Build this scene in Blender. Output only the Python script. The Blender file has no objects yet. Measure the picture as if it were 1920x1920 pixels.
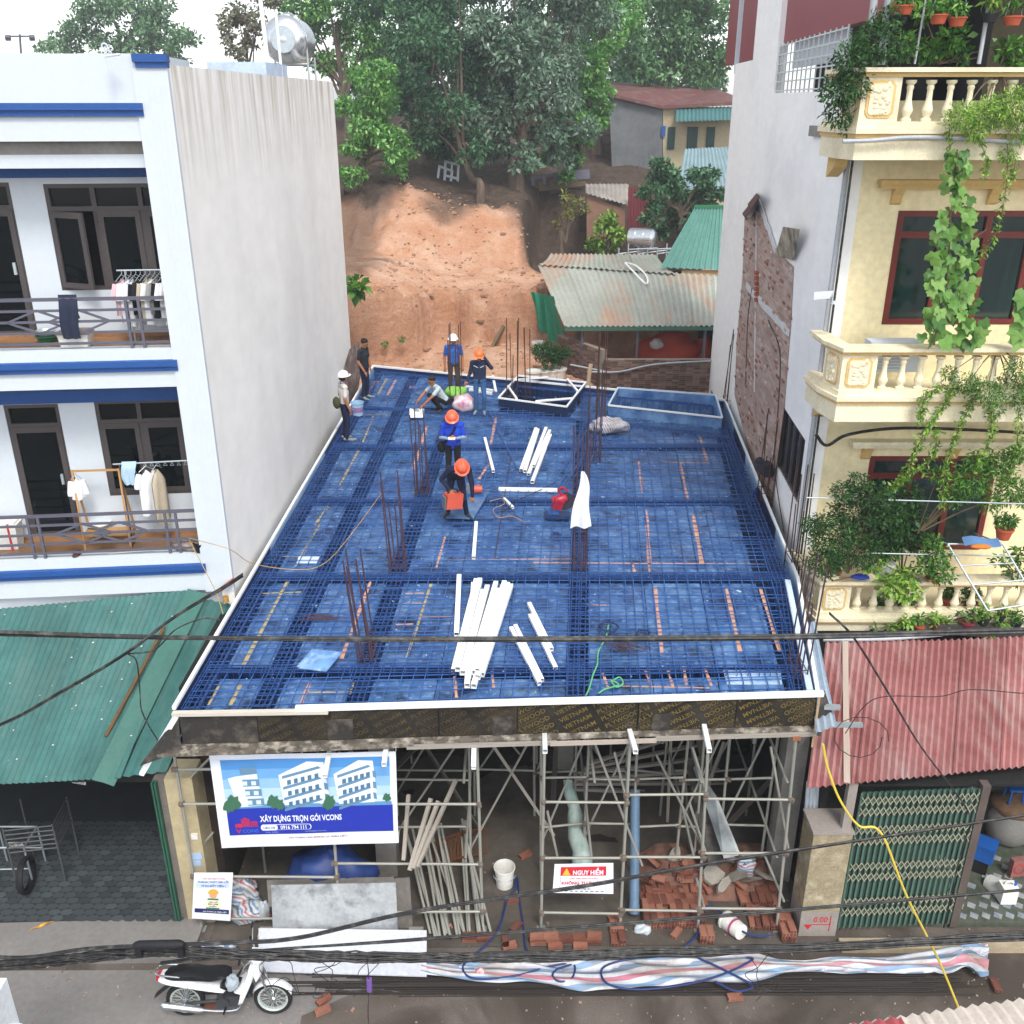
import bpy, bmesh, math, random
import numpy as np
from mathutils import Vector, Matrix, Euler
random.seed(7); np.random.seed(7)
scene = bpy.context.scene
COL = scene.collection
# ---------------------------------------------------------------- camera, sky, sun, exposure
CAM_H, CAM_P, FPX = 12.0, math.radians(23.2), 1800.0
cam_d = bpy.data.cameras.new('camera'); cam = bpy.data.objects.new('camera', cam_d); COL.objects.link(cam)
cam.location = (0, 0, CAM_H); cam.rotation_euler = (math.pi/2 - CAM_P, 0, 0)
cam_d.sensor_width = 36; cam_d.lens = 36*FPX/1920; cam_d.clip_end = 2000; cam_d.clip_start = 0.1
scene.camera = cam
world = bpy.data.worlds.new('World'); scene.world = world; world.use_nodes = True
wn, wl = world.node_tree.nodes, world.node_tree.links
sky = wn.new('ShaderNodeTexSky'); sky.sky_type = 'NISHITA'; sky.sun_disc = False
SUN_EL, SUN_AZ = math.radians(54), math.radians(163)      # veiled sun, behind the camera to the right
sky.sun_elevation = SUN_EL; sky.sun_rotation = SUN_AZ
sky.air_density = 1.0; sky.dust_density = 1.2; sky.ozone_density = 1.0; sky.altitude = 20
hs = wn.new('ShaderNodeHueSaturation'); hs.inputs['Saturation'].default_value = 0.22
bg = wn['Background']; bg.inputs['Strength'].default_value = 0.15
wl.new(sky.outputs[0], hs.inputs['Color']); wl.new(hs.outputs[0], bg.inputs['Color'])
sun_d = bpy.data.lights.new('sun', 'SUN'); sun_d.energy = 1.3; sun_d.angle = math.radians(16); sun_d.color = (1, .95, .88)
sun = bpy.data.objects.new('sun', sun_d); COL.objects.link(sun)
sd = Vector((math.sin(SUN_AZ)*math.cos(SUN_EL), math.cos(SUN_AZ)*math.cos(SUN_EL), math.sin(SUN_EL)))
sun.rotation_euler = sd.to_track_quat('Z', 'Y').to_euler(); sun.location = sd*60
vs = scene.view_settings; vs.view_transform = 'Standard'; vs.look = 'None'; vs.gamma = 1; vs.use_curve_mapping = False
vs.exposure = 1.13
scene.render.engine = 'CYCLES'
cy = scene.cycles; cy.use_denoising = True; cy.max_bounces = 6; cy.diffuse_bounces = 3; cy.glossy_bounces = 3
cy.transmission_bounces = 4; cy.transparent_max_bounces = 6; cy.use_adaptive_sampling = True; cy.adaptive_threshold = 0.02
try: cy.denoiser = 'OPENIMAGEDENOISE'; cy.denoising_input_passes = 'RGB_ALBEDO_NORMAL'
except Exception: pass
# ---------------------------------------------------------------- survey: sight lines of the photograph to places in the world
_s, _c = math.sin(CAM_P), math.cos(CAM_P)
def _ray(x, y):
    v = (y-960)/FPX
    return Vector(((x-960)/FPX, _c - v*_s, -(_s + v*_c)))
def at_z(x, y, z): r = _ray(x, y); t = (z-CAM_H)/r.z; return Vector((r.x*t, r.y*t, z))
def at_y(x, y, Y): r = _ray(x, y); t = Y/r.y; return Vector((r.x*t, Y, CAM_H + r.z*t))
def at_x(x, y, X): r = _ray(x, y); t = X/r.x; return Vector((X, r.y*t, CAM_H + r.z*t))
def at_plane(x, y, p, n):
    r = _ray(x, y); o = Vector((0, 0, CAM_H)); n = Vector(n); t = (Vector(p)-o).dot(n)/r.dot(n); return o + r*t
def px_m(P):                                   # photo pixels per metre at a place
    P = Vector(P); return FPX/(P.y*_c - (P.z-CAM_H)*_s)
# ---------------------------------------------------------------- objects
def tag(o, label=None, cat=None, group=None, kind=None):
    if label: o['label'] = label
    if cat: o['category'] = cat
    if group: o['group'] = group
    if kind: o['kind'] = kind
    return o
def WM(o): return (WM(o.parent) @ o.matrix_parent_inverse @ o.matrix_basis) if o.parent else o.matrix_basis.copy()
def setpar(o, p, local=False):
    if p is not None:
        o.parent = p
        if not local: o.matrix_parent_inverse = WM(p).inverted()
    return o
def empty(name, loc=(0, 0, 0), label=None, cat=None, group=None, rz=0):
    o = bpy.data.objects.new(name, None); COL.objects.link(o); o.empty_display_size = .1
    o.location = loc; o.rotation_euler = (0, 0, rz)
    return tag(o, label, cat, group)
def link(name, me, parent=None, local=False, mw=None):
    o = bpy.data.objects.new(name, me); COL.objects.link(o)
    if mw is not None: o.matrix_basis = mw
    return setpar(o, parent, local)
def copy_tree(o, parent=None, kids=None):
    c = o.copy(); COL.objects.link(c); c.parent = parent
    for ch in [x for x in list(bpy.data.objects) if x.parent == o] if kids is None else kids.get(o.name, []): copy_tree(ch, c, kids)
    return c
def V(*a): return Vector(a)
def lerp(a, b, t): return a + (b-a)*t
def frame(p0, p1):
    d = (Vector(p1)-Vector(p0)); L = d.length
    q = d.to_track_quat('Z', 'Y') if L > 1e-9 else Vector((0, 0, 1)).to_track_quat('Z', 'Y')
    return q, L
class MB:
    """collects faces; build() links them as one mesh object"""
    def __init__(s): s.v = []; s.f = []; s.m = []; s.mi = 0
    def face(s, pts):
        n = len(s.v); s.v += [tuple(p) for p in pts]; s.f.append(tuple(range(n, n+len(pts)))); s.m.append(s.mi); return s
    def add(s, vs, fs):
        n = len(s.v); s.v += [tuple(p) for p in vs]; s.f += [tuple(i+n for i in f) for f in fs]; s.m += [s.mi]*len(fs); return s
    def box(s, c, sz, rot=None):
        hx, hy, hz = sz[0]/2, sz[1]/2, sz[2]/2
        vs = [Vector((x, y, z)) for z in (-hz, hz) for y in (-hy, hy) for x in (-hx, hx)]
        if rot is not None:
            if not isinstance(rot, Matrix): rot = Euler(rot).to_matrix()
            vs = [rot @ v for v in vs]
        c = Vector(c)
        return s.add([v+c for v in vs], [(0,2,3,1),(4,5,7,6),(0,1,5,4),(2,6,7,3),(0,4,6,2),(1,3,7,5)])
    def b2(s, a, b):
        a, b = Vector(a), Vector(b); return s.box((a+b)/2, [abs(x) for x in (b-a)])
    def bar(s, p0, p1, w, h=None, roll=0):
        h = h or w; q, L = frame(p0, p1); R = q.to_matrix() @ Matrix.Rotation(roll, 3, 'Z')
        return s.box((Vector(p0)+Vector(p1))/2, (w, h, L), R)
    def tube(s, pts, r, n=6, cap=True):
        pts = [Vector(p) for p in pts]; k = len(pts); rr = r if isinstance(r, (list, tuple)) else [r]*k
        base = len(s.v); up = None
        for i, p in enumerate(pts):
            d = (pts[min(i+1, k-1)]-pts[max(i-1, 0)])
            if d.length < 1e-9: d = Vector((0, 0, 1))
            d.normalize()
            if up is None: up = d.orthogonal().normalized()
            up = (up - d*up.dot(d));
            up = up.normalized() if up.length > 1e-6 else d.orthogonal().normalized()
            w = d.cross(up)
            for j in range(n):
                a = 2*math.pi*j/n; s.v.append(tuple(p + (up*math.cos(a)+w*math.sin(a))*rr[i]))
        for i in range(k-1):
            for j in range(n):
                a = base+i*n+j; b = base+i*n+(j+1) % n
                s.f.append((a, b, b+n, a+n)); s.m.append(s.mi)
        if cap:
            s.f.append(tuple(base+j for j in reversed(range(n)))); s.m.append(s.mi)
            s.f.append(tuple(base+(k-1)*n+j for j in range(n))); s.m.append(s.mi)
        return s
    def lathe(s, prof, n=12, c=(0, 0, 0), ax=None, cap=True, sx=1, sy=1):
        c = Vector(c); R = ax.to_matrix() if ax is not None else None
        base = len(s.v)
        for r, z in prof:
            for j in range(n):
                a = 2*math.pi*j/n; p = Vector((r*math.cos(a)*sx, r*math.sin(a)*sy, z))
                s.v.append(tuple((R @ p if R else p)+c))
        for i in range(len(prof)-1):
            for j in range(n):
                a = base+i*n+j; b = base+i*n+(j+1) % n; s.f.append((a, b, b+n, a+n)); s.m.append(s.mi)
        if cap:
            if prof[0][0] > 1e-4: s.f.append(tuple(base+j for j in reversed(range(n)))); s.m.append(s.mi)
            if prof[-1][0] > 1e-4: s.f.append(tuple(base+(len(prof)-1)*n+j for j in range(n))); s.m.append(s.mi)
        return s
    def prism(s, poly, d):
        """poly: 3-D points of a planar outline, d: extrusion vector"""
        poly = [Vector(p) for p in poly]; d = Vector(d); n = len(poly)
        fs = [tuple(range(n)), tuple(reversed(range(n, 2*n)))] + [((i+1) % n, i, n+i, n+(i+1) % n) for i in range(n)]
        return s.add(poly+[p+d for p in poly], fs)
    def grid(s, fn, nu, nv):
        base = len(s.v)
        for j in range(nv+1):
            for i in range(nu+1): s.v.append(tuple(fn(i/nu, j/nv)))
        for j in range(nv):
            for i in range(nu):
                a = base+j*(nu+1)+i; s.f.append((a, a+1, a+nu+2, a+nu+1)); s.m.append(s.mi)
        return s
    def ball(s, c, r, n=10, m=6):
        r = r if isinstance(r, (tuple, list)) else (r, r, r); c = Vector(c)
        prof = [(math.sin(math.pi*i/m), -math.cos(math.pi*i/m)) for i in range(m+1)]
        prof[0] = (1e-4, -1); prof[-1] = (1e-4, 1); b = len(s.v)
        s.lathe(prof, n)
        for k in range(b, len(s.v)): x, y, z = s.v[k]; s.v[k] = (c.x+x*r[0], c.y+y*r[1], c.z+z*r[2])
        return s
    def mesh(s, name, mats, smooth=False, ang=None):
        me = bpy.data.meshes.new(name); me.from_pydata(s.v, [], s.f)
        mats = mats if isinstance(mats, (list, tuple)) else [mats]
        for m in mats: me.materials.append(m)
        if len(mats) > 1: me.polygons.foreach_set('material_index', s.m)
        if smooth:
            me.polygons.foreach_set('use_smooth', [True]*len(me.polygons))
            if ang is not None:
                try: me.set_sharp_from_angle(angle=math.radians(ang))
                except Exception: pass
        me.update(); return me
    def build(s, name, mats, parent=None, smooth=False, local=False, ang=40, label=None, cat=None, group=None, kind=None):
        return tag(link(name, s.mesh(name, mats, smooth, ang), parent, local), label, cat, group, kind)
_units = {}
def rod(name, p0, p1, r, mat, parent=None, n=6, local=False, label=None, cat=None, group=None):
    """a straight bar that shares its mesh with all bars of that material"""
    k = ('r', mat.name, n)
    if k not in _units: _units[k] = MB().lathe([(1, 0), (1, 1)], n).mesh('bar', mat, n > 5)
    q, L = frame(p0, p1)
    return tag(link(name, _units[k], parent, local, Matrix.LocRotScale(Vector(p0), q, Vector((r, r, L)))), label, cat, group)
def stick(name, p0, p1, w, h, mat, parent=None, roll=0, local=False, label=None, cat=None, group=None, kind=None, hollow=False):
    """a straight square bar or board that shares its mesh"""
    k = ('s', mat.name, hollow)
    if k not in _units:
        m = MB()
        if hollow:
            t = .42
            for a, b in (((-.5, -.5), (.5, -.42)), ((-.5, .42), (.5, .5)), ((-.5, -.42), (-.42, .42)), ((.42, -.42), (.5, .42))): m.b2((a[0], a[1], 0), (b[0], b[1], 1))
        else: m.b2((-.5, -.5, 0), (.5, .5, 1))
        _units[k] = m.mesh('bar', mat)
    q, L = frame(p0, p1); q = q @ Euler((0, 0, roll)).to_quaternion()
    return tag(link(name, _units[k], parent, local, Matrix.LocRotScale(Vector(p0), q, Vector((w, h, L)))), label, cat, group, kind)
def npmesh(name, co, quads, mat):
    me = bpy.data.meshes.new(name); co = np.asarray(co, np.float32); quads = np.asarray(quads, np.int32)
    me.vertices.add(len(co)); me.vertices.foreach_set('co', co.ravel())
    k = quads.shape[1]; me.loops.add(quads.size); me.loops.foreach_set('vertex_index', quads.ravel())
    me.polygons.add(len(quads)); me.polygons.foreach_set('loop_start', np.arange(0, quads.size, k, dtype=np.int32))
    me.materials.append(mat); me.update(calc_edges=True); me.validate(); return me
def leaf_mesh(name, P, size, mat, aspect=.45, up=.35, seed=1, out=None, bend=.25):
    """P: (N,3) leaf places; every leaf a folded four-cornered blade with its own direction"""
    rng = np.random.default_rng(seed); P = np.asarray(P, float); N = len(P)
    d = rng.normal(size=(N, 3));
    if out is not None: d += out*1.1
    d[:, 2] -= .25; d /= np.linalg.norm(d, axis=1)[:, None]
    nrm = rng.normal(size=(N, 3)); nrm[:, 2] += up*4
    w = np.cross(d, nrm); w /= (np.linalg.norm(w, axis=1)[:, None]+1e-9); nn = np.cross(w, d)
    L = (size*rng.uniform(.65, 1.35, N))[:, None]; W = L*aspect
    a = P; t = P+d*L - nn*L*bend; m = P+d*L*.5 + nn*L*.06
    co = np.stack([a, m+w*W*.5, t, m-w*W*.5], 1).reshape(-1, 3)
    return npmesh(name, co, np.arange(4*N).reshape(N, 4), mat)
def clump_points(cs, n, seed=1, shell=.55):
    """points spread through ball-like clumps cs = [(x,y,z,r)] mostly near their outside"""
    rng = np.random.default_rng(seed); cs = np.asarray(cs, float); w = cs[:, 3]**2; idx = rng.choice(len(cs), n, p=w/w.sum())
    d = rng.normal(size=(n, 3)); d /= np.linalg.norm(d, axis=1)[:, None]
    r = cs[idx, 3]*(shell+(1-shell)*rng.random(n)**.6)*rng.uniform(.85, 1.18, n)
    return cs[idx, :3]+d*r[:, None]*np.array([1, 1, .8]), d
# ---------------------------------------------------------------- materials
def C(h):
    h = h.lstrip('#'); c = [int(h[i:i+2], 16)/255 for i in (0, 2, 4)]
    return tuple(((x/12.92) if x <= .04045 else ((x+.055)/1.055)**2.4) for x in c)+(1,)
def _mix(nt, a, b, fac, typ='MIX'):
    n = nt.nodes.new('ShaderNodeMix'); n.data_type = 'RGBA'; n.blend_type = typ
    for sock, val in ((n.inputs['Factor'], fac), (n.inputs['A'], a), (n.inputs['B'], b)):
        if isinstance(val, (float, int)): sock.default_value = val
        elif isinstance(val, tuple): sock.default_value = val
        else: nt.links.new(val, sock)
    return n.outputs['Result']
def _ramp(nt, src, stops):
    n = nt.nodes.new('ShaderNodeValToRGB'); e = n.color_ramp.elements
    while len(e) < len(stops): e.new(.5)
    for el, (p, c) in zip(e, stops): el.position = p; el.color = c if isinstance(c, tuple) else (c, c, c, 1)
    nt.links.new(src, n.inputs[0]); return n.outputs[0]
def _noise(nt, co, scale, detail=5, rough=.6, dist=0):
    n = nt.nodes.new('ShaderNodeTexNoise'); n.inputs['Scale'].default_value = scale; n.inputs['Detail'].default_value = detail
    n.inputs['Roughness'].default_value = rough; n.inputs['Distortion'].default_value = dist
    if co is not None: nt.links.new(co, n.inputs['Vector'])
    return n.outputs[0]
def _coord(nt, stretch=None, rot=None, kind='Object'):
    t = nt.nodes.new('ShaderNodeTexCoord'); o = t.outputs[kind]
    if stretch or rot:
        m = nt.nodes.new('ShaderNodeMapping'); nt.links.new(o, m.inputs[0])
        if stretch: m.inputs['Scale'].default_value = stretch
        if rot: m.inputs['Rotation'].default_value = rot
        o = m.outputs[0]
    return o
_mats = {}
def M(name, col, rough=.75, var=.25, scale=2.5, col2=None, metal=0, bump=0, bscale=None, spec=.4, stretch=None, island=0, dirt=None, dirt_amt=.5, dscale=.8, dstretch=None, trans=0, fine=.12, ovar=0):
    """plain procedural surface: base colour with broad and fine variation, optional dirt patches and relief"""
    if name in _mats: return _mats[name]
    m = bpy.data.materials.new(name); m.use_nodes = True; nt = m.node_tree; b = nt.nodes['Principled BSDF']
    c = C(col) if isinstance(col, str) else col
    c2 = (C(col2) if isinstance(col2, str) else col2) if col2 else tuple(x*(1-var) for x in c[:3])+(1,)
    co = _coord(nt, stretch)
    f = _ramp(nt, _noise(nt, co, scale), [(.35, 0.), (.68, 1.)])
    out = _mix(nt, c, c2, f)
    if fine:
        g = _ramp(nt, _noise(nt, co, scale*9, 3), [(.3, 1-fine), (.7, 1+fine*.6)]); out = _mix(nt, out, g, 1., 'MULTIPLY')
    if dirt:
        dco = _coord(nt, dstretch) if dstretch else co
        df = _ramp(nt, _noise(nt, dco, dscale, 6, .65), [(.48, 0.), (.72, dirt_amt)]); out = _mix(nt, out, C(dirt), df)
    if island:
        g = nt.nodes.new('ShaderNodeNewGeometry'); r = _ramp(nt, g.outputs['Random Per Island'], [(0., 1-island), (1., 1+island)])
        out = _mix(nt, out, r, 1., 'MULTIPLY')
    if ovar:
        oi = nt.nodes.new('ShaderNodeObjectInfo'); out = _mix(nt, out, _ramp(nt, oi.outputs['Random'], [(0., 1-ovar), (1., 1+ovar)]), 1., 'MULTIPLY')
    nt.links.new(out, b.inputs['Base Color'])
    b.inputs['Roughness'].default_value = rough; b.inputs['Metallic'].default_value = metal; b.inputs['Specular IOR Level'].default_value = spec
    if bump:
        bn = nt.nodes.new('ShaderNodeBump'); bn.inputs['Strength'].default_value = bump; bn.inputs['Distance'].default_value = .02
        nt.links.new(_noise(nt, co, bscale or scale*6, 6), bn.inputs['Height']); nt.links.new(bn.outputs[0], b.inputs['Normal'])
    if trans:
        t = nt.nodes.new('ShaderNodeBsdfTranslucent'); nt.links.new(out, t.inputs[0]); ms = nt.nodes.new('ShaderNodeMixShader'); ms.inputs[0].default_value = trans
        nt.links.new(b.outputs[0], ms.inputs[1]); nt.links.new(t.outputs[0], ms.inputs[2]); nt.links.new(ms.outputs[0], nt.nodes['Material Output'].inputs[0])
    _mats[name] = m; return m
def M_leaf(name, cols, spec=.35, rough=.5, trans=.25):
    m = bpy.data.materials.new(name); m.use_nodes = True; nt = m.node_tree; b = nt.nodes['Principled BSDF']
    g = nt.nodes.new('ShaderNodeNewGeometry'); n = len(cols)
    col = _ramp(nt, g.outputs['Random Per Island'], [((i+.5)/n, C(c)) for i, c in enumerate(cols)])
    big = _ramp(nt, _noise(nt, _coord(nt), .9, 3), [(.3, .72), (.7, 1.18)]); col = _mix(nt, col, big, 1., 'MULTIPLY')
    nt.links.new(col, b.inputs['Base Color']); b.inputs['Roughness'].default_value = rough; b.inputs['Specular IOR Level'].default_value = spec
    t = nt.nodes.new('ShaderNodeBsdfTranslucent'); nt.links.new(col, t.inputs[0]); ms = nt.nodes.new('ShaderNodeMixShader'); ms.inputs[0].default_value = trans
    nt.links.new(b.outputs[0], ms.inputs[1]); nt.links.new(t.outputs[0], ms.inputs[2]); nt.links.new(ms.outputs[0], nt.nodes['Material Output'].inputs[0])
    return m
def M_glass(name, col, rough=.08):
    m = bpy.data.materials.new(name); m.use_nodes = True; b = m.node_tree.nodes['Principled BSDF']
    b.inputs['Base Color'].default_value = C(col); b.inputs['Roughness'].default_value = rough; b.inputs['Specular IOR Level'].default_value = .28
    nt = m.node_tree; bn = nt.nodes.new('ShaderNodeBump'); bn.inputs['Strength'].default_value = .04; nt.links.new(_noise(nt, _coord(nt), 1.3, 2), bn.inputs['Height']); nt.links.new(bn.outputs[0], b.inputs['Normal'])
    return m
_fonts = {}
def text_verts(s, size, bold=0.0, shear=0, spacing=1):
    """flat lettering as (verts, faces) in the XY plane, origin bottom left"""
    cu = bpy.data.curves.new('t', 'FONT'); cu.body = s; cu.size = size; cu.offset = bold*size; cu.resolution_u = 2; cu.shear = shear; cu.space_character = spacing
    o = bpy.data.objects.new('t', cu); COL.objects.link(o)
    dg = bpy.context.evaluated_depsgraph_get(); me = bpy.data.meshes.new_from_object(o.evaluated_get(dg))
    v = [tuple(x.co) for x in me.vertices]; f = [tuple(p.vertices) for p in me.polygons]
    bpy.data.objects.remove(o); bpy.data.curves.remove(cu); bpy.data.meshes.remove(me)
    return v, f
def text_fit(s, x0, y0, w, h, bold=.012):
    """lettering stretched into the box x0..x0+w, y0..y0+h"""
    v, f = text_verts(s, 1, bold); xs = [p[0] for p in v]; ys = [p[1] for p in v]
    ax, bx, ay, by = min(xs), max(xs), min(ys), max(ys)
    return [(x0+(p[0]-ax)/(bx-ax)*w, y0+(p[1]-ay)/(by-ay)*h) for p in v], f
def corrugated(name, P00, P10, P11, P01, pitch, amp, mat, parent, sheet=1.0, rows=3, per=4, sag=0, trap=False):
    """roof of overlapping corrugated sheets; ribs run from the P00-P10 edge to the P01-P11 edge"""
    P00, P10, P11, P01 = map(Vector, (P00, P10, P11, P01)); W = ((P10-P00).length+(P11-P01).length)/2; k = max(1, round(W/sheet))
    n = (P10-P00).cross(P01-P00).normalized()
    if n.z < 0: n = -n
    for i in range(k):
        u0, u1 = i/k, (i+1)/k; waves = max(2, round(W/k/pitch)); N = waves*per; dz = (i % 2)*.006; jit = random.uniform(-.03, .03)
        def fn(u, v):
            uu = u0+(u1-u0)*u*1.02
            p = lerp(lerp(P00, P10, uu), lerp(P01, P11, uu), v*(1+jit*.3))
            ph = u*waves % 1
            h = (math.sin(2*math.pi*ph) if not trap else (1 if ph < .3 else (-1 if .42 < ph < .88 else 0)))
            return p + n*(amp*h+dz) - Vector((0, 0, sag*4*v*(1-v)))
        MB().grid(fn, N, rows).build(name, mat, parent, smooth=not trap, ang=60)
def cable_pts(a, b, sag, n=16, wob=0):
    a, b = Vector(a), Vector(b)
    return [lerp(a, b, i/n) - Vector((0, 0, sag*4*(i/n)*(1-i/n))) + Vector((random.gauss(0, wob), random.gauss(0, wob), random.gauss(0, wob))) for i in range(n+1)]
def smooth_path(pts, k=5):
    """Catmull-Rom through the points"""
    P = [Vector(p) for p in pts]; P = [P[0]*2-P[1]]+P+[P[-1]*2-P[-2]]; out = []
    for i in range(1, len(P)-2):
        for j in range(k):
            t = j/k; out.append(.5*((2*P[i])+(P[i+1]-P[i-1])*t+(2*P[i-1]-5*P[i]+4*P[i+1]-P[i+2])*t*t+(3*P[i]-P[i-1]-3*P[i+1]+P[i+2])*t**3))
    return out+[P[-2]]
# shared surfaces
white_paint = M('white_paint', '#c4ccd4', .7, .03, 1.5, fine=.03, dirt='#c4c8c6', dirt_amt=.3, dscale=.9, dstretch=(1.6, 1.6, .25))
stucco = M('weathered_white_stucco', '#f3f0ea', .9, .07, .5, col2='#ebe8e3', stretch=(1, .3, .6), fine=.05, dirt='#c4c0bb', dirt_amt=.55, dscale=.35, dstretch=(1.0, .5, .3), bump=.15, bscale=14)
blue_paint = M('blue_paint', '#1f4f93', .55, .12)
alu_dark = M('dark_brown_frame', '#4a4444', .45, .12, 3)
rail_grey = M('grey_painted_steel', '#5b5b68', .5, .15, 4)
glass = M_glass('dark_window_glass', '#060d10', .05)
concrete = M('concrete', '#8d8a85', .9, .2, 1.5, dirt='#5f5c58', dirt_amt=.5, bump=.2)
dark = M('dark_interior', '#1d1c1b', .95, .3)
steel_galv = M('galvanised_steel', '#b8c2c8', .42, .15, 3, metal=.55)
white_steel = M('white_steel_tube', '#eef1f2', .5, .08, 3, dirt='#a9a39a', dirt_amt=.3, dscale=3)
cage_blue = M('dark_blue_rebar', '#2f5594', .5, .3, 5, col2='#1a3568', metal=.2)
scaf = M('scaffold_steel', '#b6b2a8', .6, .3, 4, col2='#7f8c86', metal=.25, dirt='#6a4a35', dirt_amt=.7, dscale=5)
rust = M('rusty_rebar', '#54382c', .85, .35, 6)
rebar_blue = M('blue_grey_rebar', '#4470b2', .5, .3, 5, col2='#28508f', metal=.2)
ply_blue = M('blue_film_plywood', '#18305a', .5, .35, .9, col2='#0f2144', dirt='#2f5388', dirt_amt=.4, dscale=1.3)
black_cable = M('black_cable', '#1e1e20', .55, .2, 8, dirt='#8a8880', dirt_amt=.35, dscale=9)
wood = M('raw_timber', '#b79a76', .8, .25, 4, stretch=(1, 1, 8), dirt='#6a5640', dirt_amt=.4)
brick_m = M('red_brick', '#a85a41', .9, .3, 7, col2='#8c4735', bump=.3, island=.0)
# ================================================================ ground, street, hillside
from mathutils import noise as mnoise
def sst(a, b, x):
    t = min(1, max(0, (x-a)/(b-a))); return t*t*(3-2*t)
def earth_material(name, attr=True):
    m = bpy.data.materials.new(name); m.use_nodes = True; nt = m.node_tree; b = nt.nodes['Principled BSDF']
    co = _coord(nt)
    red = _mix(nt, C('#d0ab92'), C('#bb8868'), _ramp(nt, _noise(nt, co, .9, 8, .65), [(.36, 0.), (.66, 1.)]))
    red = _mix(nt, red, C('#d4b49c'), _ramp(nt, _noise(nt, co, 2.6, 6), [(.55, 0.), (.75, .7)]))
    lit = _mix(nt, C('#463b34'), C('#62544a'), _ramp(nt, _noise(nt, co, 2.2, 8, .7), [(.35, 0.), (.7, 1.)]))
    lit = _mix(nt, lit, C('#77614f'), _ramp(nt, _noise(nt, co, 7, 4, .7), [(.58, 0.), (.72, .8)]))
    at = nt.nodes.new('ShaderNodeAttribute'); at.attribute_name = 'soil'
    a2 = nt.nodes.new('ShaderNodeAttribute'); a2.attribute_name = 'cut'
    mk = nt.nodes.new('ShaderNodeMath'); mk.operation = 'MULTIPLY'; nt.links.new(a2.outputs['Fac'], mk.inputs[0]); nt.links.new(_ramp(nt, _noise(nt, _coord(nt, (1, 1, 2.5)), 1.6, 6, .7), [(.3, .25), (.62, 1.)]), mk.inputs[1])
    red = _mix(nt, red, C('#ae7f62'), mk.outputs[0]); out = _mix(nt, red, lit, at.outputs['Fac'])  # shade of steep faces put into the colour, with redder fresh-cut earth
    sp = _ramp(nt, _noise(nt, co, 24, 3), [(.3, .78), (.7, 1.12)]); out = _mix(nt, out, sp, 1., 'MULTIPLY')
    nt.links.new(out, b.inputs['Base Color']); b.inputs['Roughness'].default_value = .95; b.inputs['Specular IOR Level'].default_value = .15
    bn = nt.nodes.new('ShaderNodeBump'); bn.inputs['Strength'].default_value = 1.0; bn.inputs['Distance'].default_value = .16
    nt.links.new(_noise(nt, co, 3.2, 10, .72), bn.inputs['Height']); nt.links.new(bn.outputs[0], b.inputs['Normal'])
    return m
def street_material():
    m = bpy.data.materials.new('worn_asphalt'); m.use_nodes = True; nt = m.node_tree; b = nt.nodes['Principled BSDF']
    co = _coord(nt)
    c = _mix(nt, C('#6a625c'), C('#5a514a'), _ramp(nt, _noise(nt, co, .8, 7, .6), [(.38, 0.), (.62, 1.)]))
    wet = _ramp(nt, _noise(nt, co, .45, 5, .6, .6), [(.46, 0.), (.58, 1.)])
    c = _mix(nt, c, C('#484039'), wet)
    c = _mix(nt, c, _ramp(nt, _noise(nt, co, 55, 2), [(.3, .75), (.7, 1.2)]), 1., 'MULTIPLY')
    nt.links.new(c, b.inputs['Base Color'])
    rr = _ramp(nt, _noise(nt, co, .45, 5, .6, .6), [(.46, .9), (.6, .55)]); nt.links.new(rr, b.inputs['Roughness'])
    b.inputs['Specular IOR Level'].default_value = .3
    bn = nt.nodes.new('ShaderNodeBump'); bn.inputs['Strength'].default_value = .25; bn.inputs['Distance'].default_value = .01
    nt.links.new(_noise(nt, co, 60, 4), bn.inputs['Height']); nt.links.new(bn.outputs[0], b.inputs['Normal'])
    return m
MB().face([(-300, -100, 0), (300, -100, 0), (300, 500, 0), (-300, 500, 0)]).build('street', street_material(), kind='structure', label='worn brown asphalt street in front of the site')
pave = M('pale_concrete_paving', '#807d7a', .9, .15, 1.2, dirt='#6d6863', dirt_amt=.5, bump=.15)
# pale concrete of the street's left half, its far edge along the gutter
MB().face([(-14, 4, .004), (-2.6, 4, .004), (-3.0, 9.75, .004), (-2.2, 10.2, .004), (-2.2, 10.55, .004), (-14, 10.5, .004)]).build('concrete_pavement', pave, kind='structure', label='pale concrete pavement under the motorbike')
MB().prism([(-14, 10.5, 0), (-4.85, 10.68, 0), (-4.85, 11.55, 0), (-14, 11.3, 0)], (0, 0, .1)).build('forecourt', pave, kind='structure', label='grey concrete ramp before the tiled shop')
# building lot: cement screed and mud under the deck
lotm = M('lot_floor', '#5f5952', .95, .3, 1.1, col2='#433d37', dirt='#5d5348', dirt_amt=.6, bump=.3)
MB().face([(-4.7, 10.9, .03), (4.45, 11.0, .03), (6.2, 30, .03), (-4.6, 30, .03)]).build('lot_ground', lotm, kind='structure', label='bare cement floor of the building site')
MB().b2((5.05, 10.85, 0), (9, 11.05, .1)).build('kerb', M('kerb_stone', '#a89a80', .9, .3, 3, dirt='#5a5248'), kind='structure', label='dirty beige kerb below the folding gate')
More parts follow.
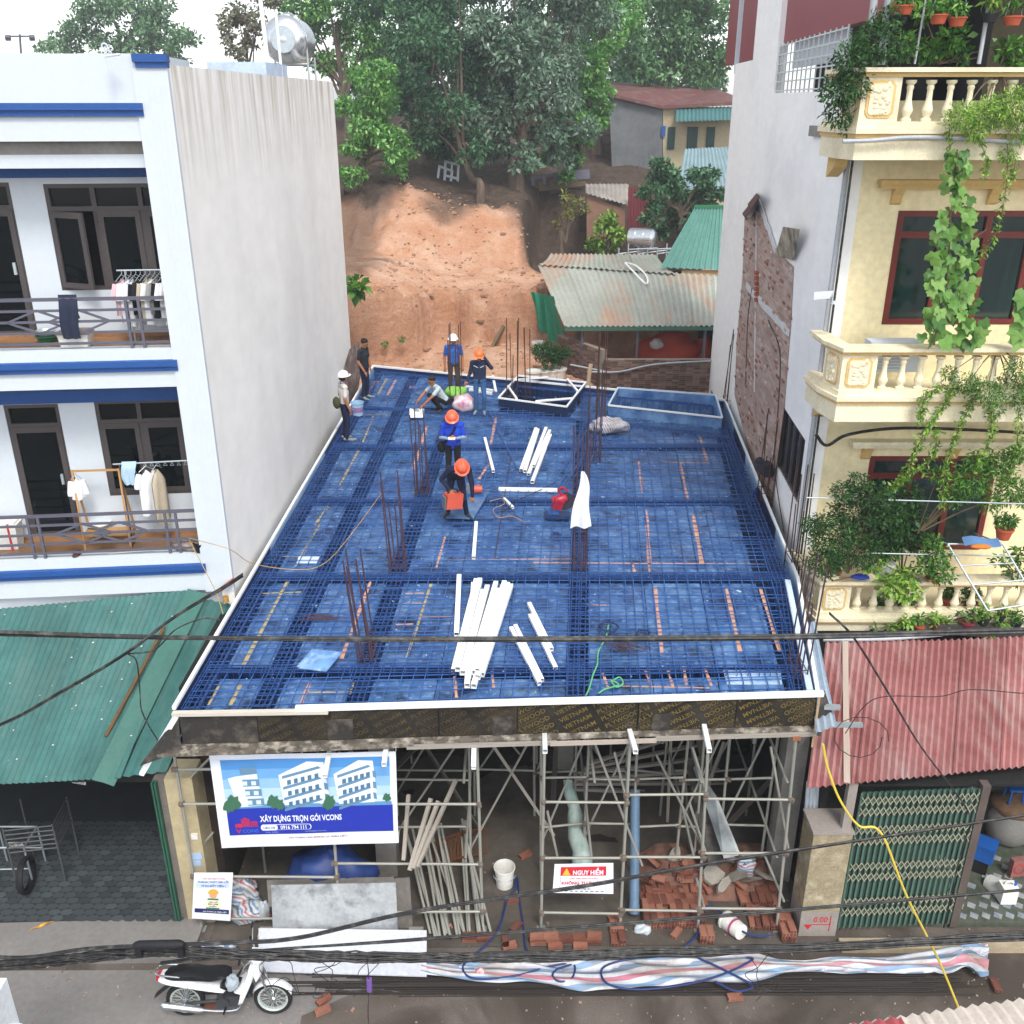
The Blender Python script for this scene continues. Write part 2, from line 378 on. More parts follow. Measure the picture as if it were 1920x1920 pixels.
# hillside behind the site
def hill_z(X, Y):
    foot = 35.4 - 2.4*sst(-2.7, -3.7, X) + .4*math.sin(X*1.3) + .5*mnoise.noise(Vector((X*1.2, 0, 5))) + .2*mnoise.noise(Vector((X*4, 0, 6)))
    z = 3.4 + .3*sst(30, 35, Y) + (1.6+.5*sst(-3, -4.2, X))*sst(0, .5, Y-foot) + .25*sst(1, 5, Y-foot)
    pit = sst(.3, 1.5, X)
    s0 = 40.2 + 8.0*pit + .8*math.sin(X*.7+1)
    z += 2.2*sst(0, 4.2 - 2.2*pit, Y-s0)
    z += min(max(0, Y-s0-3), 17)*.165
    z -= .7*sst(.3, 1.2, X)*sst(40, 41.5, Y)*(1-sst(47, 49, Y))
    z += .25*sst(-4.2, -5.5, X)*sst(33, 38, Y)*(1-sst(43, 50, Y))
    n = mnoise.fractal(Vector((X*.55, Y*.55, 3)), 1., 2., 5); n2 = mnoise.fractal(Vector((X*2.2, Y*2.2, 9)), 1., 2., 4)
    cutf = sst(-.3, .3, Y-foot)*(1-sst(.9, 1.6, Y-foot)); slo = sst(0, 1, Y-s0)*(1-sst(4, 5.5, Y-s0))
    rid = 1-abs(mnoise.noise(Vector((X*1.4, Y*.5, 7))))*2
    return z + .2*n + .09*n2*(.7+1.6*cutf+1.2*slo) + .34*cutf*(rid-.4)+.12*cutf*mnoise.noise(Vector((X*4, Y*4, 2))) + .34*slo*(1-abs(mnoise.noise(Vector((X*.9, Y*.3, 17))))*2-.5)
xs = [-30+i*1.0 for i in range(22)]+[-8+i*.16 for i in range(113)]+[10.2+i*1.0 for i in range(40)]
ys = [27.5+i*.25 for i in range(18)]+[32+i*.09 for i in range(167)]+[47.0+i*.2 for i in range(33)]+[53.6+i*.7 for i in range(60)]+[96+i*6 for i in range(12)]
hv, hf, soil, cut_shade = [], [], [], []
for y in ys:
    for x in xs:
        hv.append((x, y, hill_z(x, y) if y > 29.9 else -.5 + 0*x))
        k = sst(42.6, 44.6, y + 1.6*mnoise.noise(Vector((x*.6, y*.6, 1))) + .5*x*(x < 0)*-.25)
        k = max(k, sst(.7, 1.5, x+.9*mnoise.fractal(Vector((x*.8, y*.8, 4)), 1., 2., 4))*sst(40, 41.2, y)*.92*(1-.9*sst(46.8, 47.5, y)*(1-sst(48.5, 50, y))))
        wx = 1.3*mnoise.fractal(Vector((x*.5, y*.5, 8)), 1., 2., 4); k = max(k, .7*sst(-4.8, -6.2, x+wx)*sst(31, 34, y))
        soil.append(k); ft_ = 35.4 - 2.4*sst(-2.7, -3.7, x); cut_shade.append(.9*sst(-.6, .3, y-ft_)*(1-sst(.9, 1.8, y-ft_))+.35*sst(40, 41.5, y)*(1-sst(43.5, 45, y)))
W_ = len(xs)
for j in range(len(ys)-1):
    for i in range(W_-1):
        a = j*W_+i; hf.append((a, a+1, a+W_+1, a+W_))
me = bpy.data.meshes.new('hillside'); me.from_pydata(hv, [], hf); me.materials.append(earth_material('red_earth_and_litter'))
a_ = me.attributes.new('soil', 'FLOAT', 'POINT'); a_.data.foreach_set('value', soil); a_ = me.attributes.new('cut', 'FLOAT', 'POINT'); a_.data.foreach_set('value', cut_shade)
me.polygons.foreach_set('use_smooth', [True]*len(me.polygons)); me.update()
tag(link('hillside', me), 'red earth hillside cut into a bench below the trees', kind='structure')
# clods and stones on the bare earth
rng = random.Random(3); mb = MB()
for _ in range(900):
    x, y = rng.uniform(-5, 1.5), rng.uniform(31, 45); r = rng.uniform(.015, .07)*(2.2 if rng.random() < .1 else 1)
    mb.ball((x, y, hill_z(x, y)+r*.2), (r*rng.uniform(.8, 1.5), r, r*.6), 5, 3)
mb.build('earth_clods', M('pale_earth_clods', '#b08a70', .95, .3, 5, island=.4), kind='stuff', label='loose clods and stones on the red earth')
# grit, chips and pebbles on street and lot
rng = random.Random(14); mb = MB()
for _ in range(700):
    x, y = rng.uniform(-7, 9), rng.choice((rng.uniform(8.9, 10.6), rng.uniform(10.9, 13), rng.gauss(10.2, .25))); r = rng.uniform(.006, .02)*(2 if rng.random() < .07 else 1); mb.box((x, y, .034 if y > 10.9 else .008), (r*rng.uniform(1, 2), r, r*.8), (0, rng.uniform(-.3, .3), rng.uniform(0, 3)))
mb.build('street_grit', M('mixed_grit', '#8f867c', .95, .4, 3, col2='#a0705c', island=.4), kind='stuff', label='grit and brick chips strewn over street and lot')
# ================================================================ white house on the left
LA = math.radians(5.6); LO = Vector((-4.7, 14.4, 0))
LR = Matrix.Translation(LO) @ Matrix.Rotation(LA, 4, 'Z'); LRI = LR.inverted()
def lf(px, py, dep=0):
    p = at_plane(px, py, LR @ Vector((0, dep, 0)), LR.to_3x3() @ Vector((0, 1, 0))); return LRI @ p
house = empty('white_house', LO, 'three storey white house with blue cornice bands and two balconies', 'house', rz=LA)
def hp(name, mb, mat, par=None, **k): return mb.build(name, mat, par or house, local=True if par is None else True, **k)
WX = -7.5   # how far the house goes to the left
D = .85     # balcony depth
F2, F1, ZT, ZB = 8.55, 5.1, 12.58, 4.40
back = LRI @ Vector((-4.7, 27.6, 0))
sidez = lambda: None
# rain stains that run down from the top edge of the side wall
nt = stucco.node_tree; sx_ = nt.nodes.new('ShaderNodeSeparateXYZ'); nt.links.new(_coord(nt), sx_.inputs[0]); mr_ = nt.nodes.new('ShaderNodeMapRange')
for k_, v_ in ((1, 10.6), (2, 12.45)): mr_.inputs[k_].default_value = v_
nt.links.new(sx_.outputs[2], mr_.inputs[0]); mu = nt.nodes.new('ShaderNodeMath'); mu.operation = 'MULTIPLY'; nt.links.new(mr_.outputs[0], mu.inputs[0]); nt.links.new(_ramp(nt, _noise(nt, _coord(nt, (2, 1.6, .12)), 3, 5, .6), [(.42, 0.), (.68, 1.)]), mu.inputs[1])
bs_ = nt.nodes['Principled BSDF']; old = bs_.inputs['Base Color'].links[0].from_socket; nt.links.new(_mix(nt, old, C('#b0a796'), mu.outputs[0]), bs_.inputs['Base Color'])
# side wall as a thick slab from the street corner to the rear corner
m = MB(); m.prism([(0, 0, 0), (back.x, back.y, 0), (back.x-.2, back.y, 0), (-.2, .0, 0)], (0, 0, 12.45)); hp('side_wall', m, stucco); pw = [at_x(x, y, -4.688) for x, y in ((636, 760), (640, 705), (655, 655), (672, 640), (678, 690), (668, 745), (650, 775))]; so = MB().prism(pw, (.01, 0, 0)).build('exposed_brick_patch', M('exposed_old_brick', '#8a7068', .95, .4, 5, col2='#5f4c46', dirt='#c9c2ba', dirt_amt=.7, dscale=3, bump=.6)); setpar(so, house)
m = MB(); m.prism([(back.x-.2, back.y, 0), (back.x-9, back.y-.9, 0), (back.x-9, back.y-1.1, 0), (back.x-.2, back.y-.2, 0)], (0, 0, 12.3)); hp('rear_wall', m, stucco)
# pilaster at the street corner with flutes
m = MB(); m.b2((-.46, -.03, ZB), (0.008, .12, ZT))
for i in range(4): m.b2((-.3+i*.075, -.036, ZB+.35), (-.27+i*.075, -.03, ZT-.4))
hp('pilaster', m, white_paint)
m = MB(); m.b2((-.40, -.06, ZT-.17), (.012, .13, ZT-.1)); m.b2((-.43, -.09, ZT-.1), (.02, .14, ZT)); hp('pilaster_cap', m, blue_paint)
# recessed wall and its openings
def opening_wall(z0, z1, holes, name='wall'):
    m = MB(); xs = sorted({WX, -.2}|{h[0] for h in holes}|{h[1] for h in holes}); zs = sorted({z0, z1}|{h[2] for h in holes}|{h[3] for h in holes})
    for i in range(len(xs)-1):
        for j in range(len(zs)-1):
            cx, cz = (xs[i]+xs[i+1])/2, (zs[j]+zs[j+1])/2
            if any(h[0] < cx < h[1] and h[2] < cz < h[3] for h in holes): continue
            m.b2((xs[i], D, zs[j]), (xs[i+1], D+.2, zs[j+1]))
    hp(name, m, white_paint)
def q(px, py): v = lf(px, py, D); return v.x, v.z
w2x0, w2z1 = q(80, 345); _, w2z0 = q(113, 545)
w1x0, w1z1 = q(175, 752); _, w1z0 = q(205, 930)
d2x1, d2z1 = q(16, 342); d1x1, d1z1 = q(108, 757); d1x0, _ = q(5, 758)
WIN2 = (w2x0, w2x0+2.05, w2z0, w2z1); WIN1 = (w1x0, w1x0+2.05, w1z0, w1z1)
DOOR2 = (d2x1-.95, d2x1, F2, d2z1); DOOR1 = (d1x0, d1x1, F1, d1z1)
opening_wall(F2, 11.0, [WIN2, DOOR2]); opening_wall(F1, 7.6, [WIN1, DOOR1])
def glazing(name, x0, x1, z0, z1, cols, transom, ajar=None):
    w = empty(name); setpar(w, house, True); y = D+.05
    m = MB()
    for a, b in (((x0, z0), (x1, z0+.06)), ((x0, z1-.06), (x1, z1)), ((x0, z0+.06), (x0+.06, z1-.06)), ((x1-.06, z0+.06), (x1, z1-.06)), ((x0+.06, transom-.035), (x1-.06, transom+.035))):
        m.b2((a[0], y-.04, a[1]), (b[0], y+.04, b[1]))
    st = (x1-x0)/cols
    for i in range(1, cols): m.b2((x0+i*st-.035, y-.038, z0+.06), (x0+i*st+.035, y+.038, z1-.06))
    m.build('frame', alu_dark, w, local=True)
    for i in range(cols):
        a, b = x0+i*st+.03, x0+(i+1)*st-.03
        MB().face([(a, y+.012, transom), (b, y+.012, transom), (b, y+.012, z1-.04), (a, y+.012, z1-.04)]).build('pane', glass, w, local=True)
        s = MB(); 
        for aa, bb in (((a, z0+.05), (b, z0+.13)), ((a, transom-.12), (b, transom-.03)), ((a, z0+.13), (a+.08, transom-.12)), ((b-.08, z0+.13), (b, transom-.12))):
            s.b2((aa[0], y-.055, aa[1]), (bb[0], y-.015, bb[1]))
        s.mi = 1; s.face([(a+.07, y-.03, z0+.12), (b-.07, y-.03, z0+.12), (b-.07, y-.03, transom-.11), (a+.07, y-.03, transom-.11)])
        o = s.build('sash', [alu_dark, glass], w, local=True)
        if ajar == i: o.matrix_basis = Matrix.Translation((a, y-.03, 0)) @ Matrix.Rotation(math.radians(-28), 4, 'Z') @ Matrix.Translation((-a, -y+.03, 0))
    if cols == 1: MB().b2((x1-.16, y-.1, z0+1.0), (x1-.12, y-.06, z0+1.18)).build('handle', steel_galv, w, local=True)
glazing('window', *WIN2, 3, WIN2[3]-.36, 0); glazing('window', *WIN1, 3, WIN1[3]-.36)
glazing('door', *DOOR2, 1, DOOR2[3]-.36); glazing('door', *DOOR1, 1, DOOR1[3]-.36)
# dark rooms behind the glass are closed off by a partition
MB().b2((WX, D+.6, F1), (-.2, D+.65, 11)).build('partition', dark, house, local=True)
# parapet, beams, balcony slabs
m = MB(); m.b2((WX, 0, 11.48), (-.46, .16, ZT)); hp('parapet', m, white_paint)
m = MB(); m.b2((WX, -.09, 11.88), (-.46+.08, 0, 11.97)); m.b2((WX, -.05, 11.80), (-.46+.08, 0, 11.88)); hp('cornice_band', m, blue_paint)
m = MB(); m.b2((WX, .16, 11.12), (-.2, D+.2, 11.3)); hp('soffit', m, white_paint)
m = MB(); m.b2((WX, D-.07, 11.03), (-.2, D, 11.12)); m.b2((WX, D-.04, 10.95), (-.2, D, 11.03)); hp('cornice_band', m, blue_paint)
m = MB(); m.b2((WX, D-.07, 7.60), (-.2, D, 7.72)); m.b2((WX, D-.04, 7.50), (-.2, D, 7.60)); hp('cornice_band', m, blue_paint)
m = MB(); m.b2((WX, D-.001, 7.5), (-.2, D+.2, 8.0)); hp('beam', m, white_paint)
tile = M('brown_floor_tile', '#9b7350', .35, .25, 3, stretch=(1, 6, 1))
for z, low in ((F2, 7.95), (F1, 4.42)):
    m = MB(); m.b2((WX, 0, low), (-.455, .25, z)); m.b2((WX, .25, z-.3), (-.2, D+.2, z-.012)); hp('balcony_slab', m, white_paint)
    m = MB(); m.b2((WX, .27, z-.011), (-.2, D, z+.006)); hp('floor_tiles', m, tile)
    m = MB(); m.b2((WX, D-.015, z+.006), (-.2, D, z+.1)); hp('skirting', m, tile)
    m = MB(); m.b2((WX, -.09, z-.26), (-.46+.06, 0, z-.17)); m.b2((WX, -.05, z-.34), (-.46+.06, 0, z-.26)); hp('cornice_band', m, blue_paint)
m = MB(); m.b2((WX, .1, ZB-.3), (-.2, .35, 4.42)); hp('beam', m, white_paint)
# roof terrace
m = MB(); m.prism([(WX, .16, 0), (-.2, .16, 0), (back.x-.2, back.y-.2, 0), (WX, back.y-.9, 0)], (0, 0, .2)); o = hp('roof_slab', m, concrete); o.location.z = 11.3
m = MB(); m.b2((-2.4, 4.2, 12.3), (-1.2, 7.5, 12.75)); hp('stair_roof', m, white_paint)
# railings with rhombus ornaments
def railing(z, rows, step, posts, rh):
    r = empty('railing'); setpar(r, house, True); zs = [z+.09+i*step for i in range(rows)]
    for i, zz in enumerate(zs): stick('rail', (WX, .06, zz), (-.46, .06, zz), .035, .035 if i < rows-1 else .05, rail_grey, r, local=True)
    for x in posts: stick('post', (x, .06, z-.05), (x, .06, zs[-1]), .04, .04, rail_grey, r, local=True)
    for x, w in rh:
        zc = zs[rows//2]; h = step*1.05
        for cx in (x-w*.28, x+w*.28):
            for a, b in (((-1, 0), (0, 1)), ((0, 1), (1, 0)), ((1, 0), (0, -1)), ((0, -1), (-1, 0))):
                stick('ornament', (cx+a[0]*w*.42, .06, zc+a[1]*h), (cx+b[0]*w*.42, .06, zc+b[1]*h), .035, .03, rail_grey, r, local=True)
railing(F2, 5, .165, [lf(238, 600).x, lf(262, 600).x, -3.9, -4.1, -6.5], [(lf(108, 605).x, 1.05), (-5.2, 1.05)])
railing(F1, 5, .165, [lf(55, 1010).x, lf(75, 1010).x, lf(312, 1000).x, lf(332, 1000).x, -5.8], [(lf(190, 1005).x, 1.05), (-5.0, 1.05)])
# cable running out of a hole in the soffit beam
p = [lf(140, 283, D-.02), lf(150, 297, D-.03), lf(175, 306, D-.03), lf(230, 303, D-.03), lf(285, 302, D-.03)]
MB().tube(smooth_path(p), .022, 6).build('wall_cable', rail_grey, house, local=True, smooth=True)
# rain stained top edge
# ---------------- things on the balconies (world coordinates)
def lw(px, py, dep): return LR @ lf(px, py, dep)
def Lw(x, y, z): return LR @ Vector((x, y, z))
cloths = dict(white=M('white_cotton', '#dfe2e6', .9, .08, 8), black=M('black_cotton', '#16171d', .9, .2, 8), grey=M('grey_cotton', '#8f8d8a', .9, .15, 8), beige=M('beige_cotton', '#b9ad98', .9, .12, 8),
              navy=M('navy_cotton', '#232a40', .9, .2, 8), blue=M('pale_blue_cotton', '#a9c3d6', .9, .1, 8), pink=M('pink_cotton', '#d8b0b8', .9, .1, 8))
def garment(top, w, h, mat, label, group=None, yaw=0, sleeves=True, cat='garment', name='hanging_shirt', seed=0):
    """a shirt on its hanger: shoulders, folds and short sleeves, hung from the point top"""
    rg = random.Random(seed); top = Vector(top); R = Matrix.Rotation(yaw, 3, 'Z'); root = empty(name, top, label, cat, group)
    m = MB(); ph = [rg.uniform(0, 6) for _ in range(3)]
    for side in (1, -1):
        def fn(u, v):
            sh = .35+.65*min(1, v*5); x = (u-.5)*w*sh*(1+.12*v); z = -.06-abs(u-.5)*.12*(1-min(1, v*4)) - v*h*(1+.05*math.sin(5*u+ph[0]))
            y = side*(.035*min(1, v*6)+.03*math.sin(u*9+ph[1]+v*2)*v+.02)*(1-(2*u-1)**4*.9)
            return top + R @ Vector((x, y, z))
        m.grid(fn, 10, 8)
    if sleeves:
        for s in (-1, 1): m.tube([top + R @ Vector((s*w*.42, 0, -.12)), top + R @ Vector((s*w*.56, .01, -.3)), top + R @ Vector((s*w*.58, .01, -.36))], [.05, .06, .055], 6)
    m.build('fabric', mat, root, smooth=True)
    hk = MB(); hk.tube([top+Vector((0, 0, .06)), top+Vector((.015, 0, .03)), top, top + R @ Vector((-w*.4, 0, -.08))], .006, 4); hk.tube([top, top + R @ Vector((w*.4, 0, -.08))], .006, 4); hk.build('hanger', steel_galv, root)
    return root
# upper balcony: drying rail full of shirts
za = lw(218, 506, .35); zb = Lw(-.2, .35, 0); rack = empty('drying_rack', Lw(za.x*0-1, .35, F2), 'steel drying rail crowded with shirts on the upper balcony', 'drying rack')
xa = lf(218, 506, .4).x; zt = lf(230, 507, .4).z
rod('rail', Lw(xa, .4, zt), Lw(-.22, .4, zt), .014, steel_galv, rack)
for x in (xa+.12, -.3): rod('leg', Lw(x, .4, F2), Lw(x, .4, zt), .012, steel_galv, rack); rod('foot', Lw(x, .25, F2+.02), Lw(x, .6, F2+.02), .012, steel_galv, rack)
seqc = ['pink', 'white', 'white', 'black', 'black', 'beige', 'white', 'grey', 'black', 'white', 'white', 'grey', 'black', 'white']
for i, cname in enumerate(seqc):
    t = i/(len(seqc)-1); garment(Lw(lerp(xa+.06, -.25, t), .4, zt-.06), .36, [.55, .62, .7, .5][i % 4], cloths[cname], 'garment on the crowded drying rail of the upper balcony', 'garments on the upper balcony rail', yaw=LA+math.radians(70+random.uniform(-12, 12)), seed=i)
def towel(path_top, w, h, mat, label, name='towel', seed=1, y=0, cat='cloth'):
    """cloth thrown over a rail, hanging on both sides"""
    rg = random.Random(seed); ph = rg.uniform(0, 6); top = Vector(path_top); m = MB(); R = LR.to_3x3()
    def fn(u, v):
        s = v*2-1; z = -abs(s)**1.0*h*(1 if s > 0 else .55)+.03*(1-abs(s)); yy = -.05*(1 if s > 0 else -1)*min(1, abs(s)*4)
        x = (u-.5)*w*(1+.15*math.sin(ph+s*2)) ; yy += .025*math.sin(u*14+ph)*abs(s); x += .02*math.sin(s*5+ph)
        return top + R @ Vector((x, yy, z))
    m.grid(fn, 12, 16); return m.build(name, mat, smooth=True, label=label, cat=cat)
t = lf(125, 560, .06); towel(LR @ Vector((t.x, .06, t.z+.03)), .24, .62, cloths['navy'], 'navy trousers thrown over the upper balcony railing')
def lathe_thing(name, loc, prof, mat, label, cat, n=16, smooth=True, group=None):
    r = MB().lathe(prof, n).build(name, mat, smooth=smooth, label=label, cat=cat, group=group); r.location = loc; return r
def basin(loc, r, h, mat, label): return lathe_thing('basin', loc, [(r*.7, 0), (r*.75, .01), (r, h), (r*1.06, h), (r*1.06, h-.015), (r*.96, h-.02), (r*.72, .02), (.001, .02)], mat, label, 'basin', 20)
pl_green = M('green_plastic', '#2e6f4c', .4, .1); pl_white = M('white_plastic', '#e3e2dc', .45, .08); pl_red = M('red_plastic', '#c8303a', .45, .1); pl_blue = M('blue_plastic', '#1f5fb0', .4, .1)
b0 = at_z(90, 640, F2+.01); basin(Vector((b0.x, b0.y, F2+.01)), .17, .1, pl_green, 'green plastic basin on the upper balcony floor'); basin(Vector((b0.x-.02, b0.y+.02, F2+.1)), .14, .08, steel_galv, 'steel bowl lying in the green basin')
def tub(c, sx, sy, h, mat, label, lid=None, name='storage_tub'):
    c = Vector(c); root = empty(name, c, label, 'tub', rz=LA)
    m = MB(); b = MB()
    def ring(k, z): return [(-sx/2*k, -sy/2*k, z), (sx/2*k, -sy/2*k, z), (sx/2*k, sy/2*k, z), (-sx/2*k, sy/2*k, z)]
    a, bb = ring(.86, 0), ring(1, h); m.add(a+bb, [(3, 2, 1, 0)]+[(i, (i+1) % 4, 4+(i+1) % 4, 4+i) for i in range(4)]+[(4, 5, 6, 7)]); m.build('body', mat, root, local=True)
    b.box((0, 0, h+.012), (sx*1.07, sy*1.07, .03)); b.box((0, 0, h+.04), (sx*.9, sy*.85, .02)); b.build('lid', lid or mat, root, local=True); return root
p = at_z(145, 648, F2+.01); tub((p.x, p.y, F2+.01), .45, .3, .2, pl_white, 'white plastic storage tub on the upper balcony floor', M('brown_lid', '#b09a88', .5))
# lower balcony: steel rail, wooden stand, stool, bundle, bag
xa = lf(212, 872, .45).x; zt = lf(230, 870, .45).z; rack = empty('drying_rack', Lw(-1, .45, F1), 'steel drying rail with few clothes on the lower balcony', 'drying rack')
rod('rail', Lw(xa, .45, zt), Lw(-.22, .45, zt+.03), .014, steel_galv, rack)
for x in (xa+.1, -.35): rod('leg', Lw(x, .45, F1), Lw(x, .45, zt), .014, alu_dark, rack); rod('foot', Lw(x, .25, F1+.02), Lw(x, .65, F1+.02), .014, alu_dark, rack)
for i in range(9): x = lerp(xa+.5, -.4, i/8); MB().tube([Lw(x, .45, zt), Lw(x-.03, .45, zt-.05), Lw(x+.03, .45, zt-.05), Lw(x, .45, zt)], .005, 4).build('empty_hanger', steel_galv, rack)
t = lf(240, 870, .45); towel(Lw(t.x, .45, zt+.01), .2, .36, cloths['blue'], 'pale blue cloth over the lower drying rail', seed=4)
t = lf(275, 890, .45); garment(Lw(t.x, .45, zt-.05), .3, .75, cloths['white'], 'white shirt hung at a slant on the lower drying rail', yaw=LA+.6, seed=21)
t = lf(295, 890, .45); garment(Lw(t.x, .45, zt-.04), .28, .95, cloths['beige'], 'beige trousers hung on the lower drying rail', yaw=LA+1.0, seed=22, sleeves=False, name='hanging_trousers')
wd = empty('wooden_clothes_stand', at_z(190, 1005, F1), 'light wooden clothes stand on the lower balcony', 'clothes stand')
oak = M('light_oak', '#b88a55', .6, .2, 4, stretch=(1, 1, 8))
xl, xr = lf(135, 885, .5).x, lf(222, 880, .5).x; zt2 = lf(180, 882, .5).z
stick('top_rail', Lw(xl, .5, zt2), Lw(xr, .5, zt2), .03, .03, oak, wd)
for x, s in ((xl, 1), (xr, 1)):
    for yy in (.3, .72): stick('leg', Lw(x, .5, zt2+.02), Lw(x+.05, yy, F1), .03, .025, oak, wd)
so = MB().b2((xl+.02, .36, F1+.22), (xr+.05, .68, F1+.245)).build('shelf', oak); so.matrix_basis = LR.copy(); setpar(so, wd)
t = lf(142, 895, .48); garment(Lw(t.x, .48, zt2-.05), .2, .36, cloths['white'], 'small white top hung on the wooden stand', yaw=LA+.3, seed=31)
p = at_z(185, 985, F1+.25); b = basin(Vector((p.x, p.y, F1+.25)), .2, .06, pl_white, 'round white tray on the wooden stand')
def lump(name, c, r, mat, label, cat, seed=0, amp=.25, n=16, m=10, freq=1.6, flat=True, group=None, fold=0):
    """soft bag-like body with folds"""
    c = Vector(c); mb = MB(); mb.ball((0, 0, 0), (1, 1, 1), n, m); off = seed*7.3
    for i, v in enumerate(mb.v):
        v = Vector(v); k = 1+amp*mnoise.fractal(v*freq+Vector((off, 0, 0)), 1., 2., 3)+fold*math.sin(v.x*9+v.y*5+off)*.5
        v = Vector((v.x*k*r[0], v.y*k*r[1], v.z*k*r[2]))
        if flat and v.z < -r[2]*.75: v.z = -r[2]*.75
        mb.v[i] = tuple(v+c+Vector((0, 0, r[2]*.75 if flat else 0)))
    return mb.build(name, mat, smooth=True, label=label, cat=cat, group=group, ang=None)
p = at_z(355, 1030, F1+.01); lump('cloth_bundle', (p.x, p.y, F1+.01), (.28, .12, .1), M('floral_cloth', '#9a8a80', .95, .4, 14, col2='#6d5f5a'), 'grey floral cloth bundle on the lower balcony', 'cloth', 3)
p = at_z(15, 1025, F1+.01); r_ = tub((p.x, p.y, F1+.01), .5, .3, .42, pl_white, 'white carton with red straps on the lower balcony')
m = MB()
for s in (-.13, .13): m.box((s, 0, .23), (.03, .305*1.04, .47))
m.build('strap', pl_red, r_, local=True)
p = at_z(145, 1040, F1+.01); lump('slipper', (p.x, p.y, F1+.01), (.06, .13, .03), M('maroon_rubber', '#4a2a2e', .7), 'maroon slipper on the lower balcony tiles', 'slipper', 5, amp=.1)
stick('mop_handle', at_z(205, 1037, F1+.03), at_z(290, 1031, F1+.03), .02, .02, pl_white, label='white mop stick lying on the lower balcony tiles', cat='stick')
p = at_z(376, 1033, F1+.02); lathe_thing('flower_pot', (p.x, p.y, F1+.01), [(.07, 0), (.1, .16), (.11, .16), (.09, .15), (.06, .14), (.001, .14)], M('black_plastic', '#15161a', .5), 'black pot in the lower balcony corner', 'pot')
# roof: water tank, aerials, ornament, flood light mast
tc = Vector((-5.5, 26.4, 13.35)); tk = empty('water_tank', (tc.x, tc.y, 12.45), 'round stainless steel water tank on the roof corner', 'water tank')
inox = M('stainless_steel', '#c9ced2', .22, .1, 2, metal=.85)
q_ = Vector((0, 1, 0)).to_track_quat('Z', 'Y')
prof = [(.001, -.75), (.3, -.72), (.47, -.64), (.53, -.55)]
for i in range(7): z = -.5+i*.16; prof += [(.545, z), (.545, z+.09), (.53, z+.125)]
prof += [(.53, .55), (.47, .64), (.3, .72), (.001, .75)]
MB().lathe(prof, 32, tc, q_).build('drum', inox, tk, smooth=True)
m = MB(); m.lathe([(.29, -.012), (.3, 0), (.29, .012)], 24, tc+Vector((0, -.73, 0)), q_); m.build('end_ring', steel_galv, tk)
MB().lathe([(.16, 0), (.16, .06), (.1, .1), (.001, .11)], 14, tc+Vector((0, 0, .52))).build('lid', inox, tk, smooth=True)
for x in (-.5, .5):
    for y in (-.45, .45): rod('leg', (tc.x+x, tc.y+y, 11.5), (tc.x+x, tc.y+y, 13.55 if y < 0 else 13.0), .025, steel_galv, tk)
for y in (-.45, .45): rod('cross_bar', (tc.x-.5, tc.y+y, 12.82), (tc.x+.5, tc.y+y, 12.82), .025, steel_galv, tk)
rod('vent_pipe', at_y(487, 0, 22)+Vector((0, 0, .5)), at_y(503, 112, 22)+Vector((0, 0, -.6)), .045, white_steel, label='tall thick white pipe left of the water tank', cat='pipe')
rod('vent_pipe', at_y(517, 18, 23), at_y(526, 112, 23)+Vector((0, 0, -.6)), .03, white_steel, label='thin white pipe nearest the water tank', cat='pipe')
# white scroll ornament on the parapet
m = MB(); c0 = at_y(190, 90, 13.95); s0 = c0.z
def sp(cx, cz, r0, turns, sgn, a0): return [Vector((cx+sgn*math.cos(a0+t*turns*6.28)*r0*(1-t*.8), c0.y+.1, cz+math.sin(a0+t*turns*6.28)*r0*(1-t*.8))) for t in [i/22 for i in range(23)]]
m.tube(sp(c0.x, s0+.02, .055, 1.3, 1, 4.7), .012, 6); m.tube(sp(c0.x+.09, s0-.01, .04, 1.1, -1, 4.7), .011, 6); m.tube([Vector((c0.x-.02, c0.y+.1, s0-.1)), Vector((c0.x+.2, c0.y+.1, s0-.07))], .014, 6); m.tube([Vector((c0.x, c0.y+.1, s0-.3)), Vector((c0.x, c0.y+.1, s0))], .014, 6)
m.build('scroll_ornament', white_paint, smooth=True, label='white scroll ornament on the parapet of the house', cat='ornament')
fm = empty('floodlight_mast', at_y(40, 95, 40), 'thin mast with two floodlights beyond the white house', 'mast'); A_, B_ = at_y(42, 140, 60), at_y(37, 64, 60)
rod('pole', A_, B_, .06, rail_grey, fm); rod('crossbar', at_y(14, 68, 60), at_y(61, 68, 60), .05, rail_grey, fm)
for px_ in (15, 60): MB().box(at_y(px_, 71, 60), (.28, .3, .2), (.5, 0, .3)).build('lamp', rail_grey, fm)
# low blue container roof behind the house and white eaves
MB().b2((-6.2, 21.5, 12.3), (-5.0, 23.5, 12.72)).build('roof_box', M('pale_blue_sheet', '#b8c8e0', .5), label='pale blue box standing on the roof of the house', cat='box')
# ================================================================ shop with green roof on the left
green_sheet = M('green_roof_sheet', '#447571', .5, .25, .8, col2='#365f5b', dirt='#64807a', dirt_amt=.45, dscale=1.2, dstretch=(3, .4, 1), spec=.5, ovar=.1)
shop = empty('green_roofed_shop', (-8, 11.5, 0), 'shop with green corrugated roof and open tiled room', 'shop')
E0, E1 = at_z(-140, 1478, 2.92), at_z(225, 1459, 2.92)
T0, T1 = Vector((E0.x-.1, 13.95, 4.30)), Vector((-5.35, 14.3, 4.42))
corrugated('roof_sheet', E0, E1, T1, T0, .095, .017, green_sheet, shop, sheet=.8, rows=4)
E2, E3 = at_z(180, 1463, 2.86), at_z(310, 1447, 2.86)
corrugated('side_roof_sheet', E2, E3, Vector((-4.72, 14.3, 4.16)), Vector((-5.5, 14.3, 4.36)), .16, .03, green_sheet, shop, sheet=.62, rows=4)
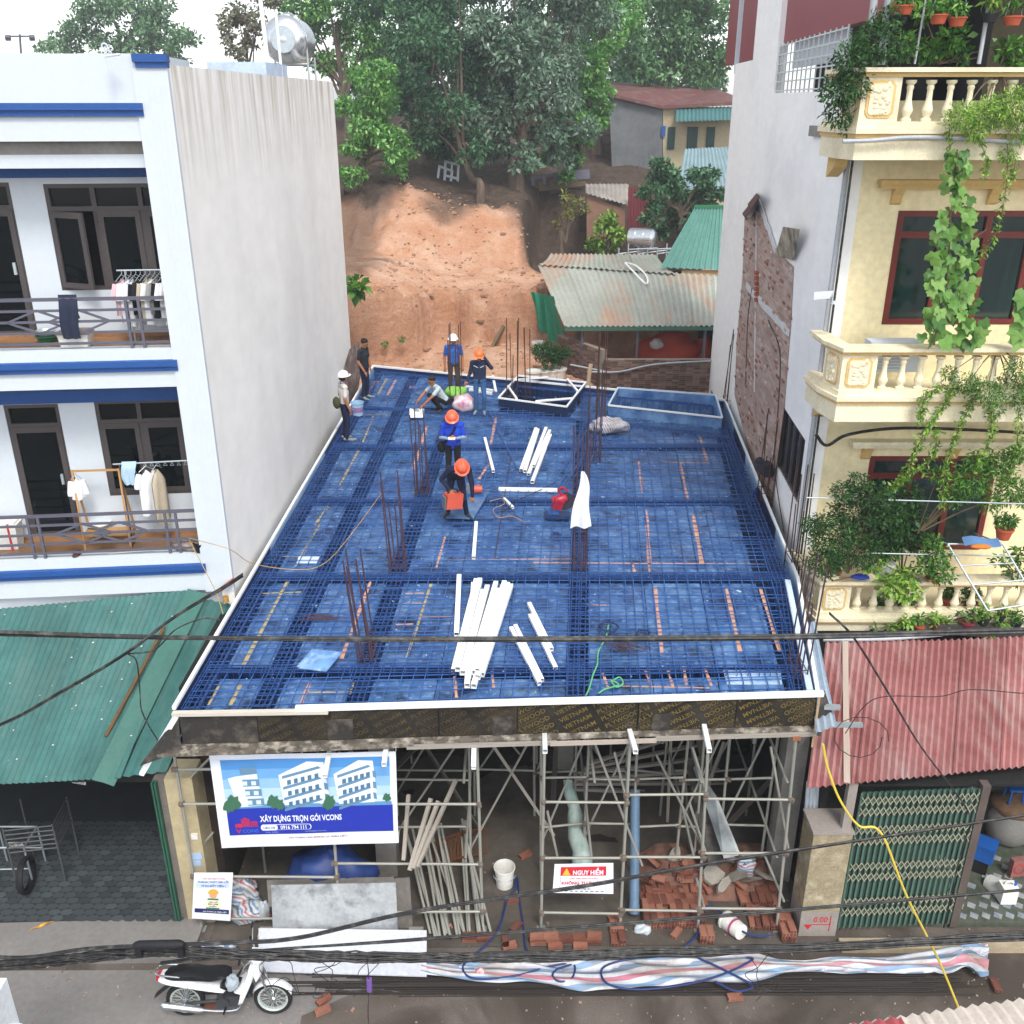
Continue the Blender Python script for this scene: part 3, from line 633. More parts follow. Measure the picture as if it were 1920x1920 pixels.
# folded sheet valley along the joint
A0, A1 = at_z(172, 1462, 2.97), Vector((-5.42, 14.25, 4.5))
m = MB(); s = (A1-A0); u = Vector((1, 0, .0))
m.face([A0, A0+u*.18+V(0, 0, -.06), A1+u*.18+V(0, 0, -.06), A1]); m.face([A0+u*.18+V(0, 0, -.06), A0+u*.3+V(0, 0, -.12), A1+u*.3+V(0, 0, -.12), A1+u*.18+V(0, 0, -.06)])
m.build('flashing', M('green_flashing', '#3a6a60', .35, .12, 1.5), shop)
stick('rusty_batten', A0+V(.0, .65, .28), lerp(A0, A1, .75)+V(-.02, 0, .08), .05, .03, M('rusty_batten', '#3a352c', .85, .5, 6, col2='#7a5a2e'), shop)
beige = M('beige_wall_paint', '#b8aa88', .85, .12, 1.2, dirt='#7d745f', dirt_amt=.35)
m = MB(); m.prism([(-5.12, 11.42, 0), (-4.72, 11.45, 0), (-4.72, 11.9, 0), (-5.12, 11.9, 0)], (0, 0, 2.83)); m.build('corner_post', beige, shop)
m = MB(); m.prism([(-5.30, 11.44, 0), (-5.13, 11.44, 0), (-5.13, 11.9, 0), (-5.30, 11.9, 0)], (0, 0, 2.80)); m.build('door_jamb', M('grey_render', '#77716a', .9), shop)
gsh = M('green_shutter', '#2c5a48', .5, .2, 5)
for i in range(2): MB().b2((-5.30+.045*i, 11.36, .12), (-5.27+.045*i, 11.44, 2.8)).build('shutter_leaf', gsh, shop)
# room behind: walls, tiled floor
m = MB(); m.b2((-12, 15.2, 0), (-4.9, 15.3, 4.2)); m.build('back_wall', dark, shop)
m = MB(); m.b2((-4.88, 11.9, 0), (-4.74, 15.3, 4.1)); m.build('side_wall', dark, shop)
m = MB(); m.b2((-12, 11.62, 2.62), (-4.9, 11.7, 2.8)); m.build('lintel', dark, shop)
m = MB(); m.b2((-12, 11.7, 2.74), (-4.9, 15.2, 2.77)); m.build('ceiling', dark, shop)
m = MB(); m.prism([(-12, 11.2, 0), (-5.1, 11.45, 0), (-5.1, 15.2, 0), (-12, 15.2, 0)], (0, 0, .115)); m.build('floor', M('dark_tile_joint', '#34383a', .6), shop)
tl = [M('grey_tile', '#454b4e', .35, .2, 2), M('pale_tile', '#4c5457', .35, .15, 2), M('slate_tile', '#3a4043', .35, .2, 2)]
rng = random.Random(5); hexm = [MB().prism([(.105*math.cos(a), .065*math.sin(a), 0) for a in [math.pi*2*k/6 for k in range(6)]], (0, 0, .006)).mesh('floor_tile', t_) for t_ in tl]
for j in range(26):
    for i in range(20):
        x = -8.9+i*.19+(j % 2)*.095; y = 11.42+j*.12
        if x < -5.2 and y < 13.6 and len(shop.children) < 420:
            o = link('floor_tile', hexm[rng.choice((0, 0, 0, 0, 1, 2))], shop, mw=Matrix.Translation((x, y, .116)) @ Matrix.Rotation(rng.uniform(-.05, .05), 4, 'Z'))
# small things on the facade post
MB().b2((-4.86, 11.42, 1.70), (-4.76, 11.445, 1.80)).build('door_bell', pl_white, label='white bell box on the beige corner post', cat='box')
m = MB(); m.b2((-4.93, 11.435, 1.30), (-4.75, 11.445, 1.42)); m.b2((-4.9, 11.435, 1.17), (-4.78, 11.445, 1.28)); m.build('notice', M('pale_blue_paper', '#a9c4e6', .8), label='pale blue paper notices on the beige post', cat='notice')
pl = M('plate_white', '#d9d9d2', .6); bk = M('lettering_black', '#15151a', .7)
# plates: (centre, width, height, lines)
def plate(c, w, h, rows, label, rot=(0, 0, 0), name='number_plate', cat='plate', ink=bk, base=pl):
    R = Euler(rot).to_matrix(); c = Vector(c); root = empty(name, c, label, cat)
    MB().box((0, 0, 0), (w, .01, h)).build('plate_sheet', base, root, local=True); root.rotation_euler = rot
    for k, t_ in enumerate(rows):
        v, f = text_fit(t_, -w*.42, h*(.06 if k == 0 and len(rows) > 1 else -.4 if len(rows) > 1 else -.32), w*.84, h*(.34 if len(rows) > 1 else .64), .02)
        MB().add([(x, -.008, y) for x, y in v], f).build('lettering', ink, root, local=True)
    return root
plate(at_y(148, 1464, 11.75), .2, .14, ['38', '180.77'], 'white plate hanging below the green flashing', (.2, .2, 0))
# delivery cart, table and motorbike in the dark room
cart = empty('handcart', (-7.6, 12.4, .12), 'metal cargo rack of a scooter in the dark shop', 'cart'); cg = M('dull_metal', '#5d5f60', .5, .2, metal=.4)
c0 = at_z(55, 1590, .9)
for i in range(6):
    a = c0+V(-.35, .0, i*.09-.1); rod('slat', a, a+V(.75, .1, .02), .014, cg, cart); rod('slat', a+V(.75, .1, .02), a+V(.7, .75, .02), .014, cg, cart)
for dx, dy in ((-.35, 0), (.4, .1), (.35, .75), (-.4, .7)): rod('leg', c0+V(dx, dy, -.78), c0+V(dx, dy, .4), .018, cg, cart)
m = MB(); m.lathe([(.24, -.04), (.29, -.05), (.31, 0), (.29, .05), (.24, .04)], 20, c0+V(-.1, -.1, -.47), Vector((1, .1, 0)).to_track_quat('Z', 'Y'), cap=False); m.build('wheel', bk, cart, smooth=True)
tb = empty('steel_table', at_z(60, 1670, .12), 'grey steel table frame just inside the open shop', 'table'); t0 = at_z(-20, 1590, .85)
pts = [t0, t0+V(.55, .02, 0), t0+V(.55, .5, 0), t0+V(-.1, .5, 0)]
for i in range(4): rod('frame_bar', pts[i], pts[(i+1) % 4], .018, steel_galv, tb); rod('leg', pts[i]-V(0, 0, .74), pts[i], .018, steel_galv, tb)
for i in range(2): rod('brace', pts[i*2]-V(0, 0, .45), pts[i*2+1]-V(0, 0, .45), .014, steel_galv, tb)
plate(at_z(38, 1585, .8)+V(0, -.1, .1), .22, .15, ['29', '14-S4'], 'white plate on the rack in the dark shop', (.3, 0, .1))
# litter on the forecourt
m = MB(); c = at_z(80, 1735, .105); m.grid(lambda u, v: c+V((u-.5)*.26+(v-.5)*.05, (v-.5)*.08+(u-.5)*.16, .01+.015*math.sin(u*9+v*4)), 6, 3); m.build('wrapper', M('red_yellow_foil', '#d8b23a', .4, .2, 6, col2='#c23a35'), smooth=True, label='red and yellow wrapper lying on the grey ramp', cat='wrapper')
# white bird droppings / paint spots stay real flakes of plaster on the green roof
rng = random.Random(8); mb = MB(); nn = (T0-E0).cross(E1-E0).normalized(); nn = nn if nn.z > 0 else -nn
for _ in range(45):
    u, v = rng.random(), rng.random(); p = lerp(lerp(E0, E1, u), lerp(T0, T1, u), v)+nn*.022; r = rng.uniform(.006, .02)*(2 if rng.random() < .08 else 1)
    mb.ball(p, (r, r*rng.uniform(.7, 1.8), r*.5), 5, 3)
mb.build('plaster_crumbs', M('plaster_white', '#d9dbd6', .9), kind='stuff', label='white plaster crumbs scattered on the green roof')
stick('brick_offcut', at_z(412, 1107, 4.5), at_z(440, 1086, 4.62), .06, .05, M('terracotta_pipe', '#b0554a', .8), label='short terracotta piece leaning on the house corner', cat='offcut')
lathe_thing('paint_tin', at_z(424, 1128, 4.3), [(.05, 0), (.05, .1), (.046, .1), (.046, .02), (.001, .02)], M('ochre_tin', '#b98f4c', .5), 'small ochre tin on the green roof edge', 'tin', 12)
# ================================================================ formwork deck with reinforcement
ZD = 4.20            # top of the plywood
FL, FR, FB, RR, RL = (-4.62, 11.0), (4.30, 11.44), (4.97, 14.9), (5.9, 25.66), (-4.34, 29.4)
def xl(Y): return lerp(FL[0], RL[0], (Y-FL[1])/(RL[1]-FL[1]))
def xr(Y):
    if Y < FB[1]: return lerp(FR[0], FB[0], (Y-FR[1])/(FB[1]-FR[1]))
    if Y < RR[1]: return lerp(FB[0], RR[0], (Y-FB[1])/(RR[1]-FB[1]))
    return lerp(RR[0], RL[0], (Y-RR[1])/(RL[1]-RR[1]))
def yfront(X): return lerp(FL[1], FR[1], (X-FL[0])/(FR[0]-FL[0]))
def yrear(X): return lerp(RL[1], RR[1], (X-RL[0])/(RR[0]-RL[0]))
def lx(u, Y): return lerp(lerp(FL[0], FR[0], u), lerp(-4.38, 6.0, u), (Y-11.2)/(27-11.2))   # lengthwise lines fan out a little
def ux(px, py): # lengthwise parameter of a sight point on the deck
    p = at_z(px, py, ZD); a = lerp(FL[0], -4.38, (p.y-11.2)/15.8); b = lerp(FR[0], 6.0, (p.y-11.2)/15.8); return (p.x-a)/(b-a)
U = [0.0, ux(610, 1070), ux(745, 1080), ux(1085, 1080), 1.0]        # lengthwise beams
YB = [11.35, at_z(960, 1262, ZD).y, at_z(960, 1086, ZD).y, at_z(960, 943, ZD).y, at_z(960, 842, ZD).y, 25.3]
deck = empty('formwork_deck', (0, 11.2, 3.7), 'blue film plywood deck formwork of the new floor slab', 'formwork')
def ply_material():
    m = bpy.data.materials.new('blue_film_plywood_deck'); m.use_nodes = True; nt = m.node_tree; b = nt.nodes['Principled BSDF']
    co = _coord(nt)
    oi = nt.nodes.new('ShaderNodeObjectInfo')
    base = _mix(nt, C('#26497c'), C('#386093'), oi.outputs['Random'])
    cl = _ramp(nt, _noise(nt, co, 1.6, 8, .72), [(.46, 0.), (.7, .8)]); base = _mix(nt, base, C('#6f93bd'), cl); sp2 = _ramp(nt, _noise(nt, co, 9, 5, .7), [(.54, 0.), (.66, .6)]); base = _mix(nt, base, C('#86a5c6'), sp2)
    dk = _ramp(nt, _noise(nt, co, 2.3, 6, .6), [(.35, 1.), (.52, 0.)]); base = _mix(nt, base, C('#10254a'), dk)
    # worn diagonal print of the film
    mp = nt.nodes.new('ShaderNodeMapping'); mp.inputs['Rotation'].default_value = (0, 0, math.radians(-32)); mp.inputs['Scale'].default_value = (9, 26, 1); nt.links.new(co, mp.inputs[0])
    vo = nt.nodes.new('ShaderNodeTexVoronoi'); vo.inputs['Scale'].default_value = 1; nt.links.new(mp.outputs[0], vo.inputs['Vector'])
    pr = _ramp(nt, vo.outputs['Distance'], [(.25, 1.), (.36, 0.)]); pm = _ramp(nt, _noise(nt, co, .5, 3), [(.42, 0.), (.6, .5)])
    mm = nt.nodes.new('ShaderNodeMath'); mm.operation = 'MULTIPLY'; nt.links.new(pr, mm.inputs[0]); nt.links.new(pm, mm.inputs[1])
    base = _mix(nt, base, C('#58745f'), mm.outputs[0])
    pud = _ramp(nt, _noise(nt, co, .55, 4, .55), [(.56, 0.), (.62, 1.)])
    nt.links.new(base, b.inputs['Base Color']); b.inputs['Specular IOR Level'].default_value = .5
    nt.links.new(_mix(nt, _ramp(nt, _noise(nt, co, 3, 5), [(.3, .28), (.7, .55)]), (.12, .12, .12, 1), pud), b.inputs['Roughness'])
    return m
ply_deck = ply_material()
BW = .16             # half width of a beam trough
opens = [  # openings boxed out of the slab (corner sight points on the deck plane), kept free of sheets
    [at_z(935, 765, ZD), at_z(1062, 782, ZD), at_z(1098, 735, ZD), at_z(972, 722, ZD)],
    [at_z(1140, 782, ZD), at_z(1352, 806, ZD), at_z(1340, 762, ZD), at_z(1158, 748, ZD)]]
m = MB()
def quad_panel(u0, u1, y0f, y1f, du0, du1, nx, ny):
    """one bay: skirt below, sheets on top"""
    def P(s, t):
        X0 = lx(lerp(u0, u1, s), 18); 
        ya, yb = y0f(X0), y1f(X0); Y = lerp(ya, yb, t)
        xa, xb = lx(u0, Y)+du0, lx(u1, Y)-du1
        return Vector((lerp(xa, xb, s), Y, ZD))
    skirt = MB(); c = [P(0, 0), P(1, 0), P(1, 1), P(0, 1)]
    skirt.prism([v-Vector((0, 0, .45)) for v in c], (0, 0, .431)); skirt.build('bay_box', ply_blue, deck)
    for i in range(nx):
        for j in range(ny):
            g = .0025/max(.5, 1); cc = [P(i/nx+g, j/ny+g), P((i+1)/nx-g, j/ny+g), P((i+1)/nx-g, (j+1)/ny-g), P(i/nx+g, (j+1)/ny-g)]
            dz = random.uniform(-.002, .002)
            MB().prism([v+Vector((0, 0, -.018+dz)) for v in cc], (0, 0, .018)).build('plywood_sheet', ply_deck, deck)
yline = lambda k, off: (lambda X: YB[k]+off)
rows = [(lambda X: yfront(X)+.03, lambda X: YB[1]-BW + .0*X), (lambda X: YB[1]+BW, lambda X: YB[2]-BW), (lambda X: YB[2]+BW, lambda X: YB[3]-BW),
        (lambda X: YB[3]+BW, lambda X: YB[4]-BW*.7), (lambda X: YB[4]+BW*.7, lambda X: min(YB[5], yrear(X)-3.0)), (lambda X: min(YB[5], yrear(X)-3.0)+BW*1.2, lambda X: yrear(X)-.25)]
cnt = [2, 1, 3, 3]
for i in range(4):
    for r, (ya, yb) in enumerate(rows):
        if r == 5 and i >= 2: continue
        du0 = .34 if i == 0 else BW; du1 = .42 if i == 3 else BW
        quad_panel(U[i], U[i+1], ya, yb, du0, du1, cnt[i], 1 if r in (0, 4) else 2)
# the stair and shaft corner at the rear right: sheets laid round the two boxed openings
def sheet(pts, name='plywood_sheet'):
    MB().prism([Vector((p.x, p.y, ZD-.018)) for p in pts], (0, 0, .018)).build(name, ply_deck, deck)
ym = lambda X: min(YB[5], yrear(X)-3.0)+.2
def Q(X, Y): return Vector((X, Y, ZD))
o1, o2 = opens
sheet([Q(lx(U[2], 25)+.16, ym(lx(U[2], 25))), Q(o1[0].x-.03, ym(o1[0].x)), Q(o1[3].x-.03, yrear(o1[3].x)-.25), Q(lx(U[2], 28)+.16, yrear(lx(U[2], 28))-.25)])
sheet([Q(o1[1].x+.03, ym(o1[1].x)), Q(o2[0].x-.03, ym(o2[0].x)), Q(o2[3].x-.03, yrear(o2[3].x)-.25), Q(o1[2].x+.03, yrear(o1[2].x)-.25)])
# bottoms of the beam troughs
m = MB(); m.prism([(FL[0], FL[1], 3.72), (FR[0], FR[1], 3.72), (FB[0], FB[1], 3.72), (RR[0], RR[1], 3.72), (RL[0], RL[1], 3.72)], (0, 0, .03)); m.build('beam_soffit', ply_blue, deck)
# edge boards on the sides and the rear
def board(p, q_, z0, z1, t, mat, name='edge_board', par=None):
    p, q_ = Vector((p[0], p[1], 0)), Vector((q_[0], q_[1], 0)); d = (q_-p).normalized(); n = Vector((-d.y, d.x, 0))*t
    return MB().prism([p+V(0, 0, z0), q_+V(0, 0, z0), q_+n+V(0, 0, z0), p+n+V(0, 0, z0)], (0, 0, z1-z0)).build(name, mat, par or deck)
pale_board = M('pale_blue_board', '#8fb4da', .5, .3, 1.5, col2='#5f93c8', dirt='#dfe8f0', dirt_amt=.5)
for a, b_ in ((FL, RL),):
    for k in range(7):
        s, e = lerp(Vector(a), Vector(b_), k/7+.001), lerp(Vector(a), Vector(b_), (k+1)/7-.001); board(e, s, 3.9, 4.34, .02, pale_board if k in (2, 3, 5, 6) else ply_blue)
for k in range(4):
    s, e = lerp(Vector(RL), Vector(RR), k/4+.001), lerp(Vector(RL), Vector(RR), (k+1)/4-.001); board(e, s, 3.9, 4.36, .02, ply_blue)
for a, b_, nk in ((FR, FB, 2), (FB, RR, 5)):
    for k in range(nk):
        s, e = lerp(Vector(a), Vector(b_), k/nk+.001), lerp(Vector(a), Vector(b_), (k+1)/nk-.001); board(s, e, 3.8, 4.34, .02, pale_board if k % 2 == 0 or nk == 2 else ply_blue)
# white bars added on sides and rear for the drawn outline; no rail there
for a, b_, w in ((FL, RL, .05), (RL, RR, .06), (RR, FB, .045), (FB, FR, .05)):
    a3, b3 = Vector((a[0], a[1], 4.37)), Vector((b_[0], b_[1], 4.37)); stick('rim_outline_rail', a3, b3, w, .05, white_steel, deck)
f0, f1 = Vector((FL[0]-.02, FL[1]-.03, 4.33)), Vector((FR[0]+.08, FR[1]-.03, 4.33))
stick('rim_outline_rail', lerp(f0, f1, .185), f1, .07, .07, white_steel, deck); stick('edge_plank', f0+V(0, 0, -.03), lerp(f0, f1, .235)+V(0, -.05, -.03), .08, .05, M('weathered_plank', '#cfc8bb', .8, .2, 4), deck)
pale2 = M('white_film_board', '#cfe0ef', .45, .2, 2, dirt='#7fa9d6', dirt_amt=.6, dscale=2)
stick('side_rail', (4.22, 11.5, 4.31), (4.80, 14.9, 4.31), .09, .05, pale2, deck)
# front edge form: printed plywood panels with lettering cut at the panel edges
film = M('black_film_plywood', '#2a2722', .5, .4, 3, col2='#171513', dirt='#4a4035', dirt_amt=.5, dscale=2)
film_worn = M('worn_black_plywood', '#33302d', .7, .5, 4, col2='#1c1b1a', dirt='#6e655b', dirt_amt=.8, dscale=4)
ink = M('gold_film_print', '#776630', .6, .3, 5); ink_dull = M('dull_gold_print', '#53462c', .7, .3, 5)
Z0f, Z1f = 3.78, 4.27; fa, fb = Vector((FL[0]+.05, FL[1]-.012, 0)), Vector((FR[0]+.02, FR[1]-.012, 0)); fd = (fb-fa).normalized(); flen = (fb-fa).length; fn_ = Vector((fd.y, -fd.x, 0))
def fpt(s, z, o=0): return fa+fd*s+fn_*o+Vector((0, 0, z))
cuts = [0, 1.05, 2.05, 3.55, 4.65, 6.35, 7.75, flen]
tv, tf = text_verts('PLYWOOD   VIETNAM', .105, .004); tv2, tf2 = text_verts('FILM FACED PLYWOOD', .03, .001)
tw = max(p[0] for p in tv)
for k in range(len(cuts)-1):
    a, b_ = cuts[k]+.004, cuts[k+1]-.004; pan = film_worn if k == 0 else film
    MB().prism([fpt(a, Z0f), fpt(b_, Z0f), fpt(b_, Z0f, -.018), fpt(a, Z0f, -.018)], (0, 0, Z1f-Z0f)).build('edge_form_panel', pan, deck)
    if k == 0: continue
    bm = bmesh.new(); flip = k in (1, 5, 6); ang = math.radians(28); ca, sa = math.cos(ang), math.sin(ang)
    for r in range(-14, 22):
        for cidx in range(-1, 4):
            ox = cidx*(tw+.09)+(r % 2)*.0; oy = r*.135
            for vv, ff, dx, dy in ((tv, tf, 0, 0), (tv2, tf2, .08, -.042)):
                vs_ = []
                cxm, cym = ox+dx+tw/2, oy
                gx, gy = cxm*ca-cym*sa, cxm*sa+cym*ca
                if gx < -.9 or gx > b_-a+.9 or gy < -.65 or gy > Z1f-Z0f+.65: continue
                for p in vv:
                    x, y = p[0]+ox+dx, p[1]+oy+dy; x, y = x*ca-y*sa, x*sa+y*ca
                    vs_.append(bm.verts.new((x, y, 0)))
                for f in ff:
                    try: bm.faces.new([vs_[i] for i in f])
                    except ValueError: pass
    Wd, Hd = b_-a, Z1f-Z0f
    for co_, no in (((.01, 0, 0), (-1, 0, 0)), ((Wd-.01, 0, 0), (1, 0, 0)), ((0, .01, 0), (0, -1, 0)), ((0, Hd-.01, 0), (0, 1, 0))):
        bmesh.ops.bisect_plane(bm, geom=bm.verts[:]+bm.edges[:]+bm.faces[:], plane_co=co_, plane_no=no, clear_outer=True)
    me = bpy.data.meshes.new('lettering')
    for v in bm.verts:
        x, y = v.co.x, v.co.y
        if flip: x, y = Wd-x, Hd-y
        v.co = fpt(a+x, Z0f+y, .003)
    bm.to_mesh(me); bm.free(); me.materials.append(ink_dull if k in (1, 2, 3) else ink); tag(link('lettering', me, deck), kind='stuff')
# patches, ledge, end brackets
for s, w, h in ((2.0, .36, .34), (4.3, .28, .3), (6.55, .27, .27)): MB().prism([fpt(s, Z0f+.005, .004), fpt(s+w, Z0f+.005, .004), fpt(s+w, Z0f+.005, .018), fpt(s, Z0f+.005, .018)], (0, 0, h)).build('patch_panel', film_worn, deck)
ledge = M('mortar_stained_ledge', '#6e665c', .9, .5, 5, col2='#3f3a34', dirt='#c8c0b0', dirt_amt=.9, dscale=6)
MB().prism([fpt(-.35, Z0f-.05, .22), fpt(3.2, Z0f-.05, .16), fpt(3.2, Z0f-.05, -.02), fpt(-.1, Z0f-.05, -.02)], (0, 0, .045)).build('ledge_board', ledge, deck)
MB().prism([fpt(3.2, Z0f-.045, .1), fpt(flen+.05, Z0f-.045, .08), fpt(flen+.05, Z0f-.045, -.02), fpt(3.2, Z0f-.045, -.02)], (0, 0, .04)).build('ledge_board', ledge, deck)
for s0, s1, o_, mt in ((3.1, 5.2, .14, steel_galv), (5.1, 6.6, .16, wood), (6.6, flen, .12, steel_galv)): stick('ledge_rail', fpt(s0, Z0f-.06, o_), fpt(s1, Z0f-.06, o_), .05, .05, M('dusty_rail', '#a39c92', .8, .3, 5, dirt='#6a6258') if mt is steel_galv else M('pale_batten', '#b3a89c', .8, .2, 5), deck)
MB().prism([fpt(0, Z1f-.02, .01), fpt(-.5, Z0f-.1, .32), fpt(0, Z0f-.04, .1)], fd*-.02).build('end_bracket', film_worn, deck)
stick('bracket_tube', fpt(-.02, Z1f, .02), at_y(265, 1452, 10.75), .06, .06, white_steel, deck, hollow=True)
MB().prism([fpt(flen, Z1f, .02), fpt(flen+.02, Z0f-.04, .06), fpt(flen+.36, Z0f-.04, -.1), fpt(flen+.14, Z1f, -.12)], fn_*-.02).build('end_bracket', film_worn, deck)
stick('batten', fpt(flen+.01, Z1f+.02, .03), fpt(flen-.02, Z0f-.3, .1), .03, .03, wood, deck)
for z_ in (Z0f-.03, Z0f+.28): stick('bracket_tube', fpt(flen+.1, z_, -.05), fpt(flen+(.72 if z_ < Z0f else .35), z_, -.02), .06, .06, steel_galv, deck, hollow=True)
# square tubes that poke out below the edge form
for px_, py_, px2, py2 in ((617, 1408, 609, 1456), (724, 1398, 720, 1434), (888, 1392, 888, 1440), (1022, 1394, 1022, 1409), (1182, 1388, 1192, 1410), (1326, 1382, 1330, 1408)):
    a = at_y(px_, py_, 11.12); b_ = at_y(px2, py2, 10.55+.2*(py2 < 1420)); b_ = at_y(px2, py2, 10.72); stick('joist_end', a+V(0, .3, .02), b_, .065, .065, white_steel, deck, hollow=True)
# joists and soffit seen from below
for i in range(14):
    x = lerp(-4.4, 4.1, i/13); stick('joist', (x, 11.25, 3.64), (x+.25, 22, 3.64), .05, .1, M('joist_steel', '#5f6264', .5, .2, metal=.4), deck)
for y in (11.6, 12.7, 13.9, 15.2, 16.6): stick('bearer', (-4.5, y, 3.54), (4.5, y, 3.54), .06, .1, _mats['joist_steel'], deck)
# galvanised corrugated strip on the right edge
g0, g1, g2, g3 = at_z(1508, 1172, 4.15), at_z(1528, 1165, 4.2), at_z(1568, 1360, 3.9), at_z(1530, 1375, 3.9)
strip = empty('galvanised_strip', (4.6, 12, 0), 'bluish corrugated metal strip between deck and red roof', 'metal sheet'); corrugated('sheet', g3, g2, g1, g0, .085, .018, M('zinc_sheet', '#aebdca', .4, .15, 2, metal=.3), strip, sheet=1, rows=3)
# ---------------- joint strips of tape on the sheets
tape = M('orange_joint_tape', '#cf9c7e', .7, .15, 6); tape_y = M('yellow_joint_tape', '#b3a06a', .7, .2, 6)
strips = [(1228, 1100, 1241, 1225, 8), (1362, 1104, 1388, 1222, 8), (1426, 1104, 1462, 1222, 7), (1213, 985, 1219, 1072, 8), (1300, 965, 1316, 1056, 9), (1000, 1055, 1440, 1058, 5), (830, 1050, 1075, 1048, 4), (1198, 865, 1205, 925, 6), (1275, 868, 1288, 935, 7), (1312, 818, 1326, 865, 5),
          (1240, 866, 1330, 868, 4), (1211, 955, 1215, 985, 6), (1100, 1133, 1137, 1135, 5), (1282, 1250, 1287, 1284, 7), (1210, 1256, 1220, 1284, 6), (1252, 1256, 1262, 1288, 6), (1322, 1254, 1334, 1286, 7), (1130, 1262, 1140, 1288, 6), (1150, 1286, 1330, 1290, 4), (922, 1258, 926, 1290, 6), (852, 1268, 856, 1308, 7),
          (540, 1090, 455, 1250, 8, 'y'), (485, 1113, 565, 1110, 4, 'y'), (600, 980, 555, 1062, 6, 'y'), (520, 1043, 568, 1044, 4, 'y'), (412, 1285, 392, 1322, 8, 'y'), (452, 1282, 432, 1322, 8, 'y'), (582, 1278, 565, 1318, 9), (576, 1298, 655, 1298, 5, 'y'), (662, 1280, 655, 1302, 7, 'y'),
          (695, 1090, 640, 1235, 7), (690, 1116, 720, 1116, 4), (808, 1095, 762, 1235, 6, 'y'), (760, 1113, 795, 1112, 4), (755, 1132, 795, 1131, 4), (745, 1150, 785, 1149, 4), (740, 1171, 775, 1170, 5), (790, 1157, 850, 1156, 4), (835, 1005, 818, 1065, 5), (725, 710, 708, 740, 5, 'y'), (742, 712, 726, 742, 5), (700, 780, 680, 830, 4, 'y'), (672, 845, 635, 912, 5, 'y'), (930, 782, 920, 835, 6), (918, 868, 898, 898, 6), (800, 800, 775, 880, 6), (680, 778, 732, 778, 3, 'y'), (1185, 1055, 1190, 1073, 6), (820, 990, 905, 990, 3), (615, 950, 590, 985, 6, 'y')]
for s in strips:
    a, b_ = at_z(s[0], s[1], ZD+.003), at_z(s[2], s[3], ZD+.003); w = s[4]*.8/px_m(a)
    d = (b_-a).normalized(); n = Vector((-d.y, d.x, 0))*w; j = [random.uniform(-.012, .012) for _ in range(4)]
    mb = MB(); K = 6; mb.grid(lambda u, v: lerp(a, b_, v)+n*(u-.5)*(1+.25*math.sin(v*9+a.x*3))+V(0, 0, .001), 1, K); mb.build('joint_tape', tape_y if len(s) > 5 else tape, deck)
MB().prism([at_z(1355, 1256, ZD+.004), at_z(1464, 1258, ZD+.004), at_z(1466, 1284, ZD+.004), at_z(1363, 1284, ZD+.004)], (0, 0, .012)).build('white_plywood_sheet', M('white_worn_sheet', '#b7d2ea', .6, .3, 4, dirt='#4f86c0', dirt_amt=.7, dscale=3), deck)
MB().prism([at_z(560, 1044, ZD+.004), at_z(602, 1044, ZD+.004), at_z(594, 1057, ZD+.004), at_z(556, 1057, ZD+.004)], (0, 0, .01)).build('white_plywood_sheet', pale2, deck)
# ---------------- reinforcement: two-way mesh of bars
mesh = empty('rebar_mesh', (0, 11.3, ZD), 'two-way mesh of blue-grey reinforcing bars on the deck', 'rebar mesh')
zb = ZD+.035
def inside(p, poly):
    c = False; n = len(poly)
    for i in range(n):
        a, b_ = poly[i], poly[(i+1) % n]
        if (a.y > p.y) != (b_.y > p.y) and p.x < (b_.x-a.x)*(p.y-a.y)/(b_.y-a.y)+a.x: c = not c
    return c
def runs(a, b_, n=60):
    """parts of a bar that do not cross an opening"""
    out = []; cur = None
    for i in range(n+1):
        p = lerp(a, b_, i/n); ok = not any(inside(p, o) for o in opens)
        if ok and cur is None: cur = p
        if (not ok or i == n) and cur is not None: out.append((cur, p)); cur = None
    return out
Y = 11.22
while Y < 29.1:
    e = .46*(1-sst(11, 15, Y)); a, b_ = Vector((xl(Y)+.05, Y-e*.0, zb)), Vector((xr(Y)-.08, Y+e*1.0 if Y < 15 else Y, zb))
    for p, q_ in runs(a, b_):
        j = V(0, random.gauss(0, .03), random.gauss(0, .008)); rod('rebar', p+j, q_+j+V(0, random.gauss(0, .035), 0), .0085, rebar_blue, mesh, n=5)
    Y += .165+random.uniform(-.012, .012)+(.02 if Y > 22 else 0)
u = .006
while u < .995:
    a = Vector((lx(u, 11.1), yfront(lx(u, 11.1))+.06, zb+.014)); b_ = Vector((lx(u, 27), 27, zb+.014)); d = (b_-a)/(b_.y-a.y); ye = yrear(b_.x)-.08; b_ = a+d*(ye-a.y)
    for p, q_ in runs(a, b_):
        j = V(random.gauss(0, .025), 0, random.gauss(0, .006)); rod('rebar', p+j, q_+j, .0085, rebar_blue, mesh, n=5)
    u += .0205+random.uniform(-.0012, .0012)
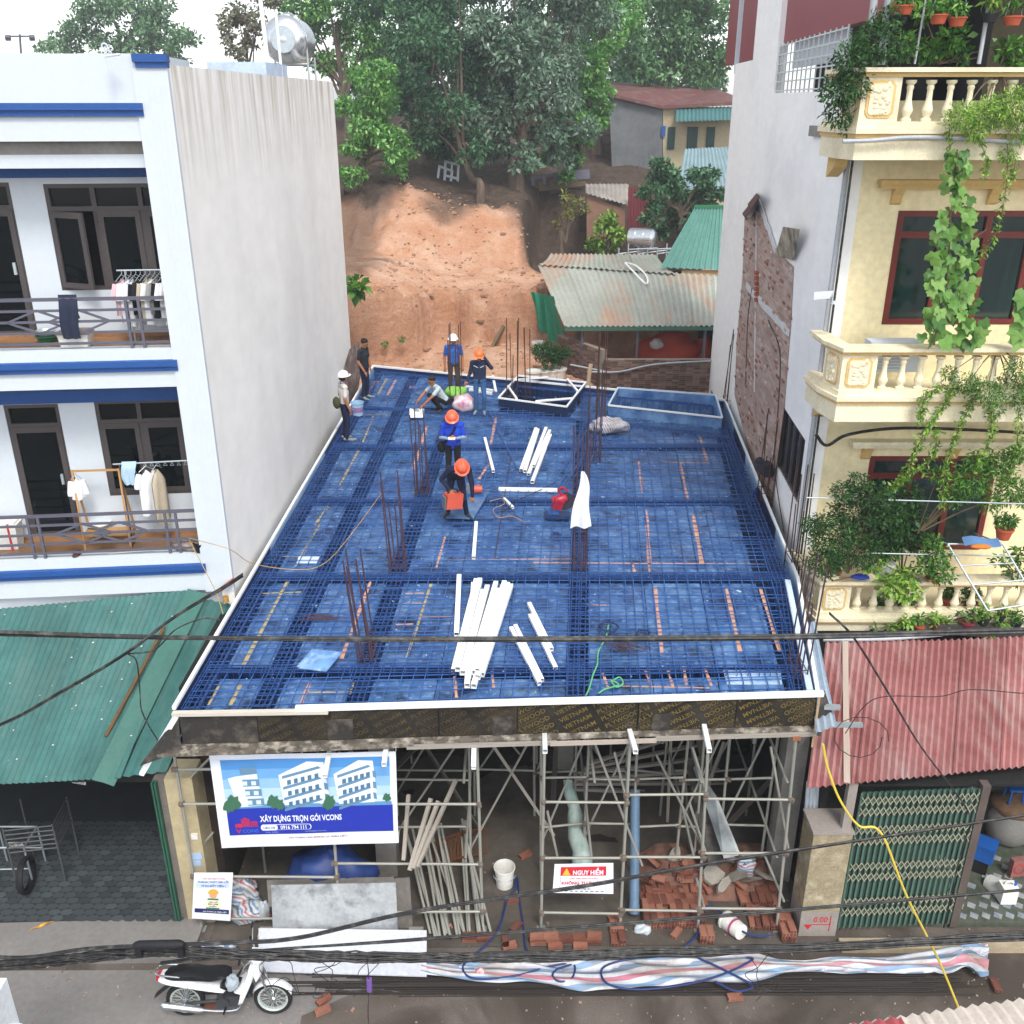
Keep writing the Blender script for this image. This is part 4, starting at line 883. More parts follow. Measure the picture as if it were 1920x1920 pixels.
# beam cages: long bars with stirrups
def cage(p, q_, label, w=.2, h=.3, step=.16):
    p, q_ = Vector(p), Vector(q_); d = (q_-p).normalized(); n = Vector((-d.y, d.x, 0)); root = empty('beam_cage', p, label, 'rebar cage', 'reinforcement cages of the beams')
    for z in (0, -h):
        for o in (-w/2, -w/6, w/6, w/2): rod('long_bar', p+n*o+V(0, 0, z), q_+n*o+V(0, 0, z), .009, cage_blue, root, n=5)
    m = MB(); L = (q_-p).length; k = int(L/step)
    for i in range(k+1):
        c = p+d*(L*i/k)
        for a, b_ in (((-1, 0), (1, 0)), ((1, 0), (1, -1)), ((1, -1), (-1, -1)), ((-1, -1), (-1, 0))):
            m.bar(c+n*a[0]*(w/2+.008)+V(0, 0, a[1]*h), c+n*b_[0]*(w/2+.008)+V(0, 0, b_[1]*h), .011)
    m.build('stirrups', cage_blue, root, kind='stuff')
zc = ZD+.075
ords = ['front', 'second', 'middle', 'fourth']
for k in range(1, 5): cage((xl(YB[k])+.1, YB[k], zc), (xr(YB[k])-.15, YB[k], zc), f'{ords[k-1]} crosswise beam cage counted from the street')
yr5 = lambda X: min(YB[5], yrear(X)-3.0)+.06
cage((xl(25)+.1, yr5(-4), zc), (lx(U[3], 24), yr5(lx(U[3], 24)), zc), 'rearmost crosswise beam cage in front of the boxed openings')
cage((lx(U[3], 24)+.1, yr5(lx(U[3], 24)), zc), (xr(22.7)-.1, yr5(5.8), zc), 'short crosswise beam cage before the right boxed opening')
names = ['lengthwise beam cage along the left deck edge', 'lengthwise beam cage second from the left edge', 'lengthwise beam cage through the three left column bar groups', 'lengthwise beam cage under the hanging white cloth', 'lengthwise beam cage along the right deck edge']
for i, u in enumerate(U):
    off = .17 if i == 0 else (-.24 if i == 4 else 0)
    a = Vector((lx(u, 11.2)+off, yfront(lx(u, 11.2))+.12, zc)); yy = 25.2 if i == 4 else 28.2; b_ = Vector((lx(u, yy)+off, min(yy, yrear(lx(u, yy))-.2), zc))
    if i == 4: a = Vector((FR[0]-.24, FR[1]+.12, zc)); mid = Vector((FB[0]-.26, FB[1], zc)); cage(a, mid, 'short edge beam cage at the front right corner'); a = mid; b_ = Vector((xr(25.2)-.26, 25.2, zc))
    cage(a, b_, names[i], w=.24)
cage((RL[0]+.3, RL[1]-.35, zc), (RR[0]-.4, RR[1]-.25, zc), 'beam cage along the slanting rear edge of the deck', w=.18)
# loose bars dumped between the openings
lo = empty('loose_rebar_bundle', at_z(1095, 800, ZD+.09), 'bundle of long loose bars lying slanted before the openings', 'rebar bundle')
for i in range(12): a = at_z(1040+random.uniform(-8, 45), 905+random.uniform(-25, 25), ZD+.06); rod('rebar', a, at_z(1120+i*5+random.uniform(-8, 8), 742+random.uniform(-10, 22), ZD+.08), .008, rebar_blue, lo, n=5)
# ---------------- boxed openings
def boxed(pts, h, label, depth=.7, pale=False):
    root = empty('boxed_opening', pts[0], label, 'formwork box'); inm = M('pale_inside_board', '#6f97c4', .6, .45, 2.5, col2='#2c568f') if pale else film
    c = sum(pts, Vector())/4
    for i in range(4):
        a, b_ = pts[i], pts[(i+1) % 4]; t = (c-(a+b_)/2).normalized()*.02; ia, ib = lerp(a, c, .01), lerp(b_, c, .01)
        MB().prism([a+V(0, 0, -.45), b_+V(0, 0, -.45), b_+t+V(0, 0, -.45), a+t+V(0, 0, -.45)], (0, 0, h+.45)).build('side_board', inm if pale else ply_blue if i else M('dark_blue_print_board', '#16294d', .5, .3, 9), root)
        stick('frame_tube', a+V(0, 0, h+.03), b_+V(0, 0, h+.03), .045, .04, white_steel if not pale or i == 0 else pale2, root)
    MB().face([p+V(0, 0, -.44) for p in pts]).build('bottom', dark if not pale else inm, root)
    return root
b1 = boxed(opens[0], .26, 'six-sided looking dark boxed opening with white frame and corner braces'); P4 = [p+V(0, 0, .33) for p in opens[0]]
for i in range(4): a, b_, c = P4[i], P4[(i+1) % 4], P4[i-1]; stick('corner_brace', lerp(a, b_, .27), lerp(a, c, .45), .055, .045, white_steel, b1)
b2_ = boxed(opens[1], .3, 'long pale blue boxed shaft opening at the rear right corner', pale=True)
p0, p1 = lerp(opens[1][0], opens[1][3], .3), lerp(opens[1][1], opens[1][2], .3); stick('inner_tube', p0+V(.1, 0, .05), p1+V(-.1, 0, .05), .06, .06, pale2, b2_)
# ---------------- starter bars of the columns
def starters(px_, py_, hpx, w, d, n, label, mat=rust, lean=0, base=None, hvar=.25):
    b = base or at_z(px_, py_, ZD); H = hpx/px_m(b)*1.03; root = empty('column_starter_bars', b, label, 'rebar'); k = 0
    pos = [(-w/2, -d/2), (w/2, -d/2), (-w/2, d/2), (w/2, d/2), (0, -d/2), (0, d/2), (-w/2, 0), (w/2, 0)][:n]
    for i, (x, y) in enumerate(pos):
        hh = H*(1 if i < 4 else random.uniform(1-hvar*2.2, 1)); l = V(lean+random.gauss(0, .02), random.gauss(0, .02), 0)*hh
        rod('bar', b+V(x, y, -.3), b+V(x, y, hh)+l, .0125, mat, root)
    for z in (.05, .2): m = MB(); [m.bar(b+V(s[0]*w/2, s[1]*d/2, z), b+V(t_[0]*w/2, t_[1]*d/2, z), .012) for s, t_ in (((-1, -1), (1, -1)), ((1, -1), (1, 1)), ((1, 1), (-1, 1)), ((-1, 1), (-1, -1)))]; m.build('tie', mat, root)
    return root
pur = M('purple_brown_rebar', '#4a3440', .8, .3, 6)
starters(692, 1240, 215, .2, .36, 8, 'tall brown column bars nearest the street on the left', pur, -.09)
starters(748, 1072, 185, .25, .4, 8, 'brown column bars in the second row on the left', pur, -.05)
starters(793, 930, 160, .25, .45, 8, 'brown column bars left of the two stooping workers', pur, -.02)
starters(855, 760, 150, .3, .35, 8, 'rusty column bars round the man in blue at the rear', rust, 0)
starters(1086, 1070, 270, .2, .4, 6, 'purple column bars carrying the white cloth', pur, 0)
starters(1112, 860, 130, .3, .5, 8, 'dark column bars beside the striped tarpaulin', pur, .02)
starters(1125, 800, 175, .22, .3, 7, 'tall rusty column bars before the brick wall', rust, -.01)
starters(960, 752, 150, .3, .3, 6, 'thin rusty bars at the rear edge right of the worker on the phone', rust, 0)
starters(990, 738, 120, .12, .12, 3, 'three thin bars behind the dark boxed opening', rust, 0, hvar=.1)
starters(1366, 760, 135, .25, .5, 8, 'rusty column bars at the rear right corner by the wall', rust, .03)
starters(1432, 935, 165, .22, .4, 6, 'rusty column bars carrying the dark hat', rust, .0)
starters(1487, 1062, 190, .2, .45, 6, 'rusty column bars by the white wall on the right edge', rust, .0)
starters(1492, 1265, 230, .16, .4, 5, 'heavy brown bars at the front right deck corner', pur, .02)
# crumbs, tie-wire ends and splashes on the sheets
rg = random.Random(31); mb = MB()
for _ in range(520):
    Yc = rg.uniform(11.4, 28); x = rg.uniform(xl(Yc)+.5, xr(Yc)-.5); r = rg.uniform(.006, .022)*(2.2 if rg.random() < .06 else 1); mb.box((x, Yc, ZD+.006), (r*rg.uniform(1, 3), r, .008), (0, 0, rg.uniform(0, 3)))
mb.build('deck_crumbs', M('pale_blue_crumbs', '#a9c2de', .8, .3, 9), kind='stuff', label='pale crumbs and offcuts scattered over the deck')
# ================================================================ scaffold, signs and materials below the deck
GZ = .03
# enclosing walls of the lot under the deck
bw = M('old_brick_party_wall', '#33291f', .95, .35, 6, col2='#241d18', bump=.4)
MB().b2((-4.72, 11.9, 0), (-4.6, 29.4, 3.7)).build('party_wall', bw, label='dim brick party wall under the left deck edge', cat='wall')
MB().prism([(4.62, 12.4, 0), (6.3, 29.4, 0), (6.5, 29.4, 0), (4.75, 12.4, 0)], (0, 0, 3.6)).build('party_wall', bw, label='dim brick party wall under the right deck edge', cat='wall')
# earth bank inside
def bank(u, v):
    x, y = lerp(-4.6, 5.6, u), lerp(13.2, 20, v); z = GZ-.06+1.5*sst(.25, .95, v)*(.75+.25*math.sin(u*7))+.12*mnoise.fractal(Vector((x, y, 2)), 1, 2, 4)
    return (x, y, z)
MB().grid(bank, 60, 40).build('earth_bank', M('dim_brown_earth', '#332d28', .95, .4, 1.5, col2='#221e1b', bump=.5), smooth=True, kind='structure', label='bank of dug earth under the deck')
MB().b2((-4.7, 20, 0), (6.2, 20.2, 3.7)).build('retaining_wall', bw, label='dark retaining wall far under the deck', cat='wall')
for (px_, pyt, pyb, y, w, lab) in ((1462, 1395, 1640, 12.3, .34, 'grey concrete column under the right end of the deck'), (727, 1585, 1650, 12.4, .34, 'grey concrete column behind the blue banner'), (1056, 1400, 1600, 15.2, .3, 'grey concrete column deep in the middle of the site')):
    c = at_y(px_, pyb, y); MB().b2((c.x-w/2, y, 0), (c.x+w/2, y+w, 3.72)).build('concrete_column', concrete, label=lab, cat='column')
# ---------------- scaffold rows
def spost(root, top, bot, r=.024):
    rod('post', bot, top, r, scaf, root, n=8)
def coupler(root, p):
    k = 'coupler'
    if k not in _units: _units[k] = MB().lathe([(.034, -.035), (.042, -.02), (.042, .02), (.034, .035)], 8).box((.045, 0, 0), (.03, .06, .05)).mesh('coupler', M('rusty_coupler', '#74685e', .8, .3, 8))
    link('coupler', _units[k], root, mw=Matrix.Translation(p) @ Matrix.Rotation(random.uniform(0, 6.28), 4, 'Z'))
front = empty('scaffold_row', (0, 11.3, 0), 'front row of steel scaffold tubes at the street side', 'scaffold')
YS = 11.28
posts = {}
for k, (xt, yt, xb) in dict(L=(332, 1445, 374), M=(618, 1425, 632), A=(894, 1405, 908), B=(1021, 1400, 1014), C=(1181, 1395, 1164), D=(1328, 1390, 1318), E_=(1492, 1385, 1466)).items():
    t = at_y(xt, yt, YS); b = at_y(xb, 1725, YS); b = Vector((lerp(b.x, t.x, .35), YS, GZ)); t = Vector((t.x, YS, 3.7)); posts[k] = (t, b); spost(front, t, b)
    MB().box(b+V(0, 0, .01), (.13, .13, .012)).build('base_plate', scaf, front)
    rod('screw_jack', t-V(0, 0, .28), t, .017, M('rusty_jack', '#9a6244', .8, .3, 6), front, n=8); MB().box(t+V(0, 0, -.02), (.12, .1, .05)).build('jack_head', _mats['rusty_jack'], front)
def on(k, z): t, b = posts[k]; return lerp(b, t, (z-b.z)/(t.z-b.z))
def ledger(k1, k2, z1, z2=None, y=0, ext=0):
    a, b = on(k1, z1)+V(0, -.03+y, 0), on(k2, z2 or z1)+V(0, -.03+y, 0); rod('ledger', a, b, .021, scaf, front, n=8); coupler(front, a); coupler(front, b)
zof = lambda px_, py_: at_y(px_, py_, YS).z
for k1, k2, zs in (('L', 'M', (1440, 1505, 1640, 1720)), ('M', 'A', (1505, 1616, 1708)), ('B', 'C', (1501, 1606, 1708)), ('C', 'D', (1488, 1604, 1703)), ('D', 'E_', (1495, 1597, 1700))):
    for py_ in zs: z = zof((on(k1, 2).x*0+960), py_); ledger(k1, k2, z, z+random.uniform(-.03, .03))
def brace(root, x0, y0, x1, y1, Y0, Y1=None, r=.02):
    a, b = at_y(x0, y0, Y0), at_y(x1, y1, Y1 or Y0); rod('brace', a, b, r, scaf, root, n=8)
for q_ in ((1113, 1388, 1204, 1623, 11.6), (1298, 1400, 1322, 1478, 11.5), (1292, 1503, 1322, 1595, 11.5), (1305, 1645, 1320, 1700, 11.45), (1433, 1602, 1470, 1690, 11.4), (1445, 1400, 1478, 1590, 11.45), (1026, 1520, 1046, 1610, 11.45), (1152, 1410, 1172, 1490, 11.55), (345, 1470, 395, 1420, 11.5), (350, 1620, 400, 1560, 11.6)): brace(front, *q_)
for ri, (Yr, lab) in enumerate(((12.5, 'second row of scaffold tubes behind the front one'), (13.9, 'third row of scaffold tubes in the shade'), (15.4, 'rearmost row of scaffold tubes in the dark'))):
    row = empty('scaffold_row', (0, Yr, 0), lab, 'scaffold'); xs_ = [-4.2, -3.1, -2.0, -.75, .45, 1.2, 2.0, 2.75, 3.5, 4.2]
    rp = []
    for x in xs_:
        x += random.uniform(-.08, .08); zb_ = bank((x+4.6)/10.2, max(0, (Yr-13.2)/6.8))[2] if Yr > 13.2 else GZ
        p, t = Vector((x, Yr, zb_)), Vector((x+random.uniform(-.06, .06), Yr, 3.6)); spost(row, t, p); rp.append((p, t)); rod('screw_jack', t-V(0, 0, .25), t, .017, _mats['rusty_jack'], row, n=8)
    for z in (1.05, 2.0, 2.95, 3.35):
        for i in range(len(rp)-1):
            if random.random() < .8: a, b = Vector((rp[i][0].x, Yr-.03, z+random.uniform(-.05, .05))), Vector((rp[i+1][0].x, Yr-.03, z+random.uniform(-.05, .05))); rod('ledger', a, b, .021, scaf, row, n=8); coupler(row, a)
    for i in range(1, len(rp)-1):
        if random.random() < .65: rod('brace', Vector((rp[i][0].x, Yr+.04, .5+.5*random.random())), Vector((rp[i+1][0].x, Yr+.04, 2.6+.8*random.random())), .02, scaf, row, n=8)
for x in (-.7, 1.2, 2.75, 4.0):
    for z in (1.5, 2.9): rod('transom', (x, 11.25, z), (x, 15.5, z+.03), .021, scaf, front, n=8)
# leaning tubes and boards
lean_t = [((766, 1490, 757, 1612), 11.6, 11.2), ((808, 1497, 768, 1632), 11.8, 11.1), ((822, 1502, 775, 1628), 11.8, 11.12), ((855, 1462, 782, 1625), 12.2, 11.15)]
for i, (q_, Y0, Y1) in enumerate(lean_t):
    stick('square_tube', at_y(q_[2], q_[3], Y1), at_y(q_[0], q_[1], Y0), .055, .055, M('dusty_tube', '#a39c92', .7, .2, 4), hollow=True, label='dusty square tube leaning on the scaffold right of the blue banner', cat='tube', group='square tubes leaning beside the banner')
for i in range(6):
    a = at_y(1105+i*2, 1445+i*11, 14.2); stick('square_tube', a+V(-.1*i, .2, .02*i), a+V(2.0+.15*i, .6, .45-.17*i), .06, .06, _mats['dusty_tube'], hollow=True, label='dusty tube stored across the scaffold deep on the right', cat='tube', group='tubes stored across the rear scaffold')
ss = empty('stirrup_stack', at_z(858, 1590, GZ), 'rusty stack of square stirrups in the dark behind the leaning tubes', 'rebar pile'); rr_ = M('orange_rust', '#6e4426', .85, .3, 8)
for i in range(22):
    c = at_z(835+i*2.6, 1600-i*1.0, .25+.02*i); m = MB(); R = Euler((1.0, .2, .45+random.uniform(-.06, .06))).to_matrix(); P = [c+R @ V(x*.24, y*.2, 0) for x, y in ((-1, -1), (1, -1), (1, 1), (-1, 1), (-1, -1))]; m.tube(P, .007, 4); m.build('stirrup', rr_, ss)
for i in range(26):
    y = random.uniform(12.2, 16.5); x = random.uniform(-4.2, 4.1); L = random.uniform(1.4, 3.0); t = random.uniform(-.9, .9); a = Vector((x, y, random.uniform(.1, .9))); b = a+V(math.sin(t)*L*.8, random.uniform(-.4, .4), min(3.4-a.z, abs(math.cos(t))*L)); mt = (scaf, M('grey_board', '#5f5a54', .9, .3, 4), _mats['dusty_tube'])[i % 3]
    (rod('prop', a, b, .022, mt, label='prop or board leaning in the shade under the deck', cat='prop', group='props leaning under the deck') if i % 3 == 0 else stick('prop', a, b, .1 if i % 3 == 1 else .05, .03 if i % 3 == 1 else .05, mt, roll=random.uniform(0, 3), label='prop or board leaning in the shade under the deck', cat='prop', group='props leaning under the deck'))
# heap of scaffold tubes lying towards the street
hp_ = 'scaffold tubes heaped left of the white bucket'
for i in range(18):
    x0 = 778+i*6.6; a = at_z(x0+28+random.uniform(-14, 10), 1757+random.uniform(-14, 4), GZ+.03+.05*random.random()); b = at_z(x0+random.uniform(-16, 20), 1655+random.uniform(-12, 14), GZ+.03+.05*random.random())
    b = a+(b-a).normalized()*1.9; b.z = GZ+.5+.25*random.random(); rod('scaffold_tube', a, b, .023, scaf, n=8, label='scaffold tube in the heap left of the white bucket', cat='tube', group=hp_)
# blue plastic pipe, rolled cloth, grey shutter board
pv = M('blue_grey_pvc', '#5b7690', .4, .12); a, b = at_z(1189, 1713, GZ+.1), at_y(1191, 1480, 12.6)
q_, L_ = frame(a, b); MB().lathe([(.075, 0), (.085, 0), (.085, .12), (.078, .16), (.078, L_), (.07, L_), (.07, .05), (.07, .0)], 18, a, q_, cap=False).build('plastic_pipe', pv, smooth=True, label='long blue-grey plastic pipe leaning in the scaffold', cat='pipe')
roll = M('pale_green_film', '#a9b5b0', .6, .3, 3, col2='#7f9a90', stretch=(3, 3, .6))
a, b = at_z(1092, 1622, GZ+.35), at_y(1066, 1462, 13.1); m = MB(); N = 12
pts = [lerp(a, b, t/N)+V(.02*math.sin(t), 0, .0) for t in range(N+1)]; m.tube(pts, [.17-.09*(t/N)+.012*math.sin(t*2.1) for t in range(N+1)], 14); m.build('film_roll', roll, smooth=True, label='pale green roll of wrapped sheeting leaning in the site', cat='roll')
MB().prism([at_y(1357, 1610, 11.75), at_y(1384, 1604, 11.75), at_y(1342, 1500, 12.4), at_y(1300, 1440, 12.9)], (0.03, .03, .03)).build('shutter_board', M('steel_shutter_board', '#8f9698', .5, .35, 2, col2='#5a5f63', metal=.3), label='long worn grey board leaning into the dark site', cat='board')
MB().prism([at_y(1330, 1625, 11.9), at_y(1352, 1622, 11.9), at_y(1315, 1430, 13.0), at_y(1285, 1430, 13.0)], (0.03, .03, .03)).build('shutter_board', film_worn, label='long dark board leaning left of the grey one', cat='board')
# white bucket in the passage, hose
def bucket(loc, label, r=.16, h=.36, tilt=None, mat=None, name='bucket'):
    root = empty(name, loc, label, 'bucket')
    MB().lathe([(r*.82, 0), (r*.98, h), (r*1.05, h), (r*1.05, h-.03), (r*1.0, h-.035), (r*.97, h-.05), (r*.96, h-.01), (r*.8, .02), (.001, .02)], 22).build('shell', mat or pl_white, root, smooth=True, local=True)
    MB().tube([Vector((r*1.04*math.cos(t), .02+r*.25*math.sin(t)*0-.0, h-.06-.14*math.sin(t))) for t in [math.pi*i/10 for i in range(11)]], .006, 5).build('handle', steel_galv, root, local=True).location.y = -r*.9
    if tilt: root.rotation_euler = tilt
    return root
bucket(at_z(946, 1658, GZ), 'white bucket standing in the passage behind the scaffold', .17, .38)
bk2 = bucket(at_z(1390, 1748, GZ+.12), 'white printed bucket lying on its side among bricks', .15, .36, (math.radians(100), 0, math.radians(-150)))
m = MB(); m.lathe([(.1375, .12), (.1415, .16)], 20, cap=False); m.build('print_band', M('magenta_print', '#b24a78', .6), bk2, local=True)
hose = M('dark_blue_hose', '#24356b', .45, .15, 8)
def hose_thing(pts, label, r=.016, mat=hose, name='hose', cat='hose', zz=None):
    P = [at_z(x, y, GZ+.02 if zz is None else zz) if not isinstance(x, Vector) else x for x, y in pts]
    return MB().tube(smooth_path(P, 6), r, 8).build(name, mat, smooth=True, label=label, cat=cat)
hose_thing([(960, 1640), (968, 1660), (950, 1690), (938, 1735), (915, 1768), (890, 1790), (868, 1812), (880, 1832), (920, 1835), (975, 1828), (1030, 1812), (1075, 1808), (1072, 1835), (1048, 1840), (1036, 1828), (1050, 1815), (1090, 1805), (1140, 1800)], 'dark blue hose running out of the site in loops over the tarpaulin', zz=.13)
hose_thing([(970, 1645), (974, 1690), (980, 1730), (984, 1770), (990, 1785)], 'short dark blue hose straight down the passage')
hose_thing([(1450, 1752), (1420, 1755), (1390, 1745), (1350, 1710), (1330, 1698), (1318, 1715), (1305, 1755), (1275, 1780), (1240, 1792), (1180, 1798), (1130, 1815), (1140, 1845), (1200, 1855), (1290, 1845), (1360, 1825), (1410, 1800), (1400, 1795)], 'dark blue hose snaking from the right bricks onto the tarpaulin', zz=.16)
hose_thing([(1308, 1796), (1340, 1810), (1390, 1835), (1412, 1850), (1380, 1858), (1340, 1840)], 'dark blue hose loop on the right part of the tarpaulin', zz=.17)
# ---------------- hanging banner
def sheet_map(c4, wave=.012, wv=(3, 2)):
    tl, tr, br, bl = c4; n = (tr-tl).cross(bl-tl).normalized(); n = n if n.y < 0 else -n
    def f(u, v, off=0):   # u right, v down
        off *= 1.6
        p = lerp(lerp(tl, tr, u), lerp(bl, br, u), v)
        return p + n*(off + wave*(math.sin(u*6.28*wv[0]*.5+v*2)+.6*math.sin(v*6.28*wv[1]*.5+u*3+1)))
    return f
def print_poly(f, pts, off): # pts in (u,v), fan of small quads not needed for small shapes
    return [f(u, v, off) for u, v in pts]
def decal_rect(mb, f, u0, v0, u1, v1, off, nu=6, nv=4): mb.grid(lambda a, b: f(lerp(u0, u1, a), lerp(v0, v1, b), off), nu, nv)
def decal_text(mb, f, s, u0, v0, u1, v1, off, bold=.015):
    v, fc = text_fit(s, 0, 0, 1, 1, bold); mb.add([f(lerp(u0, u1, x), lerp(v1, v0, y), off) for x, y in v], fc)
def decal_poly(mb, f, pts, off): mb.face([f(u, v, off) for u, v in pts])
YB_ = 11.1
ban = empty('banner', at_y(570, 1590, YB_), 'blue and white building company banner tied to the scaffold', 'banner')
f = sheet_map([at_y(392, 1416, YB_-.02), at_y(742, 1409, YB_-.02), at_y(747, 1580, YB_+.02), at_y(416, 1590, YB_+.02)], .0035, (4, 3))
pm = lambda n, c, r=.55: M('print_'+n, c, r, .05, 3, fine=.03)
MB().grid(lambda u, v: f(u, v), 40, 20).build('cloth', pm('white', '#e4e9f4'), ban, smooth=True)
def dec(name, mat, fill): m = MB(); fill(m); m.build(name, mat, ban)
for i, c in enumerate(('#4f8fd0', '#6ba4da', '#8db9e3', '#aecdea', '#c3daf0')): dec('printed_sky', pm('sky%d' % i, c), lambda m: decal_rect(m, f, .055, .05+i*.102, .965, .05+(i+1)*.102, .003, 20, 2))
dec('printed_band', pm('deep_blue', '#2234a8'), lambda m: decal_rect(m, f, .055, .56, .975, .86, .003, 20, 6))
dec('printed_street', pm('glass_blue', '#5f93bb'), lambda m: decal_rect(m, f, .06, .525, .97, .565, .005, 16, 1))
wb, gb, tb_, dg_ = pm('facade', '#dfe9f3'), pm('slate', '#6389a8'), pm('pane', '#c9d9e2'), pm('leaf', '#3c6a52')
def bld_front(m, u0, u1, v0, v1): decal_rect(m, f, u0, v0, u1, v1, .006, 3, 4)
dec('printed_house', wb, lambda m: (decal_poly(m, f, [(.13, .22), (.245, .2), (.26, .54), (.17, .545)], .006), decal_poly(m, f, [(.085, .24), (.13, .22), (.17, .545), (.125, .55)], .006)))
def storeys(m, u0, u1, vs_, du): [decal_rect(m, f, u0+k*du, v, u1+k*du, v+.075, .008, 3, 1) for k, v in enumerate(vs_)]
dec('printed_storeys', gb, lambda m: storeys(m, .155, .245, (.125, .255, .36, .46), .008))
dec('printed_panes', tb_, lambda m: [decal_rect(m, f, .162+k*.008+j*.048, v+.018, .188+k*.008+j*.048, v+.062, .01, 1, 1) for k, v in enumerate((.255, .36, .46)) for j in (0, 1)])
for u0, s_ in ((.36, 1.0), (.66, .86)):
    dec('printed_house', wb, lambda m: (decal_poly(m, f, [(u0, .22), (u0+.16*s_, .08), (u0+.25*s_, .09), (u0+.27*s_, .49), (u0+.25*s_, .53), (u0+.02, .54)], .006),))
    for k in range(4):
        dv = .115*k; dec('printed_balcony', gb, lambda m: decal_poly(m, f, [(u0+.02, .23+dv), (u0+.22*s_, .13+dv*.98), (u0+.235*s_, .15+dv*.98), (u0+.02, .26+dv)], .008))
        if k < 3: dec('printed_panes', pm('pane_dark', '#4c7390'), lambda m: [decal_poly(m, f, [(u0+.045+j*.038*s_, .275+dv-j*.016), (u0+.066+j*.038*s_, .266+dv-j*.016), (u0+.066+j*.038*s_, .315+dv-j*.016), (u0+.045+j*.038*s_, .325+dv-j*.016)], .009) for j in range(5)]); dec('printed_side', gb, lambda m: decal_poly(m, f, [(u0+.245*s_, .19+dv), (u0+.265*s_, .2+dv), (u0+.268*s_, .27+dv), (u0+.247*s_, .26+dv)], .008))
for (u_, v_, r_) in ((.1, .5, .04), (.07, .54, .03), (.32, .5, .035), (.35, .53, .03), (.63, .5, .03), (.945, .48, .022), (.62, .54, .03)): dec('printed_tree', dg_, lambda m: decal_poly(m, f, [(u_+r_*math.cos(a)*(1+.25*math.sin(a*5)), v_+r_*2*math.sin(a)*(1+.2*math.cos(a*7))) for a in [i*6.283/14 for i in range(14)]], .010))
dec('lettering', pm('white', '#e4e9f4'), lambda m: decal_text(m, f, 'XÂY DỰNG TRỌN GÓI VCONS', .235, .635, .69, .735, .008, .03))
def pill(m, u0, v0, u1, v1, off): k = (v1-v0)*.5*.42; decal_poly(m, f, [(u0+k-k*math.sin(a), (v0+v1)/2-(v1-v0)/2*math.cos(a)) for a in [math.pi*i/8 for i in range(9)]]+[(u1-k+k*math.sin(a), (v0+v1)/2+(v1-v0)/2*math.cos(a)) for a in [math.pi*i/8 for i in range(9)]], off)
dec('printed_pill', pm('white', '#e4e9f4'), lambda m: pill(m, .235, .748, .518, .812, .006)); dec('printed_pill', pm('deep_blue', '#2234a8'), lambda m: pill(m, .24, .753, .513, .807, .008)); dec('printed_pill', pm('white', '#e4e9f4'), lambda m: pill(m, .235, .748, .33, .812, .010))
dec('lettering', pm('deep_blue', '#2234a8'), lambda m: decal_text(m, f, 'LIÊN HỆ', .25, .766, .315, .798, .012, .02)); dec('lettering', pm('white', '#e4e9f4'), lambda m: decal_text(m, f, '0916 794 111', .345, .757, .49, .803, .010, .03))
dec('lettering', pm('pale_print', '#9fb0e0'), lambda m: (decal_text(m, f, 'Hà Nội', .26, .825, .33, .845, .008, .0), decal_text(m, f, 'xaydungvcons.com', .48, .82, .6, .84, .008, .0)))
dec('lettering', pm('maroon', '#8e2b5c'), lambda m: decal_text(m, f, 'AN TOÀN LAO ĐỘNG LÀ TRÊN HẾT!', .385, .885, .715, .915, .006, .02))
def logo(m, u0, v0, w, h):
    for (x0, x1, yt) in ((0, .28, .5), (.28, .66, .05), (.66, 1, .35)):
        n_ = 5 if x0 == .28 else 1
        if n_ == 5:
            for i in range(5): a, b = x0+(x1-x0)*i/5, x0+(x1-x0)*(i+.72)/5; decal_poly(m, f, [(u0+a*w, v0+(yt+abs(i-2)*.06)*h), (u0+b*w, v0+(yt+abs(i-2)*.06-.02)*h), (u0+b*w, v0+.8*h), (u0+a*w, v0+.8*h)], .008)
        else:
            for i in range(4): y = yt+i*(.8-yt)/4; decal_poly(m, f, [(u0+x0*w, v0+(y+.05)*h), (u0+(x0+x1)/2*w, v0+y*h), (u0+x1*w, v0+(y+.05)*h), (u0+x1*w, v0+(y+.05+.07)*h), (u0+(x0+x1)/2*w, v0+(y+.07)*h), (u0+x0*w, v0+(y+.12)*h)], .008)
red_p = pm('red', '#c23050')
dec('logo', red_p, lambda m: logo(m, .095, .655, .125, .14)); dec('lettering', red_p, lambda m: decal_text(m, f, 'V', .095, .785, .125, .835, .008, .03)); dec('lettering', pm('mid_blue', '#3d6cd0'), lambda m: decal_text(m, f, 'CONS', .13, .793, .22, .832, .008, .02))
for u_, v_ in ((0, 0), (1, 0), (.5, 0), (0, 1), (1, 1)): rod('tie', f(u_, v_), f(u_, v_)+V(0, .12, .12), .005, white_steel, ban, n=4)
